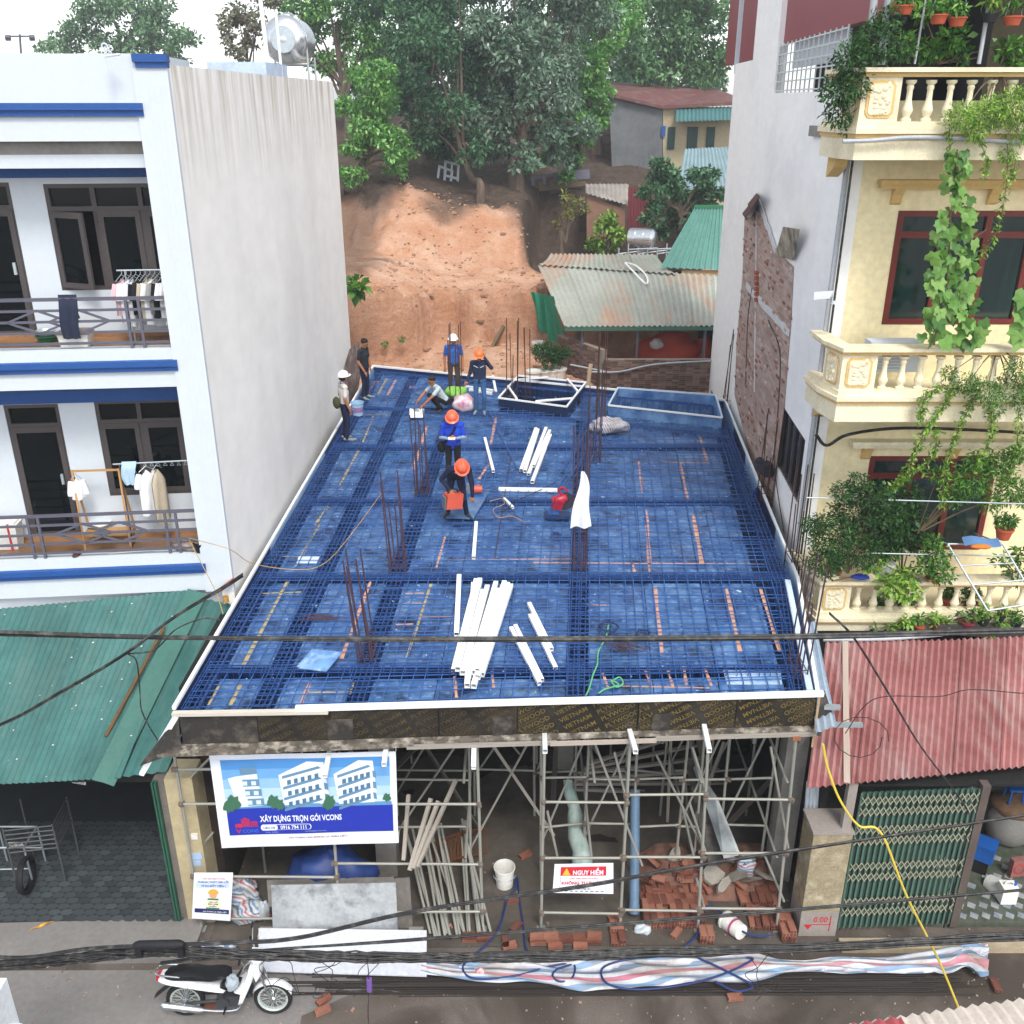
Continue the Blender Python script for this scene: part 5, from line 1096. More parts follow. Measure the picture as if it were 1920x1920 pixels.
# ---------------- poster and warning sign
YP = 11.2
ban2 = empty('poster', at_y(398, 1728, YP), 'white apology poster with blue lettering beside the beige post', 'poster')
f = sheet_map([at_y(364, 1636, YP), at_y(437, 1636, YP), at_y(432, 1727, YP-.03), at_y(360, 1722, YP-.03)], .001, (2, 2)); ban = ban2
MB().grid(lambda u, v: f(u, v), 12, 12).build('paper', pm('white', '#e4e9f4'), ban, smooth=True)
dec('printed_frame', pm('ice_blue', '#c2d4f2'), lambda m: decal_rect(m, f, .07, .2, .93, .32, .003, 4, 2)); dec('lettering', pm('crimson', '#b8344e'), lambda m: decal_text(m, f, 'CÔNG TRÌNH ĐANG THI CÔNG', .22, .105, .8, .14, .004, .02))
dec('lettering', pm('navy', '#24408e'), lambda m: (decal_text(m, f, 'THÀNH THẬT XIN LỖI', .1, .155, .9, .215, .006, .03), decal_text(m, f, 'VÌ SỰ BẤT TIỆN !', .2, .235, .84, .3, .006, .03)))
dec('printed_band', pm('navy2', '#232a5e'), lambda m: decal_rect(m, f, .06, .765, .95, .855, .003, 4, 2)); dec('lettering', pm('white', '#e4e9f4'), lambda m: decal_text(m, f, 'AN TOÀN LÀ TRÊN HẾT', .28, .79, .9, .83, .006, .02))
def disc(m, u_, v_, ru, rv, off, a0=0, a1=6.283): decal_poly(m, f, [(u_+ru*math.cos(a), v_-rv*math.sin(a)) for a in [a0+(a1-a0)*i/16 for i in range(17)]], off)
dec('printed_figure', pm('green', '#1f7a55'), lambda m: decal_poly(m, f, [(.35, .76), (.38, .54), (.66, .54), (.7, .76)], .003)); dec('printed_face', pm('skin', '#d9a07e'), lambda m: disc(m, .52, .47, .1, .075, .004)); dec('printed_helmet', pm('yellow', '#d8a838'), lambda m: disc(m, .52, .44, .14, .1, .006, 0, 3.1416))
dec('printed_card', pm('cream', '#e8e2c8'), lambda m: decal_rect(m, f, .33, .57, .73, .73, .006, 2, 2)); dec('lettering', pm('black', '#22222a'), lambda m: (decal_text(m, f, 'XIN LỖI', .41, .585, .65, .625, .008, .02), decal_text(m, f, 'ĐÃ LÀM', .4, .63, .66, .67, .008, .02), decal_text(m, f, 'PHIỀN', .44, .675, .62, .715, .008, .02)))
YW = 11.15
ban = empty('warning_sign', at_y(1095, 1676, YW), 'white and red no-entry warning sign on the front scaffold', 'sign')
f = sheet_map([at_y(1040, 1620, YW), at_y(1150, 1618, YW), at_y(1150, 1676, YW-.02), at_y(1036, 1674, YW-.02)], .0008, (2, 1))
MB().grid(lambda u, v: f(u, v), 12, 6).build('panel', pm('white', '#e4e9f4'), ban, smooth=True)
dec('printed_band', pm('signal_red', '#cc2b36'), lambda m: decal_rect(m, f, .11, .1, .88, .4, .003, 4, 2)); dec('lettering', pm('white', '#e4e9f4'), lambda m: decal_text(m, f, 'NGUY HIỂM', .32, .13, .83, .37, .005, .03)); dec('triangle', pm('warn_yellow', '#d6b83c'), lambda m: decal_poly(m, f, [(.14, .38), (.21, .13), (.28, .38)], .005))
dec('lettering', pm('signal_red', '#cc2b36'), lambda m: (decal_text(m, f, 'CÔNG TRÌNH ĐANG THI CÔNG', .26, .46, .74, .52, .004, .01), decal_text(m, f, 'KHÔNG TỰ Ý VÀO', .14, .57, .83, .73, .004, .03)))
dec('lettering', pm('black', '#22222a'), lambda m: decal_text(m, f, 'XIN CẢM ƠN', .38, .8, .62, .87, .004, .02))
for e_ in range(9): dec('dash', pm('black', '#22222a'), lambda m: (decal_rect(m, f, .11+e_*.085, .91, .11+e_*.085+.05, .935, .004, 1, 1), decal_rect(m, f, .11, .42+e_*.055, .118, .42+e_*.055+.03, .004, 1, 1), decal_rect(m, f, .872, .42+e_*.055, .88, .42+e_*.055+.03, .004, 1, 1)))
# ---------------- stacked form panels and white boards
pn = M('grey_form_panel', '#a9adb0', .6, .3, 2, col2='#8b9094', dirt='#343a44', dirt_amt=.85, dscale=3)
pn2 = M('brown_form_panel', '#7b7670', .7, .4, 3, col2='#4c4a48', dirt='#a9a49a', dirt_amt=.6, dscale=3)
for (q4, mt, lab) in (([(508, 1660), (742, 1655), (746, 1746), (512, 1752)], pn, 'pale mottled form panel leaning in front of the stack'), ([(500, 1650), (738, 1644), (744, 1700), (504, 1700)], pn2, 'dark form panel behind the pale mottled one'), ([(735, 1648), (768, 1645), (774, 1744), (744, 1746)], pn2, 'narrow grey panel end at the right of the stack')):
    Yk = 11.02 if mt is pn else 11.3; T = [at_y(x, y, Yk+(.22 if i < 2 else 0)) for i, (x, y) in enumerate(q4)]; n_ = (T[1]-T[0]).cross(T[3]-T[0]).normalized()
    MB().prism(T, n_*-.02 if n_.y < 0 else n_*.02).build('form_panel', mt, label=lab, cat='panel')
wbrd = M('white_board', '#c9ccd4', .6, .06, 2)
c4 = [at_z(485, 1790, .26), at_z(800, 1790, .26), at_z(800, 1746, .34), at_z(485, 1742, .34)]; MB().prism(c4, (0, 0, .02)).build('white_board', wbrd, label='wide white board lying before the form panels', cat='board')
c4 = [at_z(470, 1822, .1), at_z(800, 1832, .1), at_z(800, 1798, .14), at_z(470, 1798, .14)]; MB().prism(c4, (0, 0, .02)).build('white_board', wbrd, label='white board beside the motorbike front wheel, nearest the street', cat='board')
for x in (500, 640, 780): a = at_z(x, 1775, 0); MB().box(a+V(0, .05, .13), (.22, .2, .25)).build('support_block', concrete, label='concrete block under the white board, %s' % {500: 'left one', 640: 'middle one', 780: 'right one'}[x], cat='block')
# bagged things and tarpaulins in the left bay
stripe_m = None
def striped(name, n=5, cols=('#c6cbd0', '#7496b8', '#c6cbd0', '#b87484', '#c6cbd0', '#5a7690')):
    m = bpy.data.materials.new(name); m.use_nodes = True; nt = m.node_tree; b = nt.nodes['Principled BSDF']
    at = nt.nodes.new('ShaderNodeAttribute'); at.attribute_name = 'stripe'
    fr = nt.nodes.new('ShaderNodeMath'); fr.operation = 'FRACT'; nt.links.new(at.outputs['Fac'], fr.inputs[0])
    r = nt.nodes.new('ShaderNodeValToRGB'); r.color_ramp.interpolation = 'CONSTANT'; e = r.color_ramp.elements
    while len(e) < len(cols): e.new(.5)
    for i, c in enumerate(cols): e[i].position = i/len(cols); e[i].color = C(c)
    nt.links.new(fr.outputs[0], r.inputs[0])
    d = _ramp(nt, _noise(nt, _coord(nt), 3, 6), [(.42, 0.), (.7, .65)]); out = _mix(nt, r.outputs[0], C('#8b7c6c'), d)
    nt.links.new(out, b.inputs['Base Color']); b.inputs['Roughness'].default_value = .45
    bn = nt.nodes.new('ShaderNodeBump'); bn.inputs['Strength'].default_value = .5; bn.inputs['Distance'].default_value = .02; nt.links.new(_noise(nt, _coord(nt), 7, 5), bn.inputs['Height']); nt.links.new(bn.outputs[0], b.inputs['Normal'])
    return m
stripe_m = striped('striped_tarpaulin')
def stripe_attr(o, fn):
    me = o.data; a = me.attributes.new('stripe', 'FLOAT', 'POINT'); a.data.foreach_set('value', [fn(v.co) for v in me.vertices]); return o
def striped_lump(c, r, label, seed, k=6, ax=(.3, .2, 1), name='tarpaulin_bundle'):
    o = lump(name, c, r, stripe_m, label, 'tarpaulin', seed, .35, 24, 14, 1.8, fold=.08); A = Vector(ax)
    return stripe_attr(o, lambda v: (v.dot(A)+.05*math.sin(v.x*9))*k)
striped_lump(at_z(452, 1690, GZ), (.3, .25, .22), 'striped tarpaulin bundle behind the poster, upper one', 2); striped_lump(at_z(468, 1715, GZ), (.32, .22, .13), 'striped tarpaulin bundle behind the poster, lower one', 5)
striped_lump(at_y(1398, 1625, 12.2)-V(0, 0, .25), (.16, .12, .26), 'striped tarpaulin rag by the right column', 7)
btm = M('blue_tarpaulin', '#26407f', .5, .3, 2)
lump('blue_tarpaulin', at_z(620, 1640, GZ+.6)-V(0, 0, .5), (.75, .4, .55), btm, 'dark blue tarpaulin heap behind the banner bottom', 'tarpaulin', 9, .3, 24, 14)
lump('plastic_bag', at_z(497, 1722, GZ), (.09, .08, .2), M('clear_plastic', '#c2ccd2', .3, .2, 6), 'crumpled clear plastic left of the form panels', 'plastic bag', 11, .4)
lump('plastic_bag', at_z(1205, 1745, GZ), (.14, .1, .06), _mats['clear_plastic'], 'crumpled clear plastic before the big brick stack', 'plastic bag', 12, .5)
# ---------------- bricks
bm_ = MB(); bm_.b2((-.11, -.0525, -.03), (.11, .0525, .03)); bm_.mi = 1
for s in (-1, 1):
    for yy in (-.026, .026):
        for zz in (-.013, .013): bm_.box((s*.1105, yy, zz), (.002, .026, .016))
for s in (-1, 1):
    for k in range(5): bm_.mi = 2; bm_.box((0, s*.053, -.02+k*.01), (.2, .002, .003)); bm_.box((0, -.04+k*.02, .0305), (.2, .003, .002))
bricks = [bm_.mesh('brick', [M('brick_%d' % i, c, .9, .3, 12, col2=c2, bump=.3), M('brick_hole', '#2a1c18', .95), M('brick_groove_%d' % i, c2, .95)]) for i, (c, c2) in enumerate((('#9a6552', '#80503f'), ('#8c5645', '#6e4436'), ('#a3705d', '#8a5a49'), ('#7a4b3e', '#5e3a30')))]
brng = random.Random(12)
def brick(p, rot, label, group): o = link('brick', bricks[brng.randrange(4)], mw=Matrix.Translation(p) @ Euler(rot).to_matrix().to_4x4()); return tag(o, label, 'brick', group)
def stack(px_, py_, nx, ny, nz, label, yaw=0, end=True, z=GZ):
    """bricks stacked with their ends (or sides) to the street"""
    c = at_z(px_, py_, z); g = label.replace('brick in', 'bricks in'); sx, sy = (.108, .225) if end else (.225, .108); R = Matrix.Rotation(yaw, 3, 'Z')
    for k in range(nz):
        for i in range(nx):
            for j in range(ny):
                if k == nz-1 and brng.random() < .3: continue
                p = c+R @ Vector(((i-nx/2+.5)*sx+brng.gauss(0, .006), (j+.5)*sy+brng.gauss(0, .006), .03+k*.0625)); brick(p, (0, 0, yaw+(math.pi/2 if end else 0)+brng.gauss(0, .04)), label, g)
stack(895, 1768, 2, 1, 2, 'brick in the small stack at the foot of the second scaffold post', 0, False)
stack(1035, 1772, 3, 1, 3, 'brick in the row of stacks under the warning sign', .05, False); stack(1100, 1772, 2, 1, 3, 'brick in the row of stacks under the warning sign', -.08, False); stack(1020, 1768, 2, 1, 2, 'brick in the row of stacks under the warning sign', .3, False)
stack(1160, 1775, 2, 2, 2, 'brick in the stack at the end of the blue-grey pipe', 0, True)
stack(1265, 1742, 9, 3, 3, 'brick in the big stack behind the front scaffold', 0, True); stack(1270, 1738-28, 9, 2, 3, 'brick in the big stack behind the front scaffold', .03, True)
stack(1325, 1772, 2, 1, 4, 'brick in the small tower left of the lying bucket', 0, True); stack(1478, 1768, 2, 2, 4, 'brick in the small tower at the foot of the last scaffold post', 0, True)
stack(1425, 1702, 6, 3, 2, 'brick in the low stack behind the lying bucket', .05, True); stack(1430, 1745, 4, 2, 2, 'brick in the low stack right of the lying bucket', -.1, True)
for i in range(64):
    p = at_z(1212+brng.random()*205, 1615+brng.random()*62, GZ); p.z += .05+brng.random()*.26; brick(p, (brng.uniform(-.7, .7), brng.uniform(-.7, .7), brng.uniform(0, 3.1)), 'brick tumbled in the rubble heap under the right bays', 'bricks tumbled in the rubble heap')
for lab, q_ in (('brick lying alone before the bucket passage', (955, 1775, .3)), ('brick lying flat in the passage middle', (968, 1740, .9)), ('brick behind the white bucket', (985, 1605, .6)), ('brick upright beside the row of stacks', (948, 1770, 1.57)), ('half sunk brick in the passage cement', (960, 1690, .2)), ('brick on the tarpaulin between hose loops', (885, 1822, -.3)), ('brick fragment left of the plastic bag', (1152, 1722, .4)), ('small brick piece before the big stack', (1268, 1752, .9)), ('brick end lying on the long street bars', (1378, 1872, .1)), ('brick at the right end of the long street bars', (1866, 1850, 1.5)), ('broken brick on the street near the front wheel, upper one', (607, 1877, .8)), ('broken brick on the street near the front wheel, lower one', (605, 1897, .5)), ('brick wedged under the motorbike', (395, 1890, .05)), ('brick laid on the tarpaulin edge, left one', (1041, 1776, .05)), ('brick laid on the tarpaulin edge, right one', (1088, 1776, .02))):
    p = at_z(q_[0], q_[1], .03); tag(brick(p+V(0, 0, .03), (0, 0, q_[2]), lab, None), lab)
rub = M('rubble_grey', '#9d978d', .95, .25, 4, bump=.4)
for i, (x, y, s) in enumerate(((1330, 1668, .22), (1352, 1690, .16), (1372, 1672, .24), (1405, 1680, .2), (1432, 1672, .2), (1362, 1635, .15), (1395, 1640, .18), (1260, 1632, .13), (1285, 1640, .12), (1420, 1630, .17))):
    p = at_z(x, y, GZ); n_ = brng.randrange(5, 8); pts = [p+V(s*math.cos(a)*brng.uniform(.6, 1.1), s*.7*math.sin(a)*brng.uniform(.6, 1.1), .3+.1*math.sin(a+i)+brng.uniform(0, .05)) for a in [6.283*k/n_ for k in range(n_)]]
    MB().prism(pts, (.02, -.03, .06)).build('mortar_slab', rub, label='flat grey slab of broken mortar on the brick rubble', cat='rubble', group='mortar slabs on the brick rubble')
bank2 = MB().grid(lambda u, v: at_z(lerp(1195, 1450, u), lerp(1690, 1600, v), GZ)+V(0, 0, .22*sst(0, .4, v)*sst(0, .15, u)*(1-sst(.9, 1, u))+.03*mnoise.noise(Vector((u*9, v*9, 0)))), 24, 12); bank2.build('rubble_fines', M('brick_dust', '#8a6556', .95, .4, 5, col2='#5e4a42', bump=.5), smooth=True, kind='stuff', label='brick dust and fines under the rubble heap')
# ================================================================ yellow house on the right
yel = M('cream_yellow_render', '#eee0b6', .8, .07, .9, dirt='#b8a678', dirt_amt=.3, dscale=.8, dstretch=(1.5, 1.5, .3))
trim = M('ochre_trim', '#d3b273', .75, .1, 3); cream = M('cream_trim', '#e9dfc0', .75, .1, 3, dirt='#a2947a', dirt_amt=.45, dscale=1.8, dstretch=(1, 1, .5))
maroon = M('maroon_frame', '#6d2620', .45, .2, 4); curtain = M('green_curtain_glass', '#12302f', .1, .45, 3, col2='#0a1a1c', stretch=(4, 1, .3), spec=.8)
stucco_r = M('pale_grey_render', '#f6f6f4', .9, .05, .8, fine=.05, stretch=(1, .3, .7), dirt='#c2c4c8', dirt_amt=.5, dscale=.6, dstretch=(1.2, .4, .35), bump=.12, bscale=14)
yh = empty('yellow_house', (5.4, 16.2, 0), 'cream yellow house with three balustraded balconies full of plants', 'house')
def yp(n, mb, mt, par=None, **k): return mb.build(n, mt, par or yh, **k)
YW_, YBf, X0, X1 = 16.2, 14.95, 5.36, 11.5
rear = Vector((6.35, 30.1, 0)); c0 = Vector((X0, YW_-.0, 0)); wd_ = (rear-c0).normalized(); wn_ = Vector((-wd_.y, wd_.x, 0))
def wpt(s, z, o=0): return c0+wd_*s+wn_*o+Vector((0, 0, z))
def wall_s(px_, py_): p = at_plane(px_, py_, c0, (wn_.x, wn_.y, 0)); return (p-c0).dot(wd_), p.z
WL = (rear-c0).length
# side wall: pieces with different heights
sA, zA = wall_s(1372, 112); sB, _ = wall_s(1412, 107); sC, _ = wall_s(1456, 110); sD, zD_ = wall_s(1545, 138)
wA = wall_s(1462, 800); wB_ = wall_s(1502, 868); wC = wall_s(1458, 880); wD = wall_s(1497, 965)
sw0, sw1 = wall_s(1500, 905)[0], wall_s(1459, 840)[0]; swz0, swz1 = 4.95, 6.25
def wp_(a, b, z0, z1, t=.22, mt=stucco_r, n='side_wall', o=0): return yp(n, MB().prism([wpt(a, z0, o), wpt(b, z0, o), wpt(b, z0, o-t), wpt(a, z0, o-t)], (0, 0, z1-z0)), mt)
wp_(0, sw0, 0, 12.15); wp_(sw0, sw1, 0, swz0); wp_(sw0, sw1, swz1, 12.15); wp_(sw1, sC, 0, 12.15); wp_(sC, sB, 0, 15.5); wp_(sB, WL, 0, 12.95)
# side window
w = empty('side_window'); setpar(w, yh); m = MB()
for a, b, z0, z1 in ((sw0, sw1, swz0, swz0+.06), (sw0, sw1, swz1-.06, swz1)): m.prism([wpt(a, z0, -.03), wpt(b, z0, -.03), wpt(b, z0, -.1), wpt(a, z0, -.1)], (0, 0, z1-z0))
for i in range(5): s = lerp(sw0+.04, sw1-.04, i/4); m.prism([wpt(s-.045, swz0+.06, -.03), wpt(s+.045, swz0+.06, -.03), wpt(s+.045, swz0+.06, -.1), wpt(s-.045, swz0+.06, -.1)], (0, 0, swz1-swz0-.12))
m.build('frame', alu_dark, w); MB().face([wpt(sw0, swz0, -.07), wpt(sw1, swz0, -.07), wpt(sw1, swz1, -.07), wpt(sw0, swz1, -.07)]).build('pane', glass, w)
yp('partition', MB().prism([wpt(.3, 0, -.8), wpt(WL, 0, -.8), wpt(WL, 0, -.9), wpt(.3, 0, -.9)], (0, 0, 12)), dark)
# bare brick gable left from a torn-down house: brickwork patch, mortar edge strips, old tiles
gable = M('rough_exposed_masonry', '#b39e94', .95, .4, 7, col2='#8f766c', stretch=(1, .2, 1), dirt='#c9beb6', dirt_amt=.7, dscale=4, bump=.8, bscale=22); nt = gable.node_tree
sx_ = nt.nodes.new('ShaderNodeSeparateXYZ'); nt.links.new(_coord(nt), sx_.inputs[0]); cx_ = nt.nodes.new('ShaderNodeCombineXYZ'); nt.links.new(sx_.outputs[1], cx_.inputs[0]); nt.links.new(sx_.outputs[2], cx_.inputs[1])
bt = nt.nodes.new('ShaderNodeTexBrick'); nt.links.new(cx_.outputs[0], bt.inputs['Vector'])
for k_, v_ in (('Scale', 1), ('Brick Width', .24), ('Row Height', .075), ('Mortar Size', .012), ('Color1', C('#a87866')), ('Color2', C('#8c5f4e')), ('Mortar', C('#b8aca2'))): bt.inputs[k_].default_value = v_
bs_ = nt.nodes['Principled BSDF']; old = bs_.inputs['Base Color'].links[0].from_socket; nt.links.new(_mix(nt, bt.outputs['Color'], old, _ramp(nt, _noise(nt, _coord(nt, (1, .3, 1)), 1.5, 5), [(.3, .5), (.6, 1.)])), bs_.inputs['Base Color'])
def wq(px_, py_, o): p = at_plane(px_, py_, c0+wn_*o, (wn_.x, wn_.y, 0)); return p
G = [(1424, 378), (1408, 410), (1397, 405), (1393, 520), (1382, 640), (1378, 740), (1440, 990), (1447, 960), (1470, 770), (1483, 600), (1488, 500), (1455, 470)]
poly = [wq(x, y, .012) for x, y in G]; yp('brick_gable_patch', MB().prism(poly, wn_*.015), gable)
gb_ = [MB().b2((-.1, 0, -.025), (.1, .03, .025)).mesh('brick', M('gable_brick_%d' % i, c, .95, .35, 9, ovar=.2)) for i, c in enumerate(('#a8786a', '#8f6253', '#b9a398', '#c4b8ae'))]; rg = random.Random(6); R_w = Matrix.Rotation(math.atan2(wd_.y, wd_.x), 4, 'Z'); gp2 = [Vector(((p-c0).dot(wd_), p.z, 0)) for p in poly]; ng = 0
for _ in range(1500):
    q2 = Vector((rg.uniform(0, 13), round(rg.uniform(4.4, 10.5)/.075)*.075, 0))
    if ng < 290 and inside(q2, gp2): link('brick', gb_[rg.randrange(4)], yh, mw=Matrix.Translation(wpt(q2.x, q2.y, .02+rg.uniform(-.012, .008))) @ R_w); ng += 1
mort = M('mortar_edge', '#cfd0d2', .9, .15, 4)
for A_, B_, w_ in (((1424, 378), (1455, 470), .16), ((1400, 535), (1480, 625), .17), ((1419, 400), (1415, 735), .05)): a, b = wq(*A_, .028), wq(*B_, .028); n3 = (b-a).cross(wn_).normalized()*w_*.5; rr_ = random.Random(k_ := int(A_[0])); L_ = [lerp(a, b, i/12)+n3*rr_.uniform(.5, 1.3) for i in range(13)]; R_2 = [lerp(a, b, i/12)-n3*rr_.uniform(.5, 1.3) for i in range(13)]; yp('mortar_strip', MB().prism(L_+R_2[::-1], wn_*.02), mort)
for k, (x, y) in enumerate(((1402, 385), (1392, 402))): yp('old_roof_tile', MB().prism([wq(x, y, .02), wq(x+16, y-20, .02), wq(x+22, y-14, .3), wq(x+6, y+8, .3)], (0, 0, .04)), M('old_roof_tile', '#5a3a34', .9, .3, 6))
yp('scorched_board', MB().prism([wq(1455, 478, .05), wq(1488, 488, .05), wq(1500, 430, .22), wq(1470, 425, .22)], wn_*.02), M('scorched_board', '#b0a58f', .8, .5, 3, col2='#3f3c3a', stretch=(1, 1, 1)))
for k in range(6): p = wq(1420, 512+k*10, .05); yp('brick_stub', MB().box(p, (.12, .2, .07), (0, 0, math.atan2(wd_.y, wd_.x)-1.57)), brick_m)
for pts_, r_ in (([(1425, 100+0*1), (1468, 270), (1470, 330)], 0), ): pass
MB().tube(smooth_path([wq(x, y, .05) for x, y in ((1410, 540), (1402, 600), (1398, 720))], 5), .012, 5).build('wall_cable', black_cable, yh, smooth=True)
MB().tube(smooth_path([wq(x, y, .05) for x, y in ((1440, 600), (1462, 660), (1458, 780), (1452, 870), (1470, 1000))], 5), .012, 5).build('wall_cable', black_cable, yh, smooth=True)
# facade wall with window openings
def ya(px_, py_): p = at_y(px_, py_, YW_); return p.x, p.z
u0, u1z = ya(1685, 395); _, u0z = ya(1660, 608); l0, l1z = ya(1632, 855); _, l0z = ya(1592, 1030); l1x = ya(1872, 858)[0]
UW = (u0, u0+3.0, u0z, u1z); LW_ = (l0, l1x, max(l0z, 4.0), l1z)
xs_ = sorted({X0, X1, UW[0], UW[1], LW_[0], LW_[1]}); zs_ = sorted({2.5, 12.0, UW[2], UW[3], LW_[2], LW_[3]}); m = MB()
for i in range(len(xs_)-1):
    for j in range(len(zs_)-1):
        cx, cz = (xs_[i]+xs_[i+1])/2, (zs_[j]+zs_[j+1])/2
        if any(h[0] < cx < h[1] and h[2] < cz < h[3] for h in (UW, LW_)): continue
        m.b2((xs_[i], YW_, zs_[j]), (xs_[i+1], YW_+.2, zs_[j+1]))
yp('front_wall', m, yel)
def red_window(x0, x1, z0, z1, cols):
    w = empty('window'); setpar(w, yh); y = YW_+.03; m = MB(); tr = z1-.38
    for a, b in (((x0, z0), (x1, z0+.09)), ((x0, z1-.09), (x1, z1)), ((x0, tr-.05), (x1, tr+.05))): m.b2((a[0], y-.04, a[1]), (b[0], y+.05, b[1]))
    for i in range(cols+1): x = lerp(x0+.05, x1-.05, i/cols); m.b2((x-.05, y-.043, z0), (x+.05, y+.053, z1))
    m.build('frame', maroon, w)
    for i in range(cols):
        a, b = lerp(x0+.05, x1-.05, i/cols)+.05, lerp(x0+.05, x1-.05, (i+1)/cols)-.05
        for za, zb_ in ((z0+.09, tr-.05), (tr+.05, z1-.09)): MB().face([(a, y+.01, za), (b, y+.01, za), (b, y+.01, zb_), (a, y+.01, zb_)]).build('pane', curtain, w)
red_window(*UW, 4); red_window(*LW_, 3)
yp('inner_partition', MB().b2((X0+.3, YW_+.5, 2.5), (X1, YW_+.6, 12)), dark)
for z in (ya(1645, 340)[1], ya(1600, 655+170)[1]):
    xa = ya(1645, 340)[0] if z > 9 else ya(1592, 825)[0]; m = MB(); m.b2((xa, YW_-.22, z-.04), (X1, YW_, z+.03)); m.b2((xa+.03, YW_-.17, z-.1), (X1, YW_, z-.04)); yp('cornice', m, trim if z > 9 else cream)
    for k in range(3): x = xa+.25+k*1.55; yp('corbel', MB().prism([(x, YW_-.17, z-.1), (x, YW_, z-.1), (x, YW_, z-.36), (x, YW_-.05, z-.33), (x, YW_-.1, z-.2)], (.16, 0, 0)), trim)
# balconies
bal = MB().lathe([(.075, 0), (.075, .04), (.05, .06), (.05, .09), (.075, .15), (.078, .19), (.06, .26), (.042, .36), (.04, .5), (.05, .53), (.05, .56), (.04, .58), (.075, .62), (.075, .66)], 12).mesh('baluster', cream, True, 50)
def balcony(zf, zr, px_corner, label_i, first):
    """zf floor top, zr rail top"""
    b = empty('balcony'); setpar(b, yh); x0 = px_corner; h = zr-zf; sc = (h-.28)/.66
    ch = [(x0-.1, YW_-.0), (x0-.1, YBf+.55), (x0, YBf), (X1, YBf)]
    def band(o, z0, z1, mt, n, inner=.3):
        out = [(x0-.1-o, YW_), (x0-.1-o, YBf+.52-o*.4), (x0-o*.4, YBf-o), (X1, YBf-o)]; inn = [(X1, YBf+inner), (x0+.15, YBf+inner), (x0-.1+inner*.8, YBf+.62+inner*.4), (x0-.1+inner*.8, YW_)]
        MB().prism([Vector((x, y, z0)) for x, y in out+inn], (0, 0, z1-z0)).build(n, mt, b)
    MB().prism([Vector((x, y, zf-.32)) for x, y in [(x0-.08, YW_), (x0-.08, YBf+.54), (x0+.02, YBf+.02), (X1, YBf+.02), (X1, YW_)]], (0, 0, .3)).build('slab', cream, b)
    band(.03, zf-.4, zf-.1, cream, 'fascia'); band(.06, zf-.1, zf-.04, trim, 'moulding'); band(.1, zf-.04, zf+.03, cream, 'moulding'); band(.04, zf+.03, zf+.12, cream, 'plinth', .2)
    band(.03, zr-.12, zr-.06, trim, 'moulding', .2); band(.09, zr-.06, zr, cream, 'handrail', .24)
    # corner pedestals with floral relief panels
    for (p, q_) in (((x0, YBf), (x0+.56, YBf)), ((x0-.1, YBf+.55), (x0, YBf))):
        p, q_ = Vector((*p, 0)), Vector((*q_, 0)); d = (q_-p).normalized(); n = Vector((d.y, -d.x, 0)); L = (q_-p).length; z0, z1 = zf+.12, zr-.12
        MB().prism([p+V(0, 0, z0), q_+V(0, 0, z0), q_-n*.18+V(0, 0, z0), p-n*.18+V(0, 0, z0)], (0, 0, z1-z0)).build('pedestal', cream, b)
        def pp(u, v, o): return p+d*L*u+n*o+V(0, 0, lerp(z0, z1, v))
        oc = lambda k: [(.14+k, .2), (.24+k*.6, .08+k), (.76-k*.6, .08+k), (.86-k, .2), (.86-k, .8), (.76-k*.6, .92-k), (.24+k*.6, .92-k), (.14+k, .8)]
        MB().prism([pp(u, v, .003) for u, v in oc(0)], n*.012).build('panel', trim, b); MB().prism([pp(u, v, .012) for u, v in oc(.07)], n*.012).build('panel', cream, b)
        rel = MB(); rg = random.Random(3)
        for k in range(26): u, v = rg.uniform(.28, .72), rg.uniform(.17, .83); rel.ball(pp(u, v, .024), (rg.uniform(.02, .05), .014, rg.uniform(.02, .05)), 7, 4)
        rel.build('floral_relief', cream, b, smooth=True)
    x = x0+.72
    while x < X1-.2: o = link('baluster', bal, b, mw=Matrix.Translation((x, YBf+.09, zf+.12)) @ Matrix.Diagonal((1, 1, sc, 1))); x += .29
    for p in ((x0+.02, YW_-.15),): MB().prism([(p[0], YW_, zf-.4), (p[0], YW_-.4, zf-.4), (p[0], YW_-.34, zf-.55), (p[0], YW_-.14, zf-.66), (p[0], YW_, zf-.72)], (.2, 0, 0)).build('bracket', trim, b)
    return b
xT = at_y(1620, 140, YBf).x; xM = at_y(1578, 690, YBf).x; xLo = at_y(1535, 1120, YBf).x
balcony(11.6, 12.43, xT, 'upper', True); balcony(7.60, 8.42, xM, 'middle', False); balcony(3.55, 4.30, xLo, 'lower', False)
# drain pipes along the corner
gp = M('grey_drain_pipe', '#a9aeb4', .5, .1)
MB().tube([V(X0-.06, YW_-.08, 2.6), V(X0-.06, YW_-.08, 11.25)], .045, 10).build('drain_pipe', gp, yh, smooth=True); MB().tube([V(X0-.02, YW_-.2, 2.6), V(X0-.02, YW_-.2, 11.2)], .02, 8).build('drain_pipe', black_cable, yh, smooth=True)
MB().tube(smooth_path([at_y(1580, 265, YBf-.12), at_y(1640, 263, YBf-.12), at_y(1700, 258, YBf-.12), at_y(1780, 259, YBf-.12), at_y(1930, 268, YBf-.12)], 4), .03, 8).build('drain_pipe', gp, yh, smooth=True)
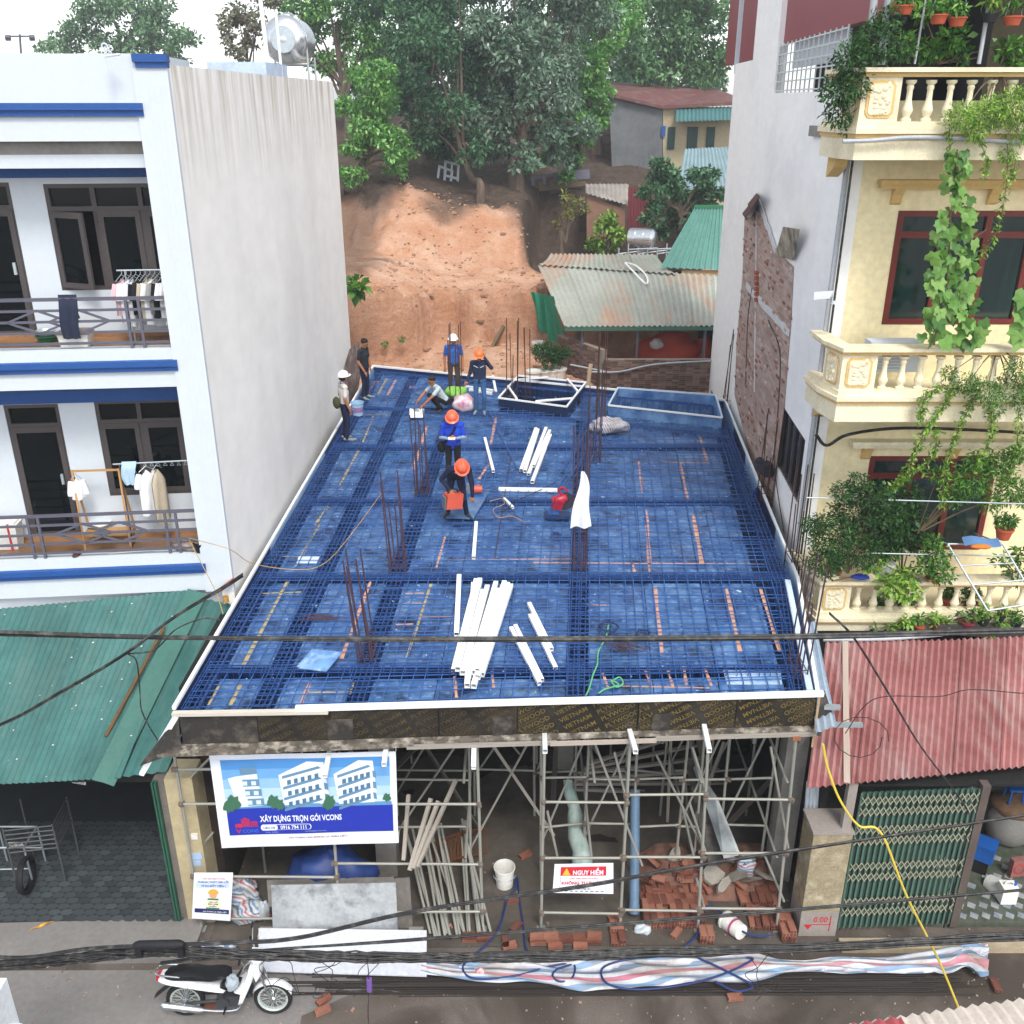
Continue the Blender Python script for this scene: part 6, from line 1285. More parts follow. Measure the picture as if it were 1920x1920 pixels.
# roof storey: red cladding, window grille, posts
yp('roof_cladding', MB().prism([wpt(sB, 13.0, -.1), wpt(WL+3, 13.0, -.1), wpt(WL+3, 13.0, -.3), wpt(sB, 13.0, -.3)], (0, 0, 3)), M('red_metal_cladding', '#8e3b44', .5, .2, 4, stretch=(9, 9, .4)))
yp('roof_cladding', MB().prism([wpt(-.5, 13.15, -.12), wpt(sC, 13.15, -.12), wpt(sC, 13.15, -.3), wpt(-.5, 13.15, -.3)], (0, 0, 2)), _mats['red_metal_cladding'])
gr = empty('window_grille'); setpar(gr, yh); gw = M('white_painted_bar', '#cfd6d6', .5, .1)
for i in range(15): s = lerp(sD-1.2, sC-.05, i/14); stick('grille_bar', wpt(s, 12.15, -.05), wpt(s, 13.15, -.05), .025, .025, gw, gr)
for k in range(6): stick('grille_bar', wpt(sD-1.2, 12.2+k*.18, -.05), wpt(sC, 12.2+k*.18, -.05), .025, .025, gw, gr)
yp('terrace_inner_wall', MB().b2((7.2, 18.5, 12), (X1+2, 18.7, 16)), M('dim_beige', '#6e6450', .9)); yp('terrace_floor', MB().b2((X0+.1, YW_-1.2, 11.4), (X1, 19, 11.58)), concrete)
yp('terrace_roof', MB().b2((X0+.3, 15.3, 14.6), (X1+2, 19, 14.75)), rail_grey); yp('terrace_back', MB().prism([wpt(-.4, 12.0, -1.6), wpt(sB, 12.0, -1.6), wpt(sB, 12.0, -1.7), wpt(-.4, 12.0, -1.7)], (0, 0, 2.6)), dark); yp('terrace_side', MB().b2((6.6, 16.6, 11.6), (6.7, 18.6, 14.6)), dark); yp('white_shutter', MB().prism([wpt(sD-.2, 12.65, -.3), wpt(sC-.3, 12.65, -.3), wpt(sC-.3, 12.65, -.36), wpt(sD-.2, 12.65, -.36)], (0, 0, .5)), white_paint)
MB().prism([wpt(WL, 12.7, .02), wpt(WL+.1, 12.7, .02), wpt(WL+.1, 12.7, -.1), wpt(WL, 12.7, -.1)], (0, 0, 3)).build('downpipe', white_paint, yh)
# ---------------- foliage and plants
leaf_a = M_leaf('fresh_green_leaves', ['#2f5a22', '#477a2c', '#5f9338', '#3a6a2a', '#7aa84a']); leaf_b = M_leaf('dark_green_leaves', ['#1f3d1e', '#2c5226', '#3a662e', '#26471f', '#4b7a3a']); leaf_y = M_leaf('yellow_green_leaves', ['#5c8a2e', '#7aa53c', '#94b850', '#4c7a2a', '#a6c25a'])
stem_m = M('plant_stem', '#6e5f48', .9, .3, 8)
terracotta = M('terracotta_pot', '#b5563a', .8, .2, 4); black_pot = M('black_pot', '#22242a', .6, .2); white_pot = M('white_ceramic_pot', '#d8d8d2', .4, .08); maroon_pot = M('maroon_plastic_pot', '#7a2f3a', .6, .2)
def pot(loc, r, h, mat, root):
    MB().lathe([(r*.68, 0), (r*.95, h*.85), (r*1.05, h*.85), (r*1.05, h), (r*.93, h), (r*.9, h*.9), (.001, h*.88)], 14, loc).build('pot', mat, root, smooth=True)
def potted(px_, py_, Y, r, h, mat, label, fol=leaf_a, fr=.25, fh=.3, n=260, ls=.09, seed=1, name='potted_plant', asp=.4, P=None):
    p = P or at_y(px_, py_, Y); root = empty(name, p, label, 'plant'); pot(p, r, h, mat, root)
    rg = random.Random(seed); cs = [(p.x+rg.uniform(-fr, fr)*.6, p.y+rg.uniform(-fr, fr)*.4, p.z+h+fh*rg.uniform(.25, 1), fr*rg.uniform(.35, .6)) for _ in range(5)]
    pts, d = clump_points(cs, n, seed); link('foliage', leaf_mesh('foliage', pts, ls, fol, asp, .4, seed, d), root)
    for k in range(3): rod('stem', p+V(0, 0, h*.85), Vector(cs[k][:3]), .008, stem_m, root, n=5)
    return root
def bush(name, cs, n, ls, fol, label, seed=1, asp=.4, stems=None, cat='plant', up=.35):
    """shrub: leafy clumps on visible stems"""
    root = empty(name, Vector(cs[0][:3]) if stems is None else stems[0], label, cat); pts, d = clump_points(cs, n, seed, .3); link('foliage', leaf_mesh('foliage', pts, ls, fol, asp, up, seed, d), root)
    if stems is not None:
        for c in cs: a = stems[0]; b = Vector(c[:3]); rod('stem', a, lerp(a, b, .5)+V(0, 0, .05), .012, stem_m, root, n=5); rod('stem', lerp(a, b, .5)+V(0, 0, .05), b, .007, stem_m, root, n=5)
    return root
def blob(pxs, Y, k=1.0): # clumps from sight points (px,py,radius in px)
    out = []
    for x, y, r in pxs: p = at_y(x, y, Y+random.uniform(-.25, .15)); out.append((p.x, p.y, p.z, r/px_m(p)*k))
    return out
bush('hanging_jasmine', blob([(1570, 170, 35), (1600, 110, 40), (1575, 215, 28), (1640, 80, 45), (1600, 160, 32), (1660, 40, 30), (1590, 240, 15), (1690, 95, 25)], 15.1), 2600, .085, leaf_b, 'leafy bush spilling over the left end of the top balcony', 3, .35, [at_y(1625, 120, 15.3)])
bush('trailing_vine', blob([(1850, 215, 38), (1800, 220, 30), (1900, 200, 42), (1830, 250, 20), (1910, 245, 30), (1890, 290, 16)], 14.85), 4400, .06, leaf_y, 'feathery trailing plant over the top balustrade', 5, .3, [at_y(1870, 130, 15.1)])
bush('trailing_vine', blob([(1850, 735, 34), (1890, 730, 36), (1815, 720, 25), (1920, 745, 35), (1860, 770, 20), (1780, 700, 15), (1910, 690, 25)], 14.85), 4400, .06, leaf_a, 'feathery trailing plant over the middle balustrade', 6, .3, [at_y(1870, 650, 15.1)])
bush('rose_bush', blob([(1560, 1000, 48), (1600, 960, 44), (1545, 1055, 35), (1640, 930, 34), (1610, 1030, 45), (1580, 920, 22), (1660, 960, 38), (1525, 985, 22), (1610, 905, 22)], 14.75), 8000, .06, leaf_b, 'tall fine-leaved bush on the left of the lower balcony', 7, .42, [at_y(1590, 1075, 14.8)])
bush('broad_shrub', blob([(1690, 960, 44), (1675, 1000, 34), (1710, 1010, 32), (1660, 1030, 25), (1700, 930, 30)], 15.3), 1500, .1, leaf_b, 'broad-leaved dark shrub before the lower window', 8, .6, [at_y(1690, 1080, 15.2)])
bush('pinnate_tree', blob([(1820, 900, 36), (1790, 930, 24), (1870, 870, 32), (1900, 920, 34), (1855, 940, 22), (1830, 860, 18), (1915, 850, 25), (1760, 890, 18)], 15.0), 3600, .085, leaf_a, 'branching tree with feathered leaves at the lower window', 9, .3, [at_y(1720, 1000, 15.1)])
bush('leafy_pot_shrub', blob([(1755, 1040, 26), (1735, 1060, 20), (1765, 1075, 22), (1750, 1015, 16)], 14.8), 900, .075, leaf_a, 'round green shrub in a red pot on the lower handrail', 10, .5, [at_y(1745, 1085, 14.9)]); potted(1748, 1092, 14.95, .13, .1, terracotta, 'shallow red pot below the round green shrub', leaf_a, .1, .08, 60, .05, 3)
bush('bright_shrub', blob([(1690, 1085, 26), (1670, 1100, 22), (1700, 1110, 24), (1640, 1060, 18)], 14.75), 520, .12, leaf_y, 'bright broad-leaved plant hanging over the lower handrail', 11, .45, [at_y(1680, 1070, 14.9)])
bush('window_creeper', blob([(1905, 1080, 20), (1880, 1050, 18), (1915, 1040, 20)], 14.9), 400, .09, leaf_a, 'green creeper at the right end of the lower balcony', 12, .4, [at_y(1905, 1100, 15)])
# twigs trailing down between the balconies
vt = empty('trailing_twigs', at_y(1800, 760, 14.8), 'thin leafy twigs trailing from the middle balcony', 'plant'); tp, tr_ = [], []
for pth in ([(1790, 720), (1770, 760), (1740, 800), (1715, 850), (1690, 900), (1650, 925)], [(1830, 740), (1800, 800), (1775, 870), (1765, 950)], [(1860, 760), (1855, 820), (1830, 880)], [(1910, 770), (1905, 850), (1880, 900)], [(1770, 720), (1735, 745), (1725, 790)], [(1760, 800), (1745, 860), (1690, 900), (1640, 940)]):
    P = smooth_path([at_y(x, y, 14.72) for x, y in pth], 8); MB().tube(P, .007, 4).build('twig', stem_m, vt)
    for p in P[1:]:
        for _ in range(11): tp.append(tuple(p+V(random.gauss(0, .03), random.gauss(0, .02), random.gauss(0, .03))))
link('foliage', leaf_mesh('foliage', tp, .085, leaf_y, .38, .3, 4), vt)
vt = empty('trailing_twigs', at_y(1820, 300, 14.8), 'thin leafy twigs trailing from the top balcony', 'plant'); tp = []
for pth in ([(1780, 230), (1782, 290), (1795, 330)], [(1890, 290), (1885, 360), (1870, 430), (1840, 480)], [(1830, 250), (1850, 300), (1845, 330)], [(1905, 300), (1895, 340)]):
    P = smooth_path([at_y(x, y, 14.75) for x, y in pth], 8); MB().tube(P, .006, 4).build('twig', stem_m, vt)
    for p in P[1:]:
        for _ in range(5): tp.append(tuple(p+V(random.gauss(0, .025), random.gauss(0, .02), random.gauss(0, .03))))
link('foliage', leaf_mesh('foliage', tp, .08, leaf_y, .4, .3, 5), vt)
# big-leaved vine before the upper window: single leaves
lob = [(0, 0), (.32, -.16), (.52, .1), (.44, .34), (.5, .55), (.22, .6), (0, 1.0), (-.22, .6), (-.5, .55), (-.44, .34), (-.52, .1), (-.32, -.16)]
lfm = []
for i, c in enumerate(('#5f8f3c', '#74a24a', '#477430', '#84aa58')):
    m = MB(); n = len(lob); m.v = [(x, -.05-.16*abs(x), y-.3) for x, y in lob]+[(0, -.12, .1)]; m.f = [(k, (k+1) % n, n) for k in range(n)]; m.m = [0]*n
    lfm.append(m.mesh('leaf', M('vine_leaf_%d' % i, c, .5, .25, 2, trans=.25)))
vine = empty('squash_vine', at_y(1760, 650, 14.7), 'big-leaved climbing vine hanging before the upper window', 'vine')
stemp = [(1795, 280), (1790, 330), (1783, 400), (1780, 470), (1775, 540), (1770, 590), (1745, 650)]
MB().tube(smooth_path([at_y(x, y, 14.75) for x, y in stemp], 6), .012, 5).build('stem', stem_m, vine); MB().tube(smooth_path([at_y(x, y, 14.8) for x, y in ((1740, 655), (1770, 560), (1800, 470), (1850, 430))], 6), .008, 5).build('stem', stem_m, vine)
vr = random.Random(4); K = 170
for i in range(K):
    t = i/K; y = 285+t*365; sp_w = 16+46*t; x = lerp(1795, 1785, t)+vr.uniform(-1, 1)*sp_w; s = lerp(.13, .24, t)*vr.uniform(.6, 1.25)
    p = at_y(x, y, 14.62+vr.uniform(0, .25)); link('leaf', lfm[vr.randrange(4)], vine, mw=Matrix.Translation(p) @ Euler((vr.uniform(.1, .8)+math.pi*.0, vr.uniform(-.6, .6)+math.pi*(1 if vr.random() < .75 else .3), vr.uniform(-.7, .7))).to_matrix().to_4x4() @ Matrix.Diagonal((s, s, s, 1)))
for i in range(6): p = at_y(1912+vr.uniform(-8, 12), 560+i*16, 14.7); link('leaf', lfm[vr.randrange(4)], vine, mw=Matrix.Translation(p) @ Euler((.4, math.pi+vr.uniform(-.5, .5), vr.uniform(-.6, .6))).to_matrix().to_4x4() @ Matrix.Scale(.3, 4))
# top terrace: posts, hanging orange pots
for k, (xa, ya_, xb, yb_, r_, lab) in enumerate(((1665, 0, 1652, 122, .055, 'thick grey post at the top balcony corner'), (1638, 0, 1634, 45, .05, 'second grey post behind the top balcony corner'), (1735, 15, 1715, 120, .015, 'slanting thin pole on the top balcony'), (1845, 60, 1835, 120, .03, 'grey pole behind the hanging pots'))):
    rod('pole', at_y(xb, yb_, 15.4), at_y(xa, ya_, 15.4)+V(0, 0, .6), r_, gp, n=10, label=lab, cat='pole')
hang = [(1694, 28, terracotta, 'leftmost'), (1758, 45, terracotta, 'second'), (1793, 50, terracotta, 'third'), (1897, 48, terracotta, 'rightmost')]
for x, y, mt, wn2 in hang:
    p = at_y(x, y, 15.2); o = potted(0, 0, 0, .13, .12, mt, f'{wn2} orange hanging pot of the top terrace', leaf_a, .15, .2, 120, .12, x, 'hanging_pot', .25, p)
    for s in (-1, 1): rod('wire', p+V(s*.12, 0, .1), p+V(0, 0, .75), .004, gp, o, n=4)
for x, y, lab in ((1688, 45, 'black hanging pot beside the leftmost orange one'), (1855, 42, 'black hanging pot between the orange ones')): potted(0, 0, 0, .11, .12, black_pot, lab, leaf_y, .15, .25, 110, .13, x, 'hanging_pot', .25, at_y(x, y, 15.3))
bush('terrace_creeper', blob([(1700, 75, 18), (1740, 95, 22), (1770, 85, 20), (1790, 70, 24), (1890, 90, 22), (1730, 20, 22), (1910, 110, 18), (1800, 100, 18), (1770, 10, 20)], 15.8), 700, .12, leaf_a, 'loose creeper among the posts of the top terrace', 14, .6, [at_y(1760, 120, 15.7)])
# air conditioner, small lamp, drying frame, ironing cover, lower pots
ac = empty('air_conditioner', at_y(1670, 648, 15.6), 'white air conditioner unit behind the middle balustrade', 'air conditioner'); p = at_y(1673, 652, 15.55)
MB().box(p+V(0, 0, -.12), (.82, .3, .5)).build('casing', white_paint, ac); [MB().box(p+V(-.05, -.155, -.3+k*.05), (.5, .012, .02)).build('louvre', gp, ac) for k in range(7)]
sl = empty('street_lamp', at_y(1545, 565, 15.3), 'small white street lamp on the corner of the yellow house', 'lamp'); a = at_y(1552, 560, 15.7)
rod('arm', a+V(.1, .4, .05), a, .02, gp, sl); MB().prism([a+V(-.26, -.1, 0), a+V(0, -.1, .02), a+V(.12, .1, .06), a+V(-.2, .1, .04)], (0, 0, .05)).build('head', white_paint, sl); MB().lathe([(.12, 0), (.1, .03), (.001, .05)], 12, a+V(.15, -.1, -.06)).build('shade', white_paint, sl, smooth=True)
fr_ = empty('clothes_airer', at_y(1850, 1090, 14.3), 'steel drying frame slanting out over the lower balcony', 'drying rack'); Q4 = [at_y(1777, 1020, 14.9), at_y(1880, 1020, 14.9), at_y(1945, 1130, 14.1), at_y(1852, 1145, 14.1)]
for i in range(4): rod('frame_bar', Q4[i], Q4[(i+1) % 4], .018, steel_galv, fr_)
for t in (.33, .62): rod('cross_bar', lerp(Q4[0], Q4[3], t), lerp(Q4[1], Q4[2], t), .014, steel_galv, fr_)
for i in (0, 1): rod('stay', Q4[i], Q4[i]+V(0, 1.0, -.25), .014, steel_galv, fr_)
for k, (a, b, lab) in enumerate((((1512, 933), (1930, 945), 'long thin bar across the lower window and bushes'), ((1620, 1037), (1900, 1043), 'thin bar just above the lower balcony pots'))): rod('curtain_bar', at_y(*a, 14.7), at_y(*b, 14.7), .012, steel_galv, label=lab, cat='bar')
c = at_y(1838, 1022, 14.65); m = MB(); m.grid(lambda u, v: c+V((u-.5)*.62+.1*v, -.1+v*.35, .03*math.sin(u*6)+.03), 8, 4); m.build('blue_cloth', M('denim_cloth', '#5f87b8', .9, .1), smooth=True, label='blue cloth spread on the drying frame', cat='cloth')
c = at_y(1838, 1028, 14.5); lump('orange_cover', c, (.17, .06, .04), M('orange_cloth', '#d07a2c', .8, .2), 'orange folded cover on the blue cloth', 'cover', 6)
lump('blue_bag', at_y(1612, 1085, 14.9), (.16, .08, .05), M('royal_blue_bag', '#2746b0', .5, .2), 'royal blue bag on the lower handrail', 'bag', 8)
stick('plank', at_y(1555, 1092, 14.9), at_y(1625, 1078, 14.95), .06, .03, wood, label='short plank lying on the lower handrail corner', cat='plank')
for k in range(4): p = at_y(1540+k*9, 1078+(k % 2)*6, 14.95); MB().box(p, (.14, .1, .05), (.2*k, .3, k)).build('broken_tile', cream, label='broken cream tile piece on the lower handrail corner', cat='tile', group='broken tile pieces on the handrail')
rowp = [(1637, 1192, .075, black_pot, 'empty grey pot, leftmost of the row below the lower balcony'), (1666, 1196, .1, black_pot, 'black pot with orchid, second of the row below the lower balcony'), (1697, 1186, .105, black_pot, 'black pot with bright seedling in the row below the lower balcony'), (1722, 1184, .09, terracotta, 'orange pot with upright stem in the row below the lower balcony'), (1752, 1182, .1, maroon_pot, 'low maroon pot with succulents below the lower balcony'), (1775, 1185, .09, black_pot, 'black pot beside the low maroon one'), (1810, 1180, .14, maroon_pot, 'large maroon basket pot with pale roots'), (1842, 1170, .12, black_pot, 'large black pot on the hanging shelf'), (1873, 1165, .09, black_pot, 'small black pot with pink flowers'), (1905, 1175, .1, black_pot, 'black pot with broad leaves at the right end'), (1848, 1205, .07, terracotta, 'small orange pot lowest on the hanging shelf'), (1875, 1192, .07, terracotta, 'small red pot under the pink flowers')]
for i, (x, y, r, mt, lab) in enumerate(rowp): potted(x, y, 14.75, r, r*1.25, mt, lab, leaf_y if i % 3 else leaf_a, r*1.3, .16+.1*(i == 3), 70 if i else 8, .1, 40+i)
for i, (x, y, mt, lab) in enumerate(((1645, 1160, white_pot, 'white ceramic pot behind the lower balusters'), (1690, 1165, terracotta, 'terracotta pot behind the lower balusters'), (1780, 1140, terracotta, 'terracotta pot right of the teal basin'), (1820, 1150, maroon_pot, 'wide maroon pot behind the drying frame'), (1660, 1075, white_pot, 'white urn with small tree on the lower balcony'), (1560, 1085, terracotta, 'terracotta pot under the tall bush'), (1880, 1010, terracotta, 'red wall pot right of the lower window'))): potted(x, y, 15.35 if y > 1100 else 15.1, .15, .2, mt, lab, leaf_a, .18, .25, 200, .09, 60+i)
stick('pot_shelf', at_y(1755, 1178, 14.7), at_y(1925, 1190, 14.7), .05, .2, alu_dark, label='dark hanging shelf below the lower balcony', cat='shelf')
# dark bird-like ornament pair hung by wire; black cables on facade
bundle_pts = [at_y(x, y, 15.9) for x, y in ((1530, 815), (1550, 835), (1590, 815), (1680, 803), (1800, 805), (1930, 812))]
MB().tube(smooth_path(bundle_pts, 6), .03, 6).build('facade_cable', black_cable, yh, smooth=True)
# ================================================================ shop with red roof on the right
red_sheet = M('red_roof_sheets', '#a87472', .55, .3, .9, col2='#8f5a58', dirt='#b3a49f', dirt_amt=.6, dscale=1.0, dstretch=(3, .5, 1), ovar=.1)
rs = empty('red_roofed_shop', (6.5, 11.4, 0), 'shop with red corrugated roof and green folding gate', 'shop')
e0, e1 = at_z(1512, 1478, 2.95), at_z(2050, 1425, 2.95); t0, t1 = at_y(1548, 1204, 14.2), at_y(2060, 1192, 14.3)
corrugated('roof_sheet', e0, e1, t1, t0, .118, .028, red_sheet, rs, sheet=.83, rows=4)
n_ = (e1-e0).cross(t0-e0).normalized(); stick('pale_seam', lerp(e0, e1, .135)+n_*.03, lerp(t0, t1, .07)+n_*.03, .09, .012, M('pale_seam', '#b8a79a', .7, .2, 4), rs)
MB().tube(smooth_path([t0+V(-.05, 0, .05), t0+V(1, 0, .06), t0+V(2, .05, .12)], 4), .03, 6).build('roof_pipe', gp, rs, smooth=True)
# tiled pillar with the red level mark
mar = M('brown_marble_tile', '#a3987e', .25, .5, 3.5, col2='#7a6c54', dirt='#cfc6aa', dirt_amt=.9, dscale=3.5, fine=.25)
plx0, plx1, ply, plt = 4.47, 5.05, 11.18, 2.02
pil = empty('tiled_pillar', (4.75, 11.2, 0), 'marble tiled gate pillar with red level mark', 'pillar')
gtile = M('grey_plain_tile', '#98908a', .45, .1)
for z0, z1, mt in ((.0, .5, gtile), (.503, 1.0, mar), (1.003, 1.5, mar), (1.503, plt, mar)): MB().b2((plx0, ply, z0), (plx1, ply+.5, z1)).build('tile_block', mt, pil)
MB().b2((plx0-.02, ply-.02, plt), (plx1+.02, ply+.52, plt+.04)).build('cap', gtile, pil)
red_ink = M('red_marker', '#c22a34', .7); v, fc = text_fit('0.00', .2, .28, .22, .12, .012); m = MB(); m.add([(plx0+x, ply-.004, y) for x, y in v], fc); m.b2((plx0+.2, ply-.004, .235), (plx0+.48, ply-.002, .25)); m.b2((plx0+.455, ply-.004, .1), (plx0+.47, ply-.002, .42)); m.prism([(plx0+.06, ply-.004, .24), (plx0+.2, ply-.004, .24), (plx0+.13, ply-.004, .14)], (0, .002, 0)); m.build('level_mark', red_ink, pil)
# green folding gate of slats and scissor lattice
gate = empty('folding_gate', (6, 11.25, 0), 'green steel folding gate with pale scissor lattice', 'gate'); g0, g1 = Vector((5.1, 11.24, .1)), Vector((6.86, 11.34, .1)); GH = 2.62; N = 20
slat = M('green_gate_slat', '#4f6c60', .45, .15, 4); slat_d = M('dark_green_gate_slat', '#39544a', .5, .15, 4); lat = M('pale_lattice', '#aca68e', .5, .15)
for i in range(N+1):
    p = lerp(g0, g1, i/N); stick('slat', p, p+V(0, 0, GH), .03, .025, slat, gate)
    if i < N: q_ = lerp(g0, g1, (i+.5)/N)+V(0, .035, 0); stick('back_slat', q_, q_+V(0, 0, GH), .06, .008, slat_d, gate)
for zc_ in (.35, .56, 1.05, 1.26, 1.75, 1.96, 2.3, 2.5):
    m = MB()
    for i in range(N):
        a, b = lerp(g0, g1, i/N)+V(0, -.022, zc_), lerp(g0, g1, (i+1)/N)+V(0, -.022, zc_)
        for s in (1, -1): m.bar(a+V(0, -.01+s*.006, -s*.075), b+V(0, -.01+s*.006, s*.075), .011, .011)
    m.build('scissor_lattice', lat, gate)
MB().b2((6.88, 11.3, .05), (7.0, 11.45, 2.8)).build('door_jamb', M('brown_jamb', '#5c514c', .7), rs)
MB().b2((4.9, 11.25, 2.05), (5.03, 11.36, 2.9)).build('jamb', gtile, rs)
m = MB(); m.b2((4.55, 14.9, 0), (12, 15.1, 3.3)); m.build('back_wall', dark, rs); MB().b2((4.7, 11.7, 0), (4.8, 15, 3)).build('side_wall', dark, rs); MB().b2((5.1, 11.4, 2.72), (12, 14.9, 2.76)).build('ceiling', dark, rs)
# tiled shop floor and goods in the open bay
MB().b2((5.1, 11.35, 0), (12, 15, .09)).build('floor', M('mossy_floor', '#3c4436', .8, .4, 6, col2='#565a50'), rs); ft = M('broken_white_tile', '#a9aaa4', .5, .4, 4, col2='#6e7a86')
for i in range(9):
    for j in range(7):
        if random.random() < .82: c = Vector((7.15+i*.19+(j % 2)*.05, 11.5+j*.21, .092)); MB().prism([c+V(-.075, -.02, 0), c+V(.02, -.08, 0), c+V(.085, .01, 0), c+V(-.02, .08, 0)], (0, 0, .006)).build('floor_tile', ft, rs)
jb = empty('jerrycan', at_z(1890, 1690, .1), 'white plastic jerrycan standing on the shop tiles', 'jerrycan'); c = at_z(1890, 1697, .1)
MB().box(c+V(0, .1, .17), (.25, .2, .32)).build('body', pl_white, jb); MB().tube(smooth_path([c+V(-.07, .1, .33), c+V(-.05, .1, .39), c+V(.05, .1, .39), c+V(.07, .1, .33)], 3), .016, 6).build('handle', pl_white, jb); MB().lathe([(.03, 0), (.03, .05)], 10, c+V(.09, .1, .33)).build('cap', pl_blue, jb)
cr = M('blue_crate', '#1f5aa8', .4, .15); c = at_z(1835, 1590, .5); ct = empty('cool_box', c, 'blue cool box in the open shop bay', 'box'); MB().box(c, (.5, .3, .28), (0, 0, -.6)).build('body', cr, ct); MB().box(c+V(0, 0, .155), (.53, .33, .03), (0, 0, -.6)).build('lid', cr, ct); MB().box(c+V(0, 0, -.28), (.4, .25, .28), (0, 0, -.6)).build('stand', dark, ct)
jute = M('jute_sack', '#8d6f55', .95, .3, 9); c = at_z(1890, 1580, .1)
lump('rice_pot', c+V(0, .1, 0), (.42, .35, .5), M('worn_pot_grey', '#8d8a84', .6, .2), 'large grey pot under a jute sack in the shop', 'pot', 2, .05); lump('jute_sack', c+V(.02, .08, .62), (.42, .36, .2), jute, 'brown jute sack draped over the large pot', 'sack', 3, .2)
bst = empty('plastic_stool', at_z(1905, 1470, .6), 'blue plastic stool high in the back of the shop', 'stool'); c = at_z(1905, 1475, 1.3); MB().box(c, (.3, .25, .04)).build('seat', cr, bst); [rod('leg', c+V(x, y, -.3), c+V(x*.8, y*.8, 0), .02, cr, bst) for x in (-.12, .12) for y in (-.1, .1)]
c = at_z(1830, 1500, .9); lathe_thing('kettle', c, [(.08, 0), (.12, .08), (.1, .16), (.04, .2), (.001, .22)], pl_red, 'red kettle at the shop door', 'kettle', 14); rod('parasol_pole', at_z(1810, 1540, .1), at_z(1822, 1475, 1.2), .02, gp, label='grey rod leaning at the shop door', cat='rod')
bxm = M('maroon_print_box', '#8a5a54', .8, .2); c = at_z(1910, 1625, .3); cb_ = MB().box(c, (.3, .1, .35), (0, 0, .15)).build('carton', bxm, label='carton with a red round emblem in the shop', cat='carton'); MB().lathe([(.1, 0), (.085, .006), (.085, .0)], 20, c+V(-.01, -.06, 0), Vector((.15, -1, 0)).to_track_quat('Z', 'Y'), cap=False).build('emblem', red_ink, cb_)
bucket(at_z(1855, 1655, .1), 'pale bucket standing on edge in the shop', .17, .3, (1.3, 0, .4))
# corrugated white scrap beside the pillar
ws = empty('leaning_sheets', (4.45, 11.6, 0), 'pale corrugated sheets leaning behind the tiled pillar', 'metal sheet'); corrugated('sheet', at_y(1505, 1560, 11.75), at_y(1545, 1500, 11.75), at_y(1552, 1455, 11.9), at_y(1512, 1465, 11.9), .1, .02, white_paint, ws, sheet=1, rows=2)
# ================================================================ street: bars, tarpaulin, cables, motorbike
# long bars lying along the kerb
bund = empty('long_rebar_bundle', at_z(1150, 1855, 0), 'long dark reinforcing bars lying along the street under the tarpaulin', 'rebar bundle')
dkb = M('dark_rebar', '#3a3430', .8, .4, 7, col2='#241f1d')
for i in range(58):
    yy = lerp(1818, 1868, random.random()); x0 = random.uniform(520, 760); x1 = random.uniform(1690, 1850); z = random.choice((.012, .02, .035, .05)); a = at_z(x0, yy+random.uniform(-4, 4), z); b = at_z(x1, yy-8+random.uniform(-6, 8), z); rod('rebar', a, b, .009, dkb, bund, n=5)
# striped tarpaulin laid over them
def tarp_fn(u, v):
    x = lerp(790, 1850, u); top = 1803+6*math.sin(u*9)-24*sst(.72, .95, u)+(4*math.sin(u*31)); bot = 1842+20*math.sin(u*6.5-.6)*(1-u*.4)+4*math.sin(u*25)
    if u > .9: bot += 6*math.sin(u*90)
    p = at_z(x, lerp(bot, top, v), .06); p.z += .075*abs(math.sin(u*22+v*5))*(.4+.6*mnoise.noise(Vector((u*18, v*4, 1))))+.05+.10*sst(.9, 1, u)*abs(math.sin(u*70+v*9))+.02*math.sin(v*16+u*40)
    return p
mb = MB(); mb.grid(tarp_fn, 150, 18); o = mb.build('striped_tarpaulin', stripe_m, smooth=True, label='long striped tarpaulin spread over the bars along the street', cat='tarpaulin')
a = o.data.attributes.new('stripe', 'FLOAT', 'POINT'); vals = []
for j in range(19):
    for i in range(151): u, v = i/150, j/18; vals.append((v*1.25+.18*math.sin(u*7)+.06*math.sin(u*33+v*6)+(.7*(u-.92)*math.sin(u*40) if u > .92 else 0)) % 1)
a.data.foreach_set('value', vals)
# tarpaulin rag over the left cable box area
striped_lump(at_z(395, 1788, .02), (.45, .14, .09), 'striped tarpaulin rag behind the motorbike seat', 13, 7)
lump('plastic_bag', at_z(886, 1822, .1)+V(.12, -.02, 0), (.07, .05, .05), M('red_white_wrap', '#c24a5a', .5, .5, 20, col2='#e4d8d8'), 'small red wrapper beside the brick on the tarpaulin', 'wrapper', 4)
# ---------------- overhead cables
def bundle(pts, n, spread, r, label, sag=.0, mat=black_cable, name='cable_bundle'):
    root = empty(name, pts[0], label, 'cables'); base = smooth_path(pts, 10)
    for i in range(n):
        ph, a0, rr = random.uniform(0, 6.28), random.uniform(0, 6.28), spread*math.sqrt(random.random()); tw = random.uniform(2, 6)
        P = [p+V(0, math.cos(a0+k/len(base)*tw)*rr, math.sin(a0+k/len(base)*tw)*rr-sag*random.random()*math.sin(math.pi*k/len(base))) for k, p in enumerate(base)]
        MB().tube(P, r*random.uniform(.75, 1.25), 6).build('cable', mat, root, smooth=True)
    return root
YC = 9.4
bundle([at_y(x, y, YC) for x, y in ((-300, 1180), (0, 1187), (390, 1196), (960, 1198), (1500, 1193), (1920, 1182), (2200, 1176))], 7, .03, .013, 'thick twisted black cable crossing in front of the deck')
YD = 8.6
bundle([at_y(x, y, YD) for x, y in ((-200, 1812), (20, 1808), (140, 1795), (300, 1780), (480, 1786), (800, 1792), (1100, 1787), (1500, 1774), (1920, 1752), (2150, 1742))], 24, .055, .012, 'heavy sagging bundle of black cables along the street', .06)
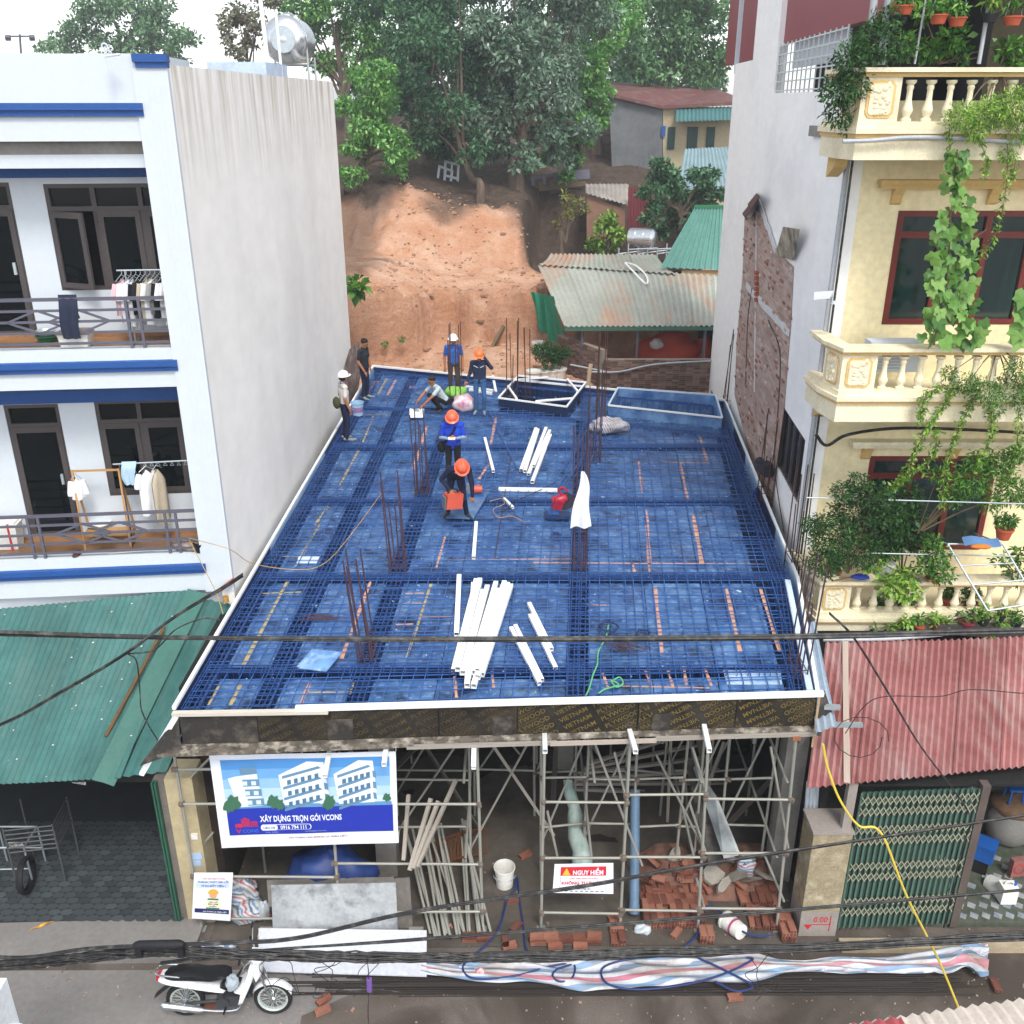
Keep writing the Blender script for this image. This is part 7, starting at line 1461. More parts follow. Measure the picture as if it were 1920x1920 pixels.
bundle([at_y(x, y, YD-.05) for x, y in ((-200, 1770), (20, 1796), (180, 1778), (420, 1768), (560, 1758), (780, 1708), (1100, 1660), (1340, 1617), (1920, 1528))], 3, .015, .012, 'thin black cables rising to the right from the street bundle')
bundle([at_y(x, y, YD+.05) for x, y in ((300, 1806), (500, 1782), (780, 1762), (1340, 1718), (1920, 1668))], 3, .012, .011, 'two black wires just above the street bundle')
bundle([at_y(x, y, 9.3) for x, y in ((-200, 1430), (0, 1360), (110, 1300), (235, 1225), (330, 1155), (420, 1100), (455, 1078))], 3, .018, .01, 'black wires slanting up over the green roof')
bundle([at_y(x, y, 9.32) for x, y in ((240, 1226), (290, 1218), (330, 1180), (380, 1160), (412, 1162))], 1, .0, .011, 'single black wire branching over the green roof')
bundle([at_y(x, y, 9.32) for x, y in ((240, 1226), (256, 1240), (262, 1290), (265, 1330), (280, 1362), (296, 1388))], 1, .0, .01, 'single black wire hanging down over the green flashing')
bundle([at_y(x, y, 9.6) for x, y in ((1555, 1150), (1600, 1195), (1660, 1290), (1720, 1390), (1780, 1470), (1815, 1520), (1820, 1545), (1808, 1580), (1790, 1650), (1770, 1740))], 3, .014, .009, 'black wires running down across the red roof')
bundle([at_y(x, y, 9.9) for x, y in ((1585, 1375), (1620, 1325), (1660, 1306), (1760, 1306), (1820, 1293), (1920, 1300), (2000, 1300))], 1, 0, .007, 'thin black wire lying across the red roof')
m = [at_y(1612+42*math.cos(t)*(1+.05*t), 1382+38*math.sin(t), 10.2) for t in [i*.5 for i in range(14)]]; MB().tube(m, .006, 6).build('wire_loop', black_cable, smooth=True, label='loose black wire loop above the red roof', cat='wire')
MB().tube(smooth_path([at_y(x, y, 9.0) for x, y in ((1543, 1395), (1552, 1440), (1575, 1500), (1610, 1548), (1652, 1562), (1700, 1680), (1760, 1800), (1812, 1925), (1850, 2010))], 8), .014, 6).build('yellow_wire', M('yellow_wire', '#d9c04a', .5, .1), smooth=True, label='yellow wire hanging from the deck corner to the street', cat='wire')
MB().tube(smooth_path([LR @ Vector((-.62, .02, 5.35)), at_y(400, 1100, 12.5), at_y(410, 1125, 12.0), at_y(418, 1150, 11.6)], 8), .006, 5).build('yellow_string', M('yellow_string', '#c9a55a', .8), smooth=True, label='yellow string tied to the lower balcony and hanging down', cat='string')
MB().tube(smooth_path([LR @ Vector((-.62, .02, 5.38)), at_y(430, 1030, 13.6), at_z(475, 1057, 4.42), at_z(560, 1068, 4.28), at_z(610, 1055, 4.28), at_z(660, 1000, 4.28), at_z(715, 925, 4.28)], 8), .006, 5).build('yellow_string', _mats['yellow_string'], smooth=True, label='pale string from the balcony across the left part of the deck', cat='string')
# small loops and ends that hang from the street bundle
rng = random.Random(21)
for i in range(9):
    x = rng.choice((520, 560, 610, 680, 700, 1000, 1060, 1440, 1500))+rng.uniform(-20, 20); a = at_y(x, 1795, YD); P = [a+V(rng.uniform(-.25, .25)*k/5+.12*math.sin(k*1.3+i), -.02*k, -.09*k*rng.uniform(.3, 1.2)+.1*math.sin(k*1.1)) for k in range(7)]
    MB().tube(smooth_path(P, 5), .005, 5).build('loose_wire', black_cable, smooth=True, label='loose thin wire end hanging from the heavy street bundle', cat='wire', group='loose wire ends on the street bundle')
cj = empty('cable_joint_box', at_y(300, 1790, 8.5), 'black cable joint box above the motorbike seat', 'joint box'); c = at_y(300, 1783, 8.45)
MB().lathe([(.03, -.3), (.055, -.24), (.055, .24), (.03, .3)], 12, c+V(0, 0, .1), Vector((1, 0, .03)).to_track_quat('Z', 'Y')).build('sleeve', bk, cj, smooth=True)
for s in (-.25, .25): MB().box(c+V(s, 0, .02), (.07, .06, .2)).build('clamp', bk, cj)
wrap = MB().tube(smooth_path([at_y(1292/3.69+340+0, 1830, 8.55), at_y(692, 1846, 8.5), at_y(693, 1858, 8.5)], 4), .03, 8)
MB().tube(smooth_path([at_y(688, 1795, 8.5), at_y(692, 1840, 8.5), at_y(690, 1900, 8.5), at_y(694, 1990, 8.5)], 4), .006, 5).build('loose_wire', black_cable, smooth=True, label='thin wire hanging down to the street through purple tape', cat='wire')
MB().tube([at_y(692, 1836, 8.5), at_y(693, 1857, 8.5)], .035, 8).build('purple_tape', M('purple_tape', '#7d5aa8', .5), label='purple tape wound on a hanging wire', cat='tape')
# ---------------- motorbike
def motorbike(loc, yaw):
    r = empty('motorbike', loc, 'white underbone motorbike parked on the concrete pavement', 'motorbike')
    wp, blk, chrome = M('white_motor_paint', '#eef0f2', .2, .04, 2, spec=.6), M('black_motor_plastic', '#17181b', .45, .2, 4), M('chrome', '#c8ccd0', .15, .1, 2, metal=.9)
    rub_, eng, rim_ = M('tyre_rubber', '#1c1c1d', .85, .2), M('engine_grey', '#4c4f52', .5, .3, 6, metal=.5), M('pale_alloy', '#cfd8d4', .3, .1, metal=.4)
    def part(n, mb, mt, par=None, sm=True, ang=35): return mb.build(n, mt, par or r, local=True, smooth=sm, ang=ang)
    qx = Vector((0, 1, 0)).to_track_quat('Z', 'Y')
    WB = 1.235; R_ = .275
    for x, nm in ((0, 'rear'), (WB, 'front')):
        wh = empty('wheel'); setpar(wh, r, True); c = Vector((x, 0, R_))
        prof = [(R_-.062, -.028), (R_-.02, -.04), (R_-.004, -.02), (R_, 0), (R_-.004, .02), (R_-.02, .04), (R_-.062, .028)]
        part('tyre', MB().lathe(prof, 36, c, qx, cap=False), rub_, wh); part('rim', MB().lathe([(R_-.09, -.02), (R_-.06, -.03), (R_-.05, 0), (R_-.06, .03), (R_-.09, .02), (R_-.085, 0), (R_-.09, -.02)], 36, c, qx, cap=False), rim_, wh)
        part('hub', MB().lathe([(.03, -.07), (.055, -.05), (.06, 0), (.055, .05), (.03, .07)], 16, c, qx), chrome, wh)
        sp_ = MB()
        for k in range(24): a = 6.283*k/24; b = a+(.25 if k % 2 else -.25); sp_.bar(c+V(math.cos(b)*.05, .03*(1 if k % 2 else -1), math.sin(b)*.05), c+V(math.cos(a)*(R_-.08), 0, math.sin(a)*(R_-.08)), .006)
        part('spokes', sp_, rim_, wh, False)
    def shell(side_pts, w0, w1=None, taper=.6):
        """closed body moulded from a side outline, rounded across"""
        m = MB(); n = len(side_pts); cx = sum(p[0] for p in side_pts)/n; cz = sum(p[1] for p in side_pts)/n
        rings = [(-1.0, .72), (-.85, .92), (0, 1.0), (.85, .92), (1.0, .72)]; base = len(m.v)
        for yy, k in rings:
            for (x, z) in side_pts: m.v.append((cx+(x-cx)*k, yy*w0, cz+(z-cz)*k))
        for i in range(len(rings)-1):
            for j in range(n): a = i*n+j; b = i*n+(j+1) % n; m.f.append((a, b, b+n, a+n)); m.m.append(0)
        m.f.append(tuple(range(n))); m.m.append(0); m.f.append(tuple(reversed(range((len(rings)-1)*n, len(rings)*n)))); m.m.append(0); return m
    part('tail_panel', shell([(-.34, .70), (-.2, .72), (.15, .66), (.55, .52), (.62, .46), (.3, .52), (-.1, .61), (-.3, .66)], .13), wp)
    part('seat', shell([(-.25, .735), (-.1, .79), (.2, .79), (.38, .74), (.62, .76), (.7, .72), (.5, .66), (.1, .69), (-.2, .70)], .125), blk)
    part('frame_cover', shell([(.5, .52), (.62, .46), (.9, .34), (.98, .45), (.85, .56), (.7, .62), (.55, .6)], .085), blk)
    part('leg_shield', shell([(.98, .92), (1.06, .9), (1.02, .72), (.93, .5), (.84, .3), (.76, .26), (.8, .42), (.87, .62), (.93, .8)], .17), wp)
    part('leg_shield', shell([(.72, .5), (.9, .44), (.95, .58), (.84, .6)], .16), wp)
    part('front_panel', shell([(1.02, .95), (1.12, .88), (1.12, .74), (1.04, .62), (1.0, .78)], .12), wp)
    part('front_fender', MB().grid(lambda u, v: Vector((WB+math.cos(math.radians(lerp(25, 150, u)))*(R_+.03), (v-.5)*.13, R_+math.sin(math.radians(lerp(25, 150, u)))*(R_+.03)-.025*abs(v-.5)*2)), 14, 4), wp)
    part('rear_fender', MB().grid(lambda u, v: Vector((lerp(-.1, -.42, u), (v-.5)*.14, lerp(.64, .36, u)-.03*abs(v-.5))), 4, 2), blk)
    for s in (-.075, .075): part('fork', MB().tube([(WB, s, R_), (WB-.13, s, .74)], .02, 8), chrome)
    part('steering_stem', MB().tube([(WB-.15, 0, .72), (WB-.24, 0, 1.0)], .04, 8), blk)
    hb = part('handlebar', MB().tube(smooth_path([(.9, -.34, 1.0), (.97, -.2, 1.03), (1.0, -.06, 1.0), (1.0, .06, 1.0), (.97, .2, 1.03), (.9, .34, 1.0)], 4), .013, 6), chrome)
    for s in (-1, 1): part('grip', MB().tube([(.93, s*.25, 1.015), (.885, s*.37, 1.0)], .02, 8), blk, hb)
    part('headlight', shell([(.98, 1.08), (1.08, 1.07), (1.16, .98), (1.1, .92), (1.0, .95)], .1), wp); part('lamp_glass', MB().ball((1.12, 0, 1.0), (.05, .085, .05), 12, 8), glass)
    for s in (-1, 1): mi = part('mirror', MB().ball((.93, s*.36, 1.22), (.02, .065, .04), 12, 6), blk); part('mirror_stalk', MB().tube([(.95, s*.22, 1.03), (.94, s*.34, 1.2)], .007, 5), chrome, mi)
    part('engine', MB().box((.62, 0, .31), (.3, .2, .17)).lathe([(.1, -.14), (.1, .14)], 16, (.55, 0, .3), qx).lathe([(.06, 0), (.075, .06), (.06, .22)], 12, (.72, 0, .33), Vector((1, 0, .2)).to_track_quat('Z', 'Y')), eng, ang=30)
    part('exhaust', MB().tube(smooth_path([(.82, -.1, .3), (.75, -.13, .2), (.5, -.15, .2), (.3, -.16, .23)], 3), .018, 8).tube([(.3, -.16, .23), (.24, -.165, .24), (-.25, -.17, .33), (-.28, -.17, .335)], [.03, .05, .055, .03], 12), chrome)
    part('chain_guard', MB().box((.3, .11, .3), (.5, .03, .09)), blk); part('swing_arm', MB().tube([(0, .09, R_), (.5, .09, .33)], .022, 8).tube([(0, -.09, R_), (.5, -.09, .33)], .022, 8), eng)
    for s in (-.11, .11): part('shock_absorber', MB().tube([(.02, s, .3), (.1, s, .6)], .022, 8), chrome)
    part('foot_peg', MB().tube([(.6, -.26, .25), (.6, .26, .25)], .014, 6), blk); part('kickstand', MB().tube([(.45, .12, .25), (.38, .28, .01)], .012, 6), chrome); part('tail_light', MB().box((-.33, 0, .69), (.04, .14, .06)), pl_red)
    part('grab_rail', MB().tube(smooth_path([(.0, -.12, .76), (-.3, -.1, .79), (-.36, 0, .79), (-.3, .1, .79), (.0, .12, .76)], 4), .012, 6), chrome)
    r.rotation_euler = (math.radians(-6), 0, yaw); return r
bike = motorbike(at_z(352, 1898, .01), math.radians(0)); f_ = at_z(508, 1898, .01)
d_ = f_-at_z(352, 1898, .01); bike.rotation_euler.z = math.atan2(d_.y, d_.x)+.02; bike.location = at_z(352, 1902, .01)
lump('plastic_bag', bike.location+V(.72, -.02, .56), (.1, .1, .12), M('foil_bag', '#b9c3c8', .3, .4, 9, col2='#7f8f9c'), 'silvery plastic bag hung on the motorbike', 'plastic bag', 17, .4)
# white gate post top in the near left corner and roof in the near right corner
wc = M('white_cast', '#dfe3e8', .6, .06)
pc = empty('white_pillar', at_z(10, 1900, 3.0), 'white pillar end in the bottom left corner of the street', 'pillar'); c = at_z(-105, 1960, 3.2)
MB().prism([c+V(-.6, .0, -3.2), c+V(.18, 0, -3.2), c+V(.18, .9, -3.2), c+V(-.6, .9, -3.2)], (0, 0, 3.1)).build('shaft', wc, pc)
MB().lathe([(.12, 0), (.2, .05), (.22, .12), (.2, .2), (.1, .26), (.001, .27)], 20, at_z(20, 1975, 3.0)).build('cap', wc, pc, smooth=True)
nr = empty('near_roof', at_z(1800, 1930, 3.4), 'pale corrugated roof edge in the bottom right corner', 'roof'); a0, a1 = at_z(1590, 1925, 3.3), at_z(1990, 1860, 3.3)
corrugated('roof_sheet', a0+V(.0, -2.2, .5), a1+V(0, -2.2, .5), a1, a0, .14, .022, M('pale_roof_sheet', '#cfc5ba', .5, .15, 2), nr, sheet=.9, rows=2)
corrugated('ridge_sheet', a0+V(-.05, -1.2, .52), a0+V(.42, -1.25, .52), at_z(1688, 1908, 3.36), at_z(1595, 1922, 3.36), .14, .02, M('red_roof_sheet', '#b5555c', .5, .2, 2), nr, sheet=.9, rows=2)
# ================================================================ behind the site: sheds, yard, trees
def gz(x, y): return hill_z(x, y)
# grey corrugated shed roof with rust, red goods below
shed_m = M('grey_green_roof_sheet', '#a3a69c', .6, .15, .6, col2='#94978c', dirt='#b07350', dirt_amt=.9, dscale=.34, dstretch=(1.6, .5, 1), ovar=.08)
sh = empty('corrugated_shed', (4, 32, 3.4), 'open shed with grey-green corrugated roof and rust stains', 'shed')
a0, a1 = V(1.7, 30.9, 5.28), V(6.75, 30.9, 5.3); b0, b1 = V(.95, 36.2, 6.42), V(7.3, 34.6, 6.3)
corrugated('roof_sheet', a0, a1, b1, b0, .2, .035, shed_m, sh, sheet=1.05, rows=4); corrugated('roof_sheet', b0+V(0, -.15, .03), b1+V(-1.5, .1, .03), V(5.6, 38.6, 6.45), V(1.5, 38.4, 6.5), .2, .035, shed_m, sh, sheet=1.05, rows=3, sag=.1)
stick('eave_beam', a0+V(0, .02, -.08), a1+V(0, .02, -.08), .08, .12, M('green_eave', '#3f6a58', .6), sh)
for x in (2.3, 4.1, 6.3): rod('post', (x, 31.1, 3.4), (x, 31.1, 5.2), .05, rail_grey, sh)
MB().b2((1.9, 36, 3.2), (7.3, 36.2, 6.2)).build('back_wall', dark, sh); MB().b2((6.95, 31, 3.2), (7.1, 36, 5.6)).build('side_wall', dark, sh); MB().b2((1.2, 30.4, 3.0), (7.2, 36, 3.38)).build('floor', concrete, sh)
rt = M('red_tarpaulin', '#a8381f', .6, .3, 1.2); lump('red_tarpaulin', (5.4, 32.6, 3.4), (1.2, .6, .75), rt, 'red tarpaulin covering goods under the shed roof', 'tarpaulin', 4, .22, 28, 16); lump('red_tarpaulin', (6.6, 32.8, 3.4), (.6, .5, .6), rt, 'smaller red tarpaulin heap at the right of the shed', 'tarpaulin', 8, .25, 20, 12)
lump('white_sack', (4.9, 32.2, 4.25), (.22, .15, .2), M('white_sack', '#cfd0cc', .8), 'white plastic sack on the red tarpaulin', 'sack', 2, .4)
MB().tube(smooth_path([V(4.2, 36.2, 6.5), V(4.5, 35.4, 6.5), V(4.75, 34.4, 6.3), V(4.65, 33.8, 6.15), V(4.3, 35, 6.42), V(4.15, 36, 6.52)], 5), .03, 5).build('bent_rod', white_steel, smooth=True, label='bent white rod lying on the shed roof', cat='rod')
# brick boundary wall: courses of single bricks
def brick_wall(p, q_, z0, z1, label, rows_vis=None):
    p, q_ = Vector(p), Vector(q_); d = (q_-p).normalized(); n = Vector((-d.y, d.x, 0)); L = (q_-p).length; root = empty('brick_wall', p, label, 'wall'); R = Matrix.Rotation(math.atan2(d.y, d.x), 4, 'Z')
    MB().prism([p+n*.02+V(0, 0, z0), q_+n*.02+V(0, 0, z0), q_+n*.2+V(0, 0, z0), p+n*.2+V(0, 0, z0)], (0, 0, z1-z0-.005)).build('mortar_core', M('old_mortar', '#8d8276', .95, .3, 6), root)
    bs = [MB().b2((0, 0, 0), (.205, .09, .052)).mesh('brick', M('wall_brick_%d' % i, c, .9, .25, 14)) for i, c in enumerate(('#8a6c60', '#775a50', '#957a6d', '#66504a'))]; rg = random.Random(2); k = 0; z = z1-.06
    while z > z0 and k < 300:
        s = (k % 2)*.1
        while s < L-.2 and k < 300:
            link('brick', bs[rg.randrange(4)], root, mw=Matrix.Translation(p+d*s+V(0, 0, z)+n*rg.uniform(-.006, .006)) @ R); s += .22; k += 1
        z -= .066; k += 1
    return root
brick_wall((2.95, 30.0, 0), (6.75, 30.0, 0), 2.2, 4.42, 'brown brick boundary wall before the open shed'); brick_wall((1.55, 32.3, 0), (2.85, 30.1, 0), 2.4, 4.7, 'short brick wall slanting back beside the potted trees')
MB().tube(smooth_path([V(2.4, 29.9, 4.05), V(3.4, 29.9, 4.05), V(4.6, 29.9, 4.3), V(6.6, 29.9, 4.42)], 4), .03, 6).build('wall_pipe', gp, smooth=True, label='grey pipe sagging along the brick boundary wall', cat='pipe')
rod('fence_rail', (1.9, 30.6, 4.1), (3.0, 29.9, 4.05), .03, gp, label='grey rail before the slanting brick wall', cat='rail'); stick('tilted_board', at_y(1098, 752, 29.7), at_y(1108, 682, 29.9), .12, .04, M('pale_plank', '#bfa98c', .8), label='pale plank leaning at the end of the slanting wall', cat='plank')
# green netting and potted trees
net = M('green_net', '#1f7a5e', .7, .25, 3); m = MB(); m.grid(lambda u, v: lerp(lerp(at_y(994, 548, 34.4), at_y(1042, 556, 32.6), u), lerp(at_y(1008, 612, 34.2), at_y(1062, 655, 32.2), u), v)+V(.06*math.sin(u*17+v*3), .12*math.sin(u*21+v*2), -.1*math.sin(u*3.14)*v), 24, 10); m.build('green_netting', net, smooth=True, label='dark green netting hung from the shed corner', cat='netting')
for i, (x, y, r, lab) in enumerate(((1020, 690, 26, 'dark potted tree before the green netting'), (1035, 660, 24, 'tall potted tree beside the slanting wall'), (1048, 735, 24, 'low leafy pot plant at the wall end'))):
    p = at_y(x, y+22, 31.2); p.z = gz(p.x, p.y)+.22; root = potted(0, 0, 0, .24, .36, white_pot, lab, leaf_b, .42, .75, 900, .1, 80+i, 'potted_tree', .35, p-V(0, 0, .25))
for i, (x, y, lab) in enumerate(((1000, 760, 'white pot nearest the deck rear edge'), (1010, 640, 'white square pot by the netting'))): p = at_y(x, y, 31 if y > 700 else 34.2); p.z = gz(p.x, p.y)+.2; pot(p-V(0, 0, .2), .25, .4, white_pot, empty('white_pot', p, lab, 'pot'))
# green mansard roof, house far right
mr = empty('green_roofed_annex', (7, 36, 3.4), 'steep green metal roof over the shed end', 'roof'); corrugated('roof_sheet', V(5.4, 35.6, 6.42), V(8.2, 35.6, 6.3), V(8.2, 38, 8.3), V(6.95, 38, 8.3), .16, .025, M('green_metal_roof', '#57877c', .5, .15, 1), mr, sheet=1, rows=2, trap=True); MB().b2((6.2, 35.7, 6.05), (8.2, 35.75, 6.3)).build('eave_board', wood, mr); MB().b2((6.9, 37.9, 8.25), (8.3, 38.1, 8.36)).build('ridge', pl_green, mr)
gh = empty('grey_house', (8, 56, 9.2), 'grey rendered house with dark red roof and yellow front', 'house'); gw_ = M('dark_grey_render', '#6f7274', .9, .2, .6, dirt='#45484a', dirt_amt=.6, dscale=.5)
g = lambda x, y, Y=56.: at_y(x, y, Y)
MB().prism([g(1142, 182), g(1242, 203), g(1242, 330), g(1148, 330)], (.6, 5, 0)).build('side_wall', gw_, gh); yf = M('yellow_house_front', '#b0a486', .8, .15, 1); MB().prism([g(1243, 200), g(1400, 205), g(1400, 330), g(1243, 330)], (.2, 3, 0)).build('front_wall', yf, gh)
MB().prism([g(1138, 180)+V(0, -.3, 0), g(1240, 204)+V(0, -.3, 0), g(1400, 196)+V(0, -.3, 0), g(1400, 196)+V(0, 9, .75), g(1142, 182)+V(.4, 9, .75)], (0, 0, .16)).build('roof', M('dark_red_roof', '#6a3e3e', .7, .3, 1.5, dirt='#7d7468', dirt_amt=.8, dscale=1.5), gh)
corrugated('awning_sheet', g(1266, 228, 54.6), g(1400, 224, 54.6), g(1400, 199, 55.9), g(1268, 203, 55.9), .22, .04, M('teal_awning', '#4a7576', .5, .15, 1), gh, sheet=1.1, rows=1)
for x, w_, lab in ((1253, 11, 'door'), (1290, 16, 'door'), (1326, 12, 'door')): p0, p1 = g(x, 238, 55.95), g(x+w_, 280, 55.95); MB().b2((p0.x, 55.9, p1.z), (p1.x, 55.97, p0.z)).build('door', M('dark_green_door', '#22403c', .6), gh)
MB().b2((g(1240, 236).x, 55.9, g(1240, 256).z), (g(1248, 236).x, 55.96, g(1240, 236).z)).build('notice_board', blue_paint, gh)
for i in range(7): stick('stair_rail', g(1180+i*9, 318-i*9, 55.5), g(1180+i*9, 338-i*9, 55.5), .04, .04, rail_grey, gh)
bl = empty('blue_roofed_shed', (9, 50, 7), 'low shed with pale blue metal roof before the grey house', 'shed'); corrugated('roof_sheet', V(6.6, 46.5, 8.0)+V(1, 0, .2), V(11, 46.5, 8.3), V(11, 51, 9.9), V(8.6, 51, 9.8), .2, .03, M('pale_blue_roof', '#7f979d', .5, .15, 1), bl, sheet=1.1, rows=1); MB().b2((8, 46.8, 6.5), (11, 47, 8.1)).build('wall', yf, bl)
MB().prism([g(1110, 268, 58), g(1165, 268, 58), g(1165, 340, 58), g(1110, 340, 58)], (0, .3, 0)).build('ruined_wall', M('ruined_brick', '#6e584c', .95, .3, 5), label='low ruined brick wall beside the grey house', cat='wall')
rf = empty('red_metal_fence', at_y(1190, 420, 46), 'dark red corrugated metal fence panel', 'fence'); corrugated('sheet', at_y(1176, 432, 46), at_y(1216, 425, 46), at_y(1214, 352, 46), at_y(1178, 350, 46), .15, .03, M('dark_red_sheet', '#7a3a40', .55, .2, 1), rf, sheet=2, rows=1)
fs = empty('flat_shed_roof', at_y(1140, 360, 47), 'flat pale corrugated roof of a low hut', 'roof'); corrugated('roof_sheet', at_y(1098, 362, 46), at_y(1178, 385, 46), at_y(1178, 345, 48.5), at_y(1098, 345, 48.5), .2, .03, M('dusty_sheet', '#9a938c', .8, .3, 1), fs, sheet=1.1, rows=1); MB().prism([at_y(1100, 366, 46.2), at_y(1172, 392, 46.2), at_y(1172, 450, 46.2), at_y(1100, 450, 46.2)], (0, .2, 0)).build('front_wall', M('mud_wall', '#8a6a58', .9, .3, 2), fs)
wt = empty('water_tank', at_y(1200, 465, 42), 'horizontal stainless water tank beyond the shed roof', 'water tank'); MB().lathe([(.001, -.62), (.3, -.6), (.42, -.5), (.43, -.2), (.41, -.18), (.43, -.16), (.43, .16), (.41, .18), (.43, .2), (.42, .5), (.3, .6), (.001, .62)], 24, at_y(1203, 447, 42), Vector((1, -.5, 0)).to_track_quat('Z', 'Y')).build('drum', inox, wt, smooth=True)
for i in range(6): p = at_y(1160+i*18, 476-(i % 2)*8, 41.6); rod('frame_bar', p-V(0, 0, .9), p+V(0, 0, .25), .03, steel_galv, wt); rod('frame_bar', p, p+V(1.2, .3*(-1)**i, .1), .03, steel_galv, wt)
# debris under the trees
for i, (x, y, rot, lab) in enumerate(((832, 352, -.35, 'white window frame leaning, front one of the pile'), (846, 342, -.25, 'white window frame leaning behind the front one'))):
    c = at_y(x, y-8, 47+i*.3); root = empty('window_frame', c, lab, 'window frame', rz=.3); m = MB(); W2, H2 = .75, 1.5
    for a, b in (((-W2/2, 0), (W2/2, .1)), ((-W2/2, H2-.1), (W2/2, H2)), ((-W2/2, 0), (-W2/2+.1, H2)), ((W2/2-.1, 0), (W2/2, H2)), ((-W2/2, .7), (W2/2, .8)), ((-.04, 0), (.04, H2))): m.b2((a[0], -.03, a[1]-.7), (b[0], .03, b[1]-.7))
    m.build('frame', white_paint, root, local=True); root.rotation_euler = (-.5, rot*-1, .35)
for i in range(7): p = at_y(1030+i*7, 338+(i % 3)*6, 50); stick('scrap_sheet', p-V(.9, 0, .05-.03*i), p+V(.9, .3, .1+.03*i), .45, .02, (rail_grey, M('rust_sheet', '#5e4c44', .9, .3, 3), stem_m)[i % 3], roll=1.4, label='scrap metal sheet in the pile right of the big trunk', cat='scrap', group='scrap sheets piled by the big trunk')
for i in range(4): p = at_y(868+i*4, 372+i*5, 47); MB().box(p, (1.1, .7, .12), (.1*i, 0, .2)).build('tile_pile', M('rust_sheet', '#6e5348'), label='rusty layer of the flat pile behind the slim trunk', cat='scrap', group='flat rusty pile')
stick('plank', at_y(704, 490, 39.5), at_y(732, 545, 38.3), .28, .05, M('grey_plank', '#8a8a84', .9), label='grey board leaning at the earth bench on the left', cat='plank'); MB().box(at_y(690, 520, 39), (.7, .6, .9)).build('bin', M('grey_bin', '#9a9488', .9), label='grey bin at the left end of the earth bench', cat='bin'); MB().box(at_y(690, 505, 39), (.9, .4, .06), (.1, .2, 0)).build('white_slat_panel', white_paint, label='white slatted panel on the grey bin', cat='panel')
stick('log', at_y(921, 655, 34.6), at_y(944, 612, 35.6), .12, .1, stem_m, label='dark plank stuck in the red earth slope', cat='plank'); MB().box(at_y(920, 455, 42.5), (.5, .4, .3), (.4, .3, .5)).build('tree_stump', wood, label='torn tree stump on the red slope', cat='stump')
lump('white_bag', at_y(807, 522, 40), (.25, .15, .08), M('white_sack', '#cfd0cc'), 'white plastic bag on the earth bench', 'bag', 3, .4); stick('cistern_lid', at_y(705, 700, 30.2), at_y(750, 697, 30.2), .5, .06, concrete, label='flat grey slab behind the rear left deck corner', cat='slab')
bush('taro_plant', blob([(672, 530, 14), (668, 545, 12)], 31), 60, .35, leaf_a, 'broad-leaved taro plant at the wall end', 3, .7, [at_y(668, 552, 31)])
for x, y, lab in ((722, 646, 'green weed tuft on the rock face, left one'), (753, 636, 'green weed tuft on the rock face, right one')): bush('weed_tuft', blob([(x, y, 6)], 33.2), 60, .09, leaf_a, lab, x)
# ---------------- trees
bark = M('grey_brown_bark', '#6a5c4f', .95, .4, 5, col2='#4a4038', bump=.6, stretch=(1, 1, .3))
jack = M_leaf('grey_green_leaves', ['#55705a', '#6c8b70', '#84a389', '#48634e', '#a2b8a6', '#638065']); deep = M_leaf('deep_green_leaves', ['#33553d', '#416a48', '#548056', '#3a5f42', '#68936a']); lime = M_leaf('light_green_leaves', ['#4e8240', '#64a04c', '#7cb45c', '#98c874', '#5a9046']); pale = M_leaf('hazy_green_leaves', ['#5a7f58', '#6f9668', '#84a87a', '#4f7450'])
def tree(base, pxs, Y, n, ls, fol, label, tr=.22, seed=1, dep=1.6, asp=.5, name='tree', lean=None, shell=.45):
    rg = random.Random(seed); cs = []
    for x, y, r in pxs: p = at_y(x, y, Y+rg.uniform(-dep, dep)); cs.append((p.x, p.y, p.z, r/px_m(p)))
    sub = []
    for c in cs:      # break every lobe into small uneven clumps
        for _ in range(9):
            d = Vector((rg.gauss(0, 1), rg.gauss(0, 1), rg.gauss(0, 1))).normalized()*c[3]*rg.uniform(.45, .95); sub.append((c[0]+d.x, c[1]+d.y, c[2]+d.z*.8, c[3]*rg.uniform(.22, .46)))
    base = Vector(base); root = empty(name, base, label, 'tree', 'trees on the hillside'); pts, d = clump_points(sub, n, seed, shell); link('crown', leaf_mesh('crown', pts, ls, fol, asp, .3, seed, d), root)
    zc_ = sorted(c[2] for c in cs); top = Vector((sum(c[0] for c in cs)/len(cs), sum(c[1] for c in cs)/len(cs), zc_[len(zc_)//2])); fork = lerp(base, top, .55); m = MB()
    m.tube(smooth_path([base-V(0, 0, .4), base+V(rg.uniform(-.15, .15), 0, 1.2), lerp(base, fork, .6)+V(rg.uniform(-.2, .2), 0, 0), fork, top], 4), [tr*1.5]+[tr*(1-.6*i/15) for i in range(16)], 8)
    for c in cs:
        a = lerp(fork, top, rg.uniform(-.35, .6)); b = Vector(c[:3]); m.tube(smooth_path([a, lerp(a, b, .5)+V(0, 0, .25), b], 4), [tr*.42*(1-.8*i/8) for i in range(9)], 6)
    m.build('trunk', bark, root, smooth=True); return root
tree(V(.2, 46.5, 8.2), [(960, 50, 85), (1045, 85, 75), (1062, 170, 55), (990, 165, 75), (905, 140, 65), (940, 245, 55), (1015, 255, 45), (1090, 20, 70), (885, 40, 70), (870, 225, 45), (1085, 235, 40), (960, -50, 90), (1060, -50, 90), (985, 300, 35), (930, 290, 35), (1030, 215, 50), (960, 120, 70), (900, 190, 50), (1050, 290, 30)], 47.5, 21000, .24, jack, 'largest grey-green tree in the middle with thick trunk', .38, 1)
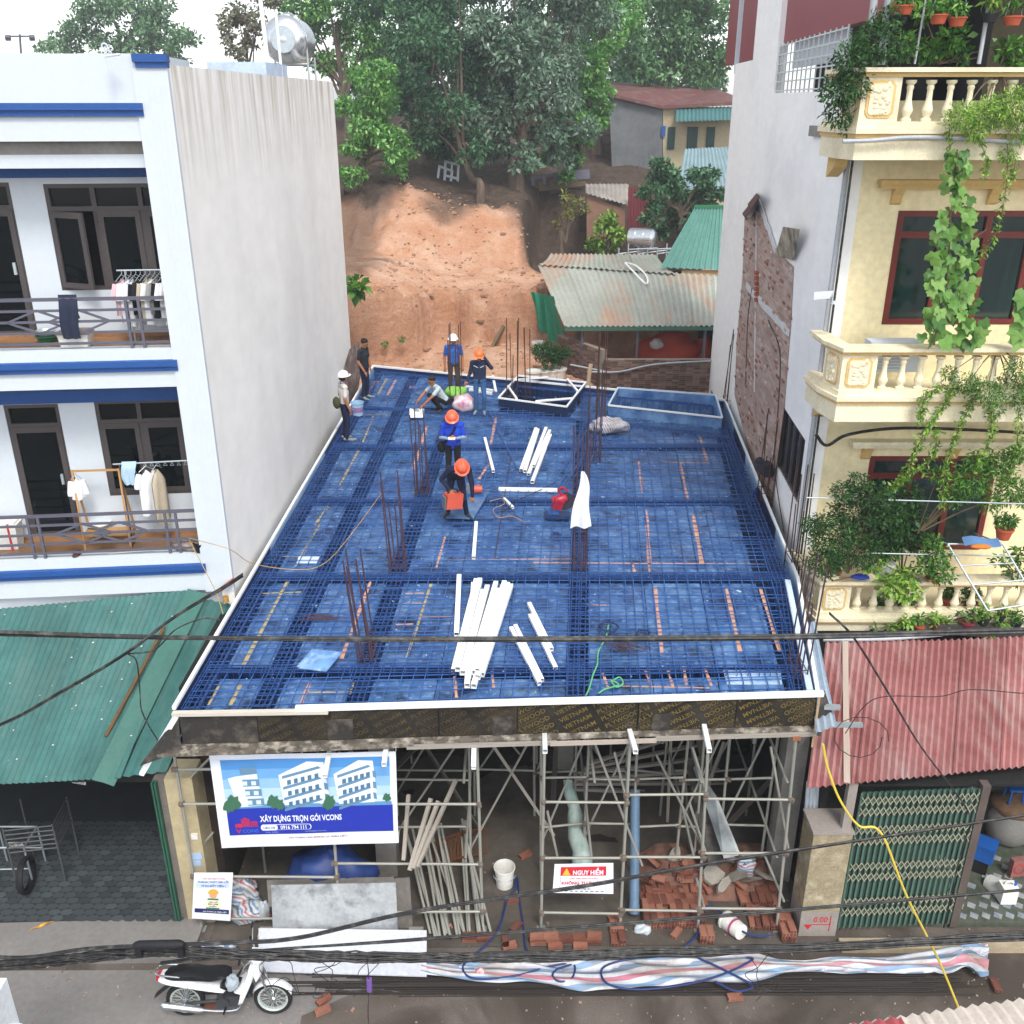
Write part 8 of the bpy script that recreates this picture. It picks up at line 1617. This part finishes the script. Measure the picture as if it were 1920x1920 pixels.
tree(V(-1.5, 44.2, 7.4), [(850, 240, 45), (825, 275, 32), (885, 285, 30), (800, 60, 70), (860, 110, 60), (820, 180, 50), (860, -30, 80), (845, 200, 50), (800, 240, 40), (880, 260, 40)], 45.5, 11000, .2, deep, 'dark tree on the slim trunk at the slope edge', .2, 2)
tree(V(-4.0, 48, 7.9), [(760, 60, 65), (800, 130, 60), (740, -20, 80), (780, 200, 45), (815, 280, 30), (830, 30, 60), (770, 120, 60), (730, 100, 50), (745, 180, 40)], 50.5, 8500, .24, deep, 'dark tree left of the middle', .26, 3)
tree(V(-7.3, 44, 7.2), [(690, 215, 50), (730, 260, 35), (670, 270, 35), (700, 150, 40), (660, 330, 25), (740, 310, 28), (650, 200, 30), (720, 195, 35), (765, 285, 20)], 44.5, 6000, .2, lime, 'light green tree with thin forked trunk by the white wall', .16, 4)
tree(V(-9, 56, 8.8), [(650, 40, 60), (590, 40, 50), (700, 20, 60), (640, 100, 45), (560, 20, 45), (690, 90, 50), (530, 70, 30), (610, -40, 70), (720, -40, 60), (600, 110, 35), (655, 150, 30)], 56, 9000, .26, lime, 'bright green tree behind the roof tank', .25, 5)
tree(V(-13, 52, 8.8), [(445, 25, 35), (480, 55, 30), (420, 60, 20), (440, 100, 22), (500, 10, 30), (465, 90, 22)], 50, 1700, .22, M_leaf('rusty_thin_leaves', ['#6f6a58', '#7f8468', '#5f6f50', '#8a7f70']), 'thin sparse tree left of the roof pipes', .14, 6, shell=.2)
tree(V(3.4, 52, 8.6), [(1105, 180, 45), (1090, 240, 35), (1050, 285, 28), (1120, 130, 40), (1115, 215, 30), (1140, 90, 35), (1075, 215, 35), (1060, 245, 30)], 51, 6000, .24, lime, 'yellow-green tree right of the largest one', .22, 7)
tree(V(9, 66, 10.2), [(1200, 60, 65), (1260, 50, 75), (1320, 70, 70), (1290, 120, 50), (1230, 120, 45), (1340, 0, 70), (1270, -20, 80), (1200, -10, 70), (1350, 120, 40), (1170, 105, 40), (1320, 140, 35)], 64, 11000, .3, M_leaf('soft_green_leaves', ['#4a7048', '#5e8a56', '#72a066', '#88b27a', '#557c50']), 'broad pale green tree behind the grey house', .35, 8)
tree(V(5, 58, 9.6), [(1150, 20, 50), (1120, -10, 50), (1170, 50, 35), (1100, 60, 40)], 58, 3500, .26, lime, 'bright tree top between the middle and right trees', .2, 9)
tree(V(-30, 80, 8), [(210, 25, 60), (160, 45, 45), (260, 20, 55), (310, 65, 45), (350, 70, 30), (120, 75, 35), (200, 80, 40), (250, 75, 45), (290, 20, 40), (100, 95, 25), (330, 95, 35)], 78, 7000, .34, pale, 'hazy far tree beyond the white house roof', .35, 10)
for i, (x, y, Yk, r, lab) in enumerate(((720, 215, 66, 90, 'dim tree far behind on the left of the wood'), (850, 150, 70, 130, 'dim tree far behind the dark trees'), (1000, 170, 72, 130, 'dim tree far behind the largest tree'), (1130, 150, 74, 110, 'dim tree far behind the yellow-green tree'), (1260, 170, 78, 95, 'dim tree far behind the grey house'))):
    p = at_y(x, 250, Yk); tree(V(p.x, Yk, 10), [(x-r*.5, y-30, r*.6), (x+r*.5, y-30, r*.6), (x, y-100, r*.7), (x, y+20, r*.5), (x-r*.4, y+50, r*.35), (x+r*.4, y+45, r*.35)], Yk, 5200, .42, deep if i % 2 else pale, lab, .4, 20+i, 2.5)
tree(V(2.3, 44.6, 5.4), [(1062, 375, 16), (1085, 385, 14), (1040, 420, 10), (1100, 395, 10), (1068, 395, 14)], 44.6, 260, .2, M_leaf('yellowing_leaves', ['#8a8f58', '#9a8a50', '#7a8f50']), 'small bare grey tree with few yellowing leaves', .1, 11, .4, name='small_tree', shell=.2)
tree(V(4.3, 43.5, 5.5), [(1135, 430, 22), (1150, 455, 20), (1120, 460, 18), (1140, 405, 14), (1160, 435, 14)], 43.5, 900, .22, leaf_y, 'bright young tree before the flat shed roof', .08, 12, .5, name='small_tree')
tree(V(7.6, 44, 6), [(1240, 350, 38), (1290, 350, 40), (1330, 370, 35), (1270, 400, 40), (1230, 400, 28), (1310, 420, 30), (1250, 315, 25), (1330, 330, 22), (1240, 435, 20)], 44, 6500, .2, deep, 'dense leafy tree behind the green annex roof', .2, 13, 1.0, name='dense_tree')
tree(V(.4, 52, 8.7), [(1060, 330, 18), (1030, 285, 22), (985, 300, 22), (1075, 300, 18)], 50, 1500, .2, lime, 'low green bush at the foot of the largest tree', .1, 14, .8, name='low_bush')
# pale houses glimpsed between the trunks
for x, y, w_, h_, Yk, lab in ((770, 215, 9, 3.2, 84, 'pale house wall glimpsed between the dark trunks'), (1180, 165, 8, 2.2, 92, 'white wall glimpsed below the right tree'), (655, 205, 4, 3, 86, 'pale wall glimpsed behind the light green tree')):
    p = at_y(x, y, Yk); MB().box(p, (w_, 1, h_)).build('far_wall', white_paint, label=lab, cat='wall'); 
# ================================================================ people
skin_m = M('skin', '#a8714f', .6, .12, 8, spec=.3); hair_m = M('black_hair', '#17130f', .7, .2, 20); shoe_g = M('grey_shoe', '#7d8790', .7, .15, 8); shoe_d = M('dark_shoe', '#2b2f38', .7, .15, 8); lip_m = M('lip', '#7a4438', .6); eye_m = M('eye_dark', '#1a1410', .4)
def V3(t): return Vector(t)
def figure(name, loc, yaw, label, J, cl, helmet=None, bare=True, look=(0, 0)):
    """one continuous body grown from tapered limbs; J: joints, cl: surfaces (top, sleeve, trousers, shoe)"""
    prim = []   # (kind, a, b, ra, rb, material index)
    mats = [skin_m, cl['top'], cl['low'], cl['shoe'], eye_m, lip_m, cl.get('sleeve', cl['top'])]
    def cap(a, b, ra, rb, m): prim.append((Vector(a), Vector(b), ra, rb, m))
    J = {k: Vector(v) for k, v in J.items()}; pel, ch, nk, hd = J['pelvis'], J['chest'], J['neck'], J['head']; wa = lerp(pel, ch, .5)
    side = (J['sR']-J['sL']).normalized(); hs = (J['hR']-J['hL']).normalized()
    for s in (-.075, 0, .075): cap(ch+side*s*1.1, wa+side*s, .105, .1, 1); cap(wa+side*s, pel+hs*s*.9, .1, .108, 1 if s == 5 else 1)
    cap(J['sL'], J['sR'], .072, .072, 1); cap(ch+V(0, 0, 0), nk, .1, .055, 1); cap(nk, lerp(nk, hd, .6), .05, .05, 0)
    for s in (-.07, .07): cap(pel+hs*s-V(0, 0, .02), pel+hs*s*1.0, .11, .112, 2)
    for k, h in (('L', -1), ('R', 1)):
        cap(J['h'+k], J['k'+k], .088, .06, 2); cap(J['k'+k], J['a'+k], .062, .048, 2)
        a, t = J['a'+k], J['t'+k]; cap(a+V(0, 0, -.01), lerp(a, t, .6)-V(0, 0, .02), .045, .04, 3); cap(lerp(a, t, -.25)-V(0, 0, .025), t, .036, .03, 3)
        s_, e, w = J['s'+k], J['e'+k], J['w'+k]; mid = lerp(s_, e, .72 if bare else 1)
        cap(s_, mid, .062, .056, 1)
        if bare: cap(mid, e, .044, .042, 0)
        else: cap(mid, lerp(e, w, .1), .053, .05, 1)
        lowm = 0 if bare and 'sleeve' not in cl else 6
        cap(e, w, .042 if bare else .05, .03 if bare else .037, lowm)
        d = (w-e).normalized(); hd_ = J.get('d'+k, d); hd_ = Vector(hd_).normalized(); sd_ = hd_.cross(Vector((0, 1, .2))).normalized(); palm = w+hd_*.05; pn_ = sd_.cross(hd_)
        for o in (-.02, 0, .02): cap(w+hd_*.015+sd_*o*.6, w+hd_*.085+sd_*o*1.2, .017, .016, 0)
        for i, (o, L) in enumerate(((-.03, .06), (-.01, .075), (.01, .07), (.03, .055))):
            a_ = w+hd_*.09+sd_*o; b_ = a_+hd_*L*.55+pn_*.012; cap(a_, b_, .0095, .009, 0); cap(b_, b_+hd_*L*.35+pn_*.03, .009, .008, 0)
        a_ = w+hd_*.03+sd_*-.03*h; cap(a_, a_+hd_*.04-sd_*.035*h, .0105, .01, 0); cap(a_+hd_*.04-sd_*.035*h, a_+hd_*.07-sd_*.035*h+pn_*.02, .01, .009, 0)
    # head in its own frame
    f = J['face'].normalized(); up = J.get('hup', Vector((0, 0, 1))); rt_ = f.cross(up).normalized(); up = rt_.cross(f)
    hp_ = lambda x, y, z: hd+rt_*x+f*y+up*z
    cap(hp_(0, -.015, .035), hp_(0, .0, .02), .088, .09, 0); cap(hp_(0, .02, -.05), hp_(0, .035, -.085), .066, .048, 0); cap(hp_(0, .09, .0), hp_(0, .108, -.03), .011, .016, 0)
    for s in (-1, 1): cap(hp_(s*.085, -.005, .01), hp_(s*.085, -.005, -.03), .015, .012, 0); cap(hp_(s*.034, .082, .008), hp_(s*.036, .083, .008), .012, .012, 4); cap(hp_(s*.02, .09, .03), hp_(s*.05, .08, .03), .007, .006, 4)
    cap(hp_(-.02, .083, -.062), hp_(.02, .083, -.062), .009, .009, 5)
    m = MB()
    for a, b, ra, rb, mt in prim:
        q_, L = frame(a, b); pr = [(max(1e-4, ra*math.sin(t)), -ra*math.cos(t)) for t in [i*math.pi/8 for i in range(5)]]+[(max(1e-4, rb*math.cos(t)), L+rb*math.sin(t)) for t in [i*math.pi/8 for i in range(5)]]; m.lathe(pr, 10, a, q_)
    me0 = m.mesh('b', skin_m); o = bpy.data.objects.new('b', me0); COL.objects.link(o); md = o.modifiers.new('r', 'REMESH'); md.mode = 'VOXEL'; md.voxel_size = .009; sm = o.modifiers.new('s', 'SMOOTH'); sm.factor = .5; sm.iterations = 2
    me = bpy.data.meshes.new_from_object(o.evaluated_get(bpy.context.evaluated_depsgraph_get())); bpy.data.objects.remove(o); bpy.data.meshes.remove(me0)
    n = len(me.polygons); cen = np.empty(n*3); me.polygons.foreach_get('center', cen); cen = cen.reshape(-1, 3); best = np.full(n, 1e9); idx = np.zeros(n, int)
    for a, b, ra, rb, mt in prim:
        a_, b_ = np.array(a), np.array(b); ab = b_-a_; t = np.clip(((cen-a_)@ab)/max(1e-9, ab@ab), 0, 1); dist = np.linalg.norm(cen-(a_+t[:, None]*ab), axis=1)-(ra+(rb-ra)*t); up_ = dist < best-1e-5; best[up_] = dist[up_]; idx[up_] = mt
    belt = J['pelvis'].z+.06 if cl.get('tuck') else None
    me.materials.clear(); [me.materials.append(x) for x in mats]; me.polygons.foreach_set('material_index', idx.astype(np.int32)); me.polygons.foreach_set('use_smooth', np.ones(n, bool)); me.update()
    root = empty(name, loc, label, 'person', rz=yaw); link('body', me, root, True)
    q_ = Matrix((rt_, f, up)).transposed().to_quaternion()
    if helmet:
        hm = M('helmet_'+helmet[1:], helmet, .35, .06, 2, spec=.5); c = hp_(0, -.005, .045); h = MB().lathe([(.135, 0), (.133, .03), (.118, .075), (.085, .112), (.04, .128), (.001, .132)], 20, c, q_, cap=False, sx=.93, sy=1.12); he = h.build('helmet', hm, root, local=True, smooth=True); MB().lathe([(.125, .012), (.165, -.004), (.166, .002), (.128, .02)], 20, c+f*.03, q_, cap=False, sx=.9, sy=1.12).build('brim', hm, he, local=True, smooth=True); MB().tube([c+f*.1+up*.09, c+up*.138, c-f*.1+up*.09], .018, 6).build('ridge', hm, he, local=True, smooth=True)
    else: hh = MB().ball((0, 0, 0), (1, 1, 1), 16, 10).build('hair', hair_m, root, local=True, smooth=True); hh.matrix_basis = Matrix.LocRotScale(hp_(0, -.03, .052), q_, Vector((.1, .105, .088)))
    if helmet: hh = MB().ball((0, 0, 0), (1, 1, 1), 14, 8).build('hair', hair_m, root, local=True, smooth=True); hh.matrix_basis = Matrix.LocRotScale(hp_(0, -.035, .0), q_, Vector((.094, .085, .08)))
    return root
def stand(**k):
    J = dict(pelvis=(0, 0, .95), chest=(0, -.01, 1.27), neck=(0, 0, 1.47), head=(0, -.03, 1.6), face=(0, -1, -.1), hL=(-.09, 0, .9), hR=(.09, 0, .9), kL=(-.1, -.03, .49), kR=(.1, -.03, .49), aL=(-.11, .02, .09), aR=(.11, .02, .09), tL=(-.14, -.15, .035), tR=(.14, -.15, .035),
             sL=(-.185, 0, 1.4), sR=(.185, 0, 1.4), eL=(-.25, .03, 1.12), eR=(.25, .03, 1.12), wL=(-.25, -.06, .87), wR=(.25, -.06, .87)); J.update(k); return J
clm = lambda n, c: M('cloth_'+n, c, .9, .18, 7, bump=.8, bscale=16)
DZ = ZD+.05
def spot(x, y): return at_z(x, y, DZ)
blackp = clm('black', '#15161c'); navyp = clm('navy_trousers', '#141d3c')
p1 = figure('person', spot(650, 826), math.radians(115), 'man in white helmet and cream polo with olive bag at the left deck edge', stand(face=(.5, -1, .05), wR=(.2, -.1, .85), tL=(-.12, -.2, .035)), dict(top=clm('cream', '#cfcbc6'), low=navyp, shoe=shoe_g), '#e6e8ea')
wbg = MB().ball((0, 0, 0), (1, 1, 1), 14, 8).build('waist_bag', clm('olive', '#4a4a2f'), p1, local=True, smooth=True); wbg.matrix_basis = Matrix.LocRotScale(V(.05, .17, .98), None, V(.17, .09, .15)); MB().tube([(-.16, -.05, 1.42), (-.05, -.13, 1.25), (.12, .08, 1.05)], .02, 6).build('strap', _mats['cloth_olive'], p1, local=True); MB().lathe([(.07, 0), (.062, .05)], 14, (0, -.005, 1.44), cap=False).build('collar', clm('blue_collar', '#5a6ab0'), p1, local=True, smooth=True)
figure('person', spot(686, 748), math.radians(70), 'man in black polo shirt without helmet at the rear left corner', stand(face=(.3, -1, -.45), head=(.02, -.06, 1.59), wL=(-.2, -.12, .85), tR=(.16, -.17, .035), eR=(.25, -.02, 1.12)), dict(top=clm('charcoal', '#20252f'), low=navyp, shoe=shoe_g))
sq = dict(pelvis=(0, .2, .3), chest=(0, .0, .58), neck=(0, -.1, .76), head=(0, -.17, .88), face=(0, -1, -.4), hL=(-.09, .18, .28), hR=(.09, .18, .28), kL=(-.14, -.2, .46), kR=(.14, -.2, .46), aL=(-.1, .06, .09), aR=(.1, .06, .09), tL=(-.13, -.1, .035), tR=(.13, -.1, .035), sL=(-.18, -.05, .7), sR=(.18, -.05, .7), eL=(-.25, -.28, .52), eR=(.25, -.28, .52), wL=(-.18, -.5, .34), wR=(.16, -.5, .3))
figure('person', spot(822, 772), math.radians(-62), 'squatting man in pale grey shirt pointing at a drawing', sq, dict(top=clm('pale_grey', '#b9c9cc'), low=blackp, shoe=shoe_d))
figure('person', spot(852, 741), math.radians(4), 'man in white helmet and blue polo among the rear column bars', stand(), dict(top=clm('mid_blue', '#2f62b8'), low=clm('khaki', '#4a4c48'), shoe=shoe_d), '#e6e8ea')
figure('person', spot(900, 776), math.radians(-5), 'man in orange helmet and navy jacket holding a phone to his ear', stand(wR=(.13, -.1, 1.6), eR=(.33, -.1, 1.3), sR=(.2, -.02, 1.42), dR=(-.2, 0, 1), face=(.2, -1, -.35), kR=(.13, -.08, .5), wL=(-.33, -.05, .93)), dict(top=clm('dark_navy', '#232b47'), low=clm('jeans', '#35608e'), shoe=shoe_g), '#e8743a', bare=False)
figure('person', spot(851, 912), math.radians(2), 'man in orange helmet and bright blue polo looking at his phone', stand(face=(0, -1, -.55), head=(0, -.07, 1.58), eL=(-.26, .0, 1.13), eR=(.26, .0, 1.13), wL=(-.07, -.22, 1.17), wR=(.08, -.22, 1.18), dL=(1, -.4, .1), dR=(-1, -.4, .1)), dict(top=clm('royal_blue', '#1f45c0'), low=blackp, shoe=shoe_d, sleeve=clm('arm_cover', '#8fa6bd')), '#e86a4a')
pm6 = bpy.data.objects['person.005'] if 'person.005' in bpy.data.objects else None
MB().box((.0, -.29, 1.2), (.15, .08, .012), (.3, 0, 0)).build('held_phone', pl_white, label='white phone held by the man in bright blue', cat='phone').location = spot(851, 912)
sl = MB().tube([(-.12, -.02, 1.43), (-.02, -.12, 1.25), (.1, -.12, 1.12)], .028, 6); sl.v = [(x*-1, y, z) for x, y, z in sl.v]
MB().tube(smooth_path([(.1, .02, 1.44), (.02, -.125, 1.3), (-.14, -.1, 1.08), (-.22, .05, .95)], 4), .022, 6).ball((-.24, .06, .9), (.1, .07, .13), 10, 6).build('shoulder_bag', blackp, bpy.data.objects['person.005'], local=True, smooth=True)
bend = dict(pelvis=(-.06, .1, .9), chest=(.02, -.2, 1.1), neck=(.06, -.36, 1.2), head=(.09, -.46, 1.27), face=(.15, -.75, -.75), hup=(0.05, -.75, .75), hL=(-.15, .1, .87), hR=(.03, .1, .87), kL=(-.2, -.02, .48), kR=(.1, -.14, .48), aL=(-.24, .14, .09), aR=(.14, .06, .09), tL=(-.3, -.02, .035), tR=(.24, -.08, .035), sL=(-.16, -.28, 1.17), sR=(.21, -.28, 1.15), eL=(-.32, -.26, .95), eR=(.27, -.34, .9), wL=(-.17, -.38, .78), wR=(.28, -.36, .64))
figure('person', spot(862, 972), math.radians(0), 'man in orange helmet and navy jacket stooping with an orange case', bend, dict(top=clm('deep_navy', '#121b3a'), low=clm('dark_jeans', '#17233f'), shoe=shoe_d), '#e8603f', bare=False)
wl_ = spot(862, 972)
wc_ = empty('welder_case', wl_+V(-.13, -.42, .5), 'orange portable welder held by the stooping man', 'welder'); oc = M('orange_red_paint', '#cf5a44', .4, .15, 4); c = wl_+V(-.1, -.4, .56)
MB().box(c, (.34, .2, .3), (0, .12, .5)).build('case', oc, wc_); MB().box(c+V(-.17, -.1, 0), (.16, .02, .26), (0, .12, .5-1.57)).build('front_plate', M('panel_grey', '#6f7680', .5), wc_); MB().tube(smooth_path([c+V(-.1, -.05, .15), c+V(-.06, -.02, .22), c+V(.06, .05, .22), c+V(.1, .08, .14)], 3), .014, 6).build('handle', bk, wc_, smooth=True)
for pn in ('person.004', 'person.006'):
    o = bpy.data.objects[pn]; rf_ = MB(); y = -.125 if pn == 'person.004' else -.33; z = 1.3 if y > -.2 else 1.1
    for s in (-1, 1): rf_.tube([(s*.03, y, z), (s*.14, y+.03, z+.05)], .008, 5)
    rf_.build('reflective_stripe', white_paint, o, local=True)
# ================================================================ things lying on the deck
DT = ZD+.06
def tube_on(a, b, label, group=None, w=.05, z=0, mat=white_steel): stick('white_tube', at_z(*a, DT+z), at_z(*b, DT+z), w, w, mat, hollow=True, label=label, cat='tube', group=group)
fan = [((861, 1080), (856, 1190), 0), ((893, 1088), (851, 1258), 0), ((900, 1087), (866, 1262), .05), ((888, 1095), (876, 1286), .06), ((906, 1108), (868, 1262), .1), ((930, 1093), (876, 1278), .05), ((936, 1106), (890, 1262), .1), ((946, 1092), (888, 1287), .05), ((952, 1095), (895, 1270), .1), ((958, 1098), (903, 1265), .05), ((899, 1093), (858, 1255), .11), ((943, 1100), (895, 1258), .15), ((914, 1100), (871, 1260), .05)]
for i, (a, b, z) in enumerate(fan): tube_on(a, b, 'white square tube in the fanned pile on the front bay' if i else 'shortest white tube, leftmost of the fanned pile', 'white tubes in the fanned pile' if i else None, .08, z)
for a, b, lab in (((958, 1178), (1012, 1282), 'worn tube, left of the lower pair right of the pile'), ((966, 1174), (1016, 1276), 'worn tube, right of the lower pair right of the pile'), ((992, 1132), (1034, 1218), 'worn tube, upper one of the higher pair right of the pile'), ((994, 1154), (1042, 1254), 'worn tube, lower one of the higher pair right of the pile'), ((909, 822), (925, 884), 'single grey-white tube right of the man in bright blue'), ((893, 980), (888, 1046), 'single white tube below the stooping man')): tube_on(a, b, lab, w=.065)
for i, (a, b) in enumerate((((1005, 804), (977, 882)), ((1009, 806), (984, 884)), ((1024, 803), (991, 890)), ((1031, 808), (1000, 874)), ((1032, 816), (998, 904)))): tube_on(a, b, 'grey-white tube in the bunch of five before the dark opening', 'five tubes bunched before the dark opening', .075, .03*(i % 2))
tube_on((935, 917), (1045, 919), 'long white tube lying behind the red cutting saw', w=.07); tube_on((945, 935), (962, 952), 'short white offcut beside the metal tray', w=.05)
rod('loose_bar', at_z(914, 765, DT+.04), at_z(970, 878, DT), .012, rebar_blue, label='single bar lying aslant behind the tubes', cat='rebar')
for a, b, lab in (((872, 725), (925, 733), 'pale tube behind the worker on the phone, upper one'), ((880, 731), (922, 738), 'pale tube behind the worker on the phone, lower one'), ((924, 706), (930, 736), 'pale tube standing near the rear rim')): tube_on(a, b, lab, w=.07)
MB().prism([at_z(555, 1253, DT), at_z(612, 1260, DT+.04), at_z(642, 1224, DT+.1), at_z(585, 1218, DT+.04)], (0, 0, .015)).build('plywood_offcut', M('pale_blue_ply', '#6f9cc9', .45, .4, 3, col2='#3f6da8', dirt='#cfe0ee', dirt_amt=.6, dscale=4), label='square pale blue plywood offcut on the front left bay', cat='plywood')
MB().prism([at_z(832, 972, DT), at_z(888, 974, DT), at_z(915, 928, DT+.02), at_z(868, 925, DT+.02)], (0, 0, .03)).build('metal_tray', M('blue_grey_sheet', '#6d90b8', .35, .4, 3, col2='#34578a', metal=.3), label='metal sheet on which the stooping man stands', cat='sheet')
# bench grinder in front of the stooping man
g_ = empty('hand_grinder', at_z(890, 930, DT), 'small orange and grey power tool on the metal sheet', 'power tool'); c = at_z(890, 928, DT+.06)
MB().box(c, (.4, .16, .06)).build('base', rebar_blue, g_); MB().lathe([(.075, -.1), (.085, 0), (.075, .1)], 14, c+V(.06, 0, .13), Vector((1, 0, 0)).to_track_quat('Z', 'Y')).build('motor', oc, g_, smooth=True); MB().box(c+V(-.12, 0, .15), (.08, .1, .22)).build('guard', M('panel_grey', '#6f7680'), g_)
# red cut-off saw
s_ = empty('cutting_saw', at_z(1050, 965, DT), 'red cut-off saw on a blue base plate', 'cutting saw'); c = at_z(1045, 966, DT+.03); sr = M('saw_red', '#a02038', .35, .15, 4)
MB().box(c, (.5, .28, .06)).build('base', M('navy_steel', '#1f3460', .5), s_); MB().box(c+V(-.08, 0, .08), (.22, .1, .09)).build('vise', rebar_blue, s_); MB().lathe([(.02, -.012), (.19, -.012), (.19, .012), (.02, .012)], 24, c+V(.16, .02, .3), V(.25, -1, 0).to_track_quat('Z', 'Y')).build('blade_guard', M('dark_guard', '#32343c', .5), s_, smooth=True, ang=30)
MB().lathe([(.08, -.16), (.105, -.12), (.105, .1), (.08, .15)], 16, c+V(.04, .0, .34), V(1, .2, .25).to_track_quat('Z', 'Y')).build('motor', sr, s_, smooth=True); MB().box(c+V(.0, -.1, .28), (.2, .1, .2), (.2, .3, .2)).build('motor_housing', sr, s_); MB().tube(smooth_path([c+V(.1, 0, .42), c+V(.02, 0, .55), c+V(.1, 0, .6), c+V(.2, 0, .52)], 3), .024, 6).build('handle', sr, s_, smooth=True)
# white cloth on the column bars, hat and rag on the right bars
top = at_y(1089, 988, 15.05); hgt = 108/px_m(top)*1.04; m = MB()
m.grid(lambda u, v: top+V((u-.5)*(.05+.32*v**.7)+.05*(1-v)*math.sin(v*6), -.02-.04*math.sin(u*9+v*2)*(.3+v), hgt*(1-v)), 14, 18); m.build('white_cloth', cloths['white'], smooth=True, label='white cloth hanging on the purple column bars', cat='cloth')
p = at_y(1432, 878, 19.9); p = at_z(1432, 935, ZD)+V(-.02, 0, .72); hat = empty('sun_hat', p, 'dark hat hung on the rusty bars at the right edge', 'hat'); hm_ = clm('dark_hat', '#2a2a36'); MB().lathe([(.24, -.06), (.17, 0), (.11, .02), (.1, .1), (.06, .13), (.001, .135)], 18, p, Euler((.5, .4, 0)).to_quaternion(), cap=False).build('brim_and_crown', hm_, hat, smooth=True)
lump('gloves', p+V(-.14, .05, -.75), (.07, .05, .24), clm('navy_glove', '#1c2c63'), 'navy work rag hanging below the dark hat', 'rag', 5, .3, flat=False); lump('cap', p+V(-.13, .1, .08), (.1, .1, .1), hm_, 'small dark cap on the bars behind the hat', 'cap', 6, .15, flat=False)
# bags, bucket, drawing, ropes, wire coils, tarpaulin
striped_lump(at_z(1143, 808, DT), (.5, .3, .2), 'blue and white striped tarpaulin bundle before the pale opening', 21, 7, (1, .4, .3))
bagm = M('white_pink_bag', '#d9dce0', .5, .5, 5, col2='#c07088'); lump('plastic_bag', at_z(872, 770, DT), (.32, .24, .26), bagm, 'white and pink plastic bag behind the man in bright blue', 'bag', 22, .25, 20, 12); lump('plastic_bag', at_z(855, 755, DT)+V(0, .05, .12), (.28, .2, .2), M('lime_bag', '#8fd05a', .5, .15, 4), 'lime green bag against the white and pink one', 'bag', 23, .3, 20, 12)
b_ = bucket(at_z(671, 778, DT), 'bluish paint bucket standing at the left rim between two men', .17, .36, None, M('pale_blue_bucket', '#9cc0dd', .4, .1)); MB().lathe([(.152, .1), (.162, .24)], 22, cap=False).build('print_band', M('blue_pink_print', '#4f86c0', .5, .5, 7, col2='#c0506a'), b_, local=True, smooth=True)
MB().grid(lambda u, v: at_z(lerp(768, 795, u), lerp(783, 766, v), DT+.03+.02*math.sin(u*5+v*3)), 6, 5).build('drawing_sheet', M('paper_white', '#f0f3f6', .8, .03), smooth=True, label='white drawing spread before the squatting man', cat='paper')
rp = M('green_rope', '#5fae7a', .8, .2, 9); rg = random.Random(9)
hose_thing([(1141, 1172), (1136, 1195), (1122, 1222), (1120, 1245), (1112, 1265), (1105, 1290), (1098, 1305)], 'green rope running over the mesh to the front rail', .012, rp, 'green_rope', 'rope', DT+.02); hose_thing([(1150, 1275), (1162, 1270), (1168, 1282), (1155, 1288), (1146, 1276), (1160, 1284), (1135, 1292), (1122, 1300)], 'tangled green rope end by the front rail', .012, rp, 'green_rope', 'rope', DT+.02)
wire = M('dark_tie_wire', '#20345f', .6, .2)
for (x, y, r, lab) in ((1140, 1175, 20, 'dark coil of tie wire under the green rope'), (1205, 1187, 14, 'small dark coil of tie wire right of the rope')):
    P = [at_z(x+r*math.cos(t)*rg.uniform(.6, 1.1), y+r*.55*math.sin(t)*rg.uniform(.6, 1.1), DT+.02+.08*rg.random()) for t in [i*.55 for i in range(60)]]; MB().tube(P, .007, 4).build('wire_coil', wire, label=lab, cat='wire coil')
st = empty('stirrup_pile', at_z(1180, 1210, DT), 'thin pile of bent stirrups on the front right bay', 'rebar pile')
for i in range(16): a = at_z(1110+rg.uniform(0, 50), 1185+rg.uniform(0, 30), DT+.01*i*.5); b = at_z(1165+rg.uniform(0, 55), 1210+rg.uniform(0, 25), DT+.01*i*.5); rod('bent_bar', a, b, .006, pur, st, n=4)
for i in range(8): a = at_z(575+rg.uniform(-15, 10), 1160+rg.uniform(-8, 8), DT+.02); rod('loose_stirrup', a, a+V(.55+rg.uniform(-.1, .1), rg.uniform(-.05, .05), 0), .006, pur, label='short loose bar on the left front bay', cat='rebar', group='short loose bars on the left front bay')
hose_thing([(985, 980), (960, 968), (935, 970), (925, 955), (945, 945), (940, 935), (918, 940)], 'thin orange cable by the metal sheet', .008, M('tan_cable', '#a98a70', .7), 'power_cable', 'cable', DT+.03); hose_thing([(1040, 905), (1000, 925), (965, 940), (950, 955), (930, 962)], 'dark power cable running to the cutting saw', .008, black_cable, 'power_cable', 'cable', DT+.03)
rod('long_bar', at_z(928, 1045, DT), at_z(958, 855, DT), .009, pur, label='single long bar lying lengthwise in the middle bay', cat='rebar')
# ================================================================ air
hz = bpy.data.materials.new('hazy_air'); hz.use_nodes = True; nt = hz.node_tree; nt.nodes.remove(nt.nodes['Principled BSDF']); pv_ = nt.nodes.new('ShaderNodeVolumePrincipled')
pv_.inputs['Color'].default_value = (.86, .92, 1, 1); pv_.inputs['Density'].default_value = .0013; pv_.inputs['Anisotropy'].default_value = .2; nt.links.new(pv_.outputs[0], nt.nodes['Material Output'].inputs['Volume'])
MB().b2((-60, -12, -1.2), (60, 130, 27)).build('haze', hz, kind='stuff', label='thin pale haze over the whole place')
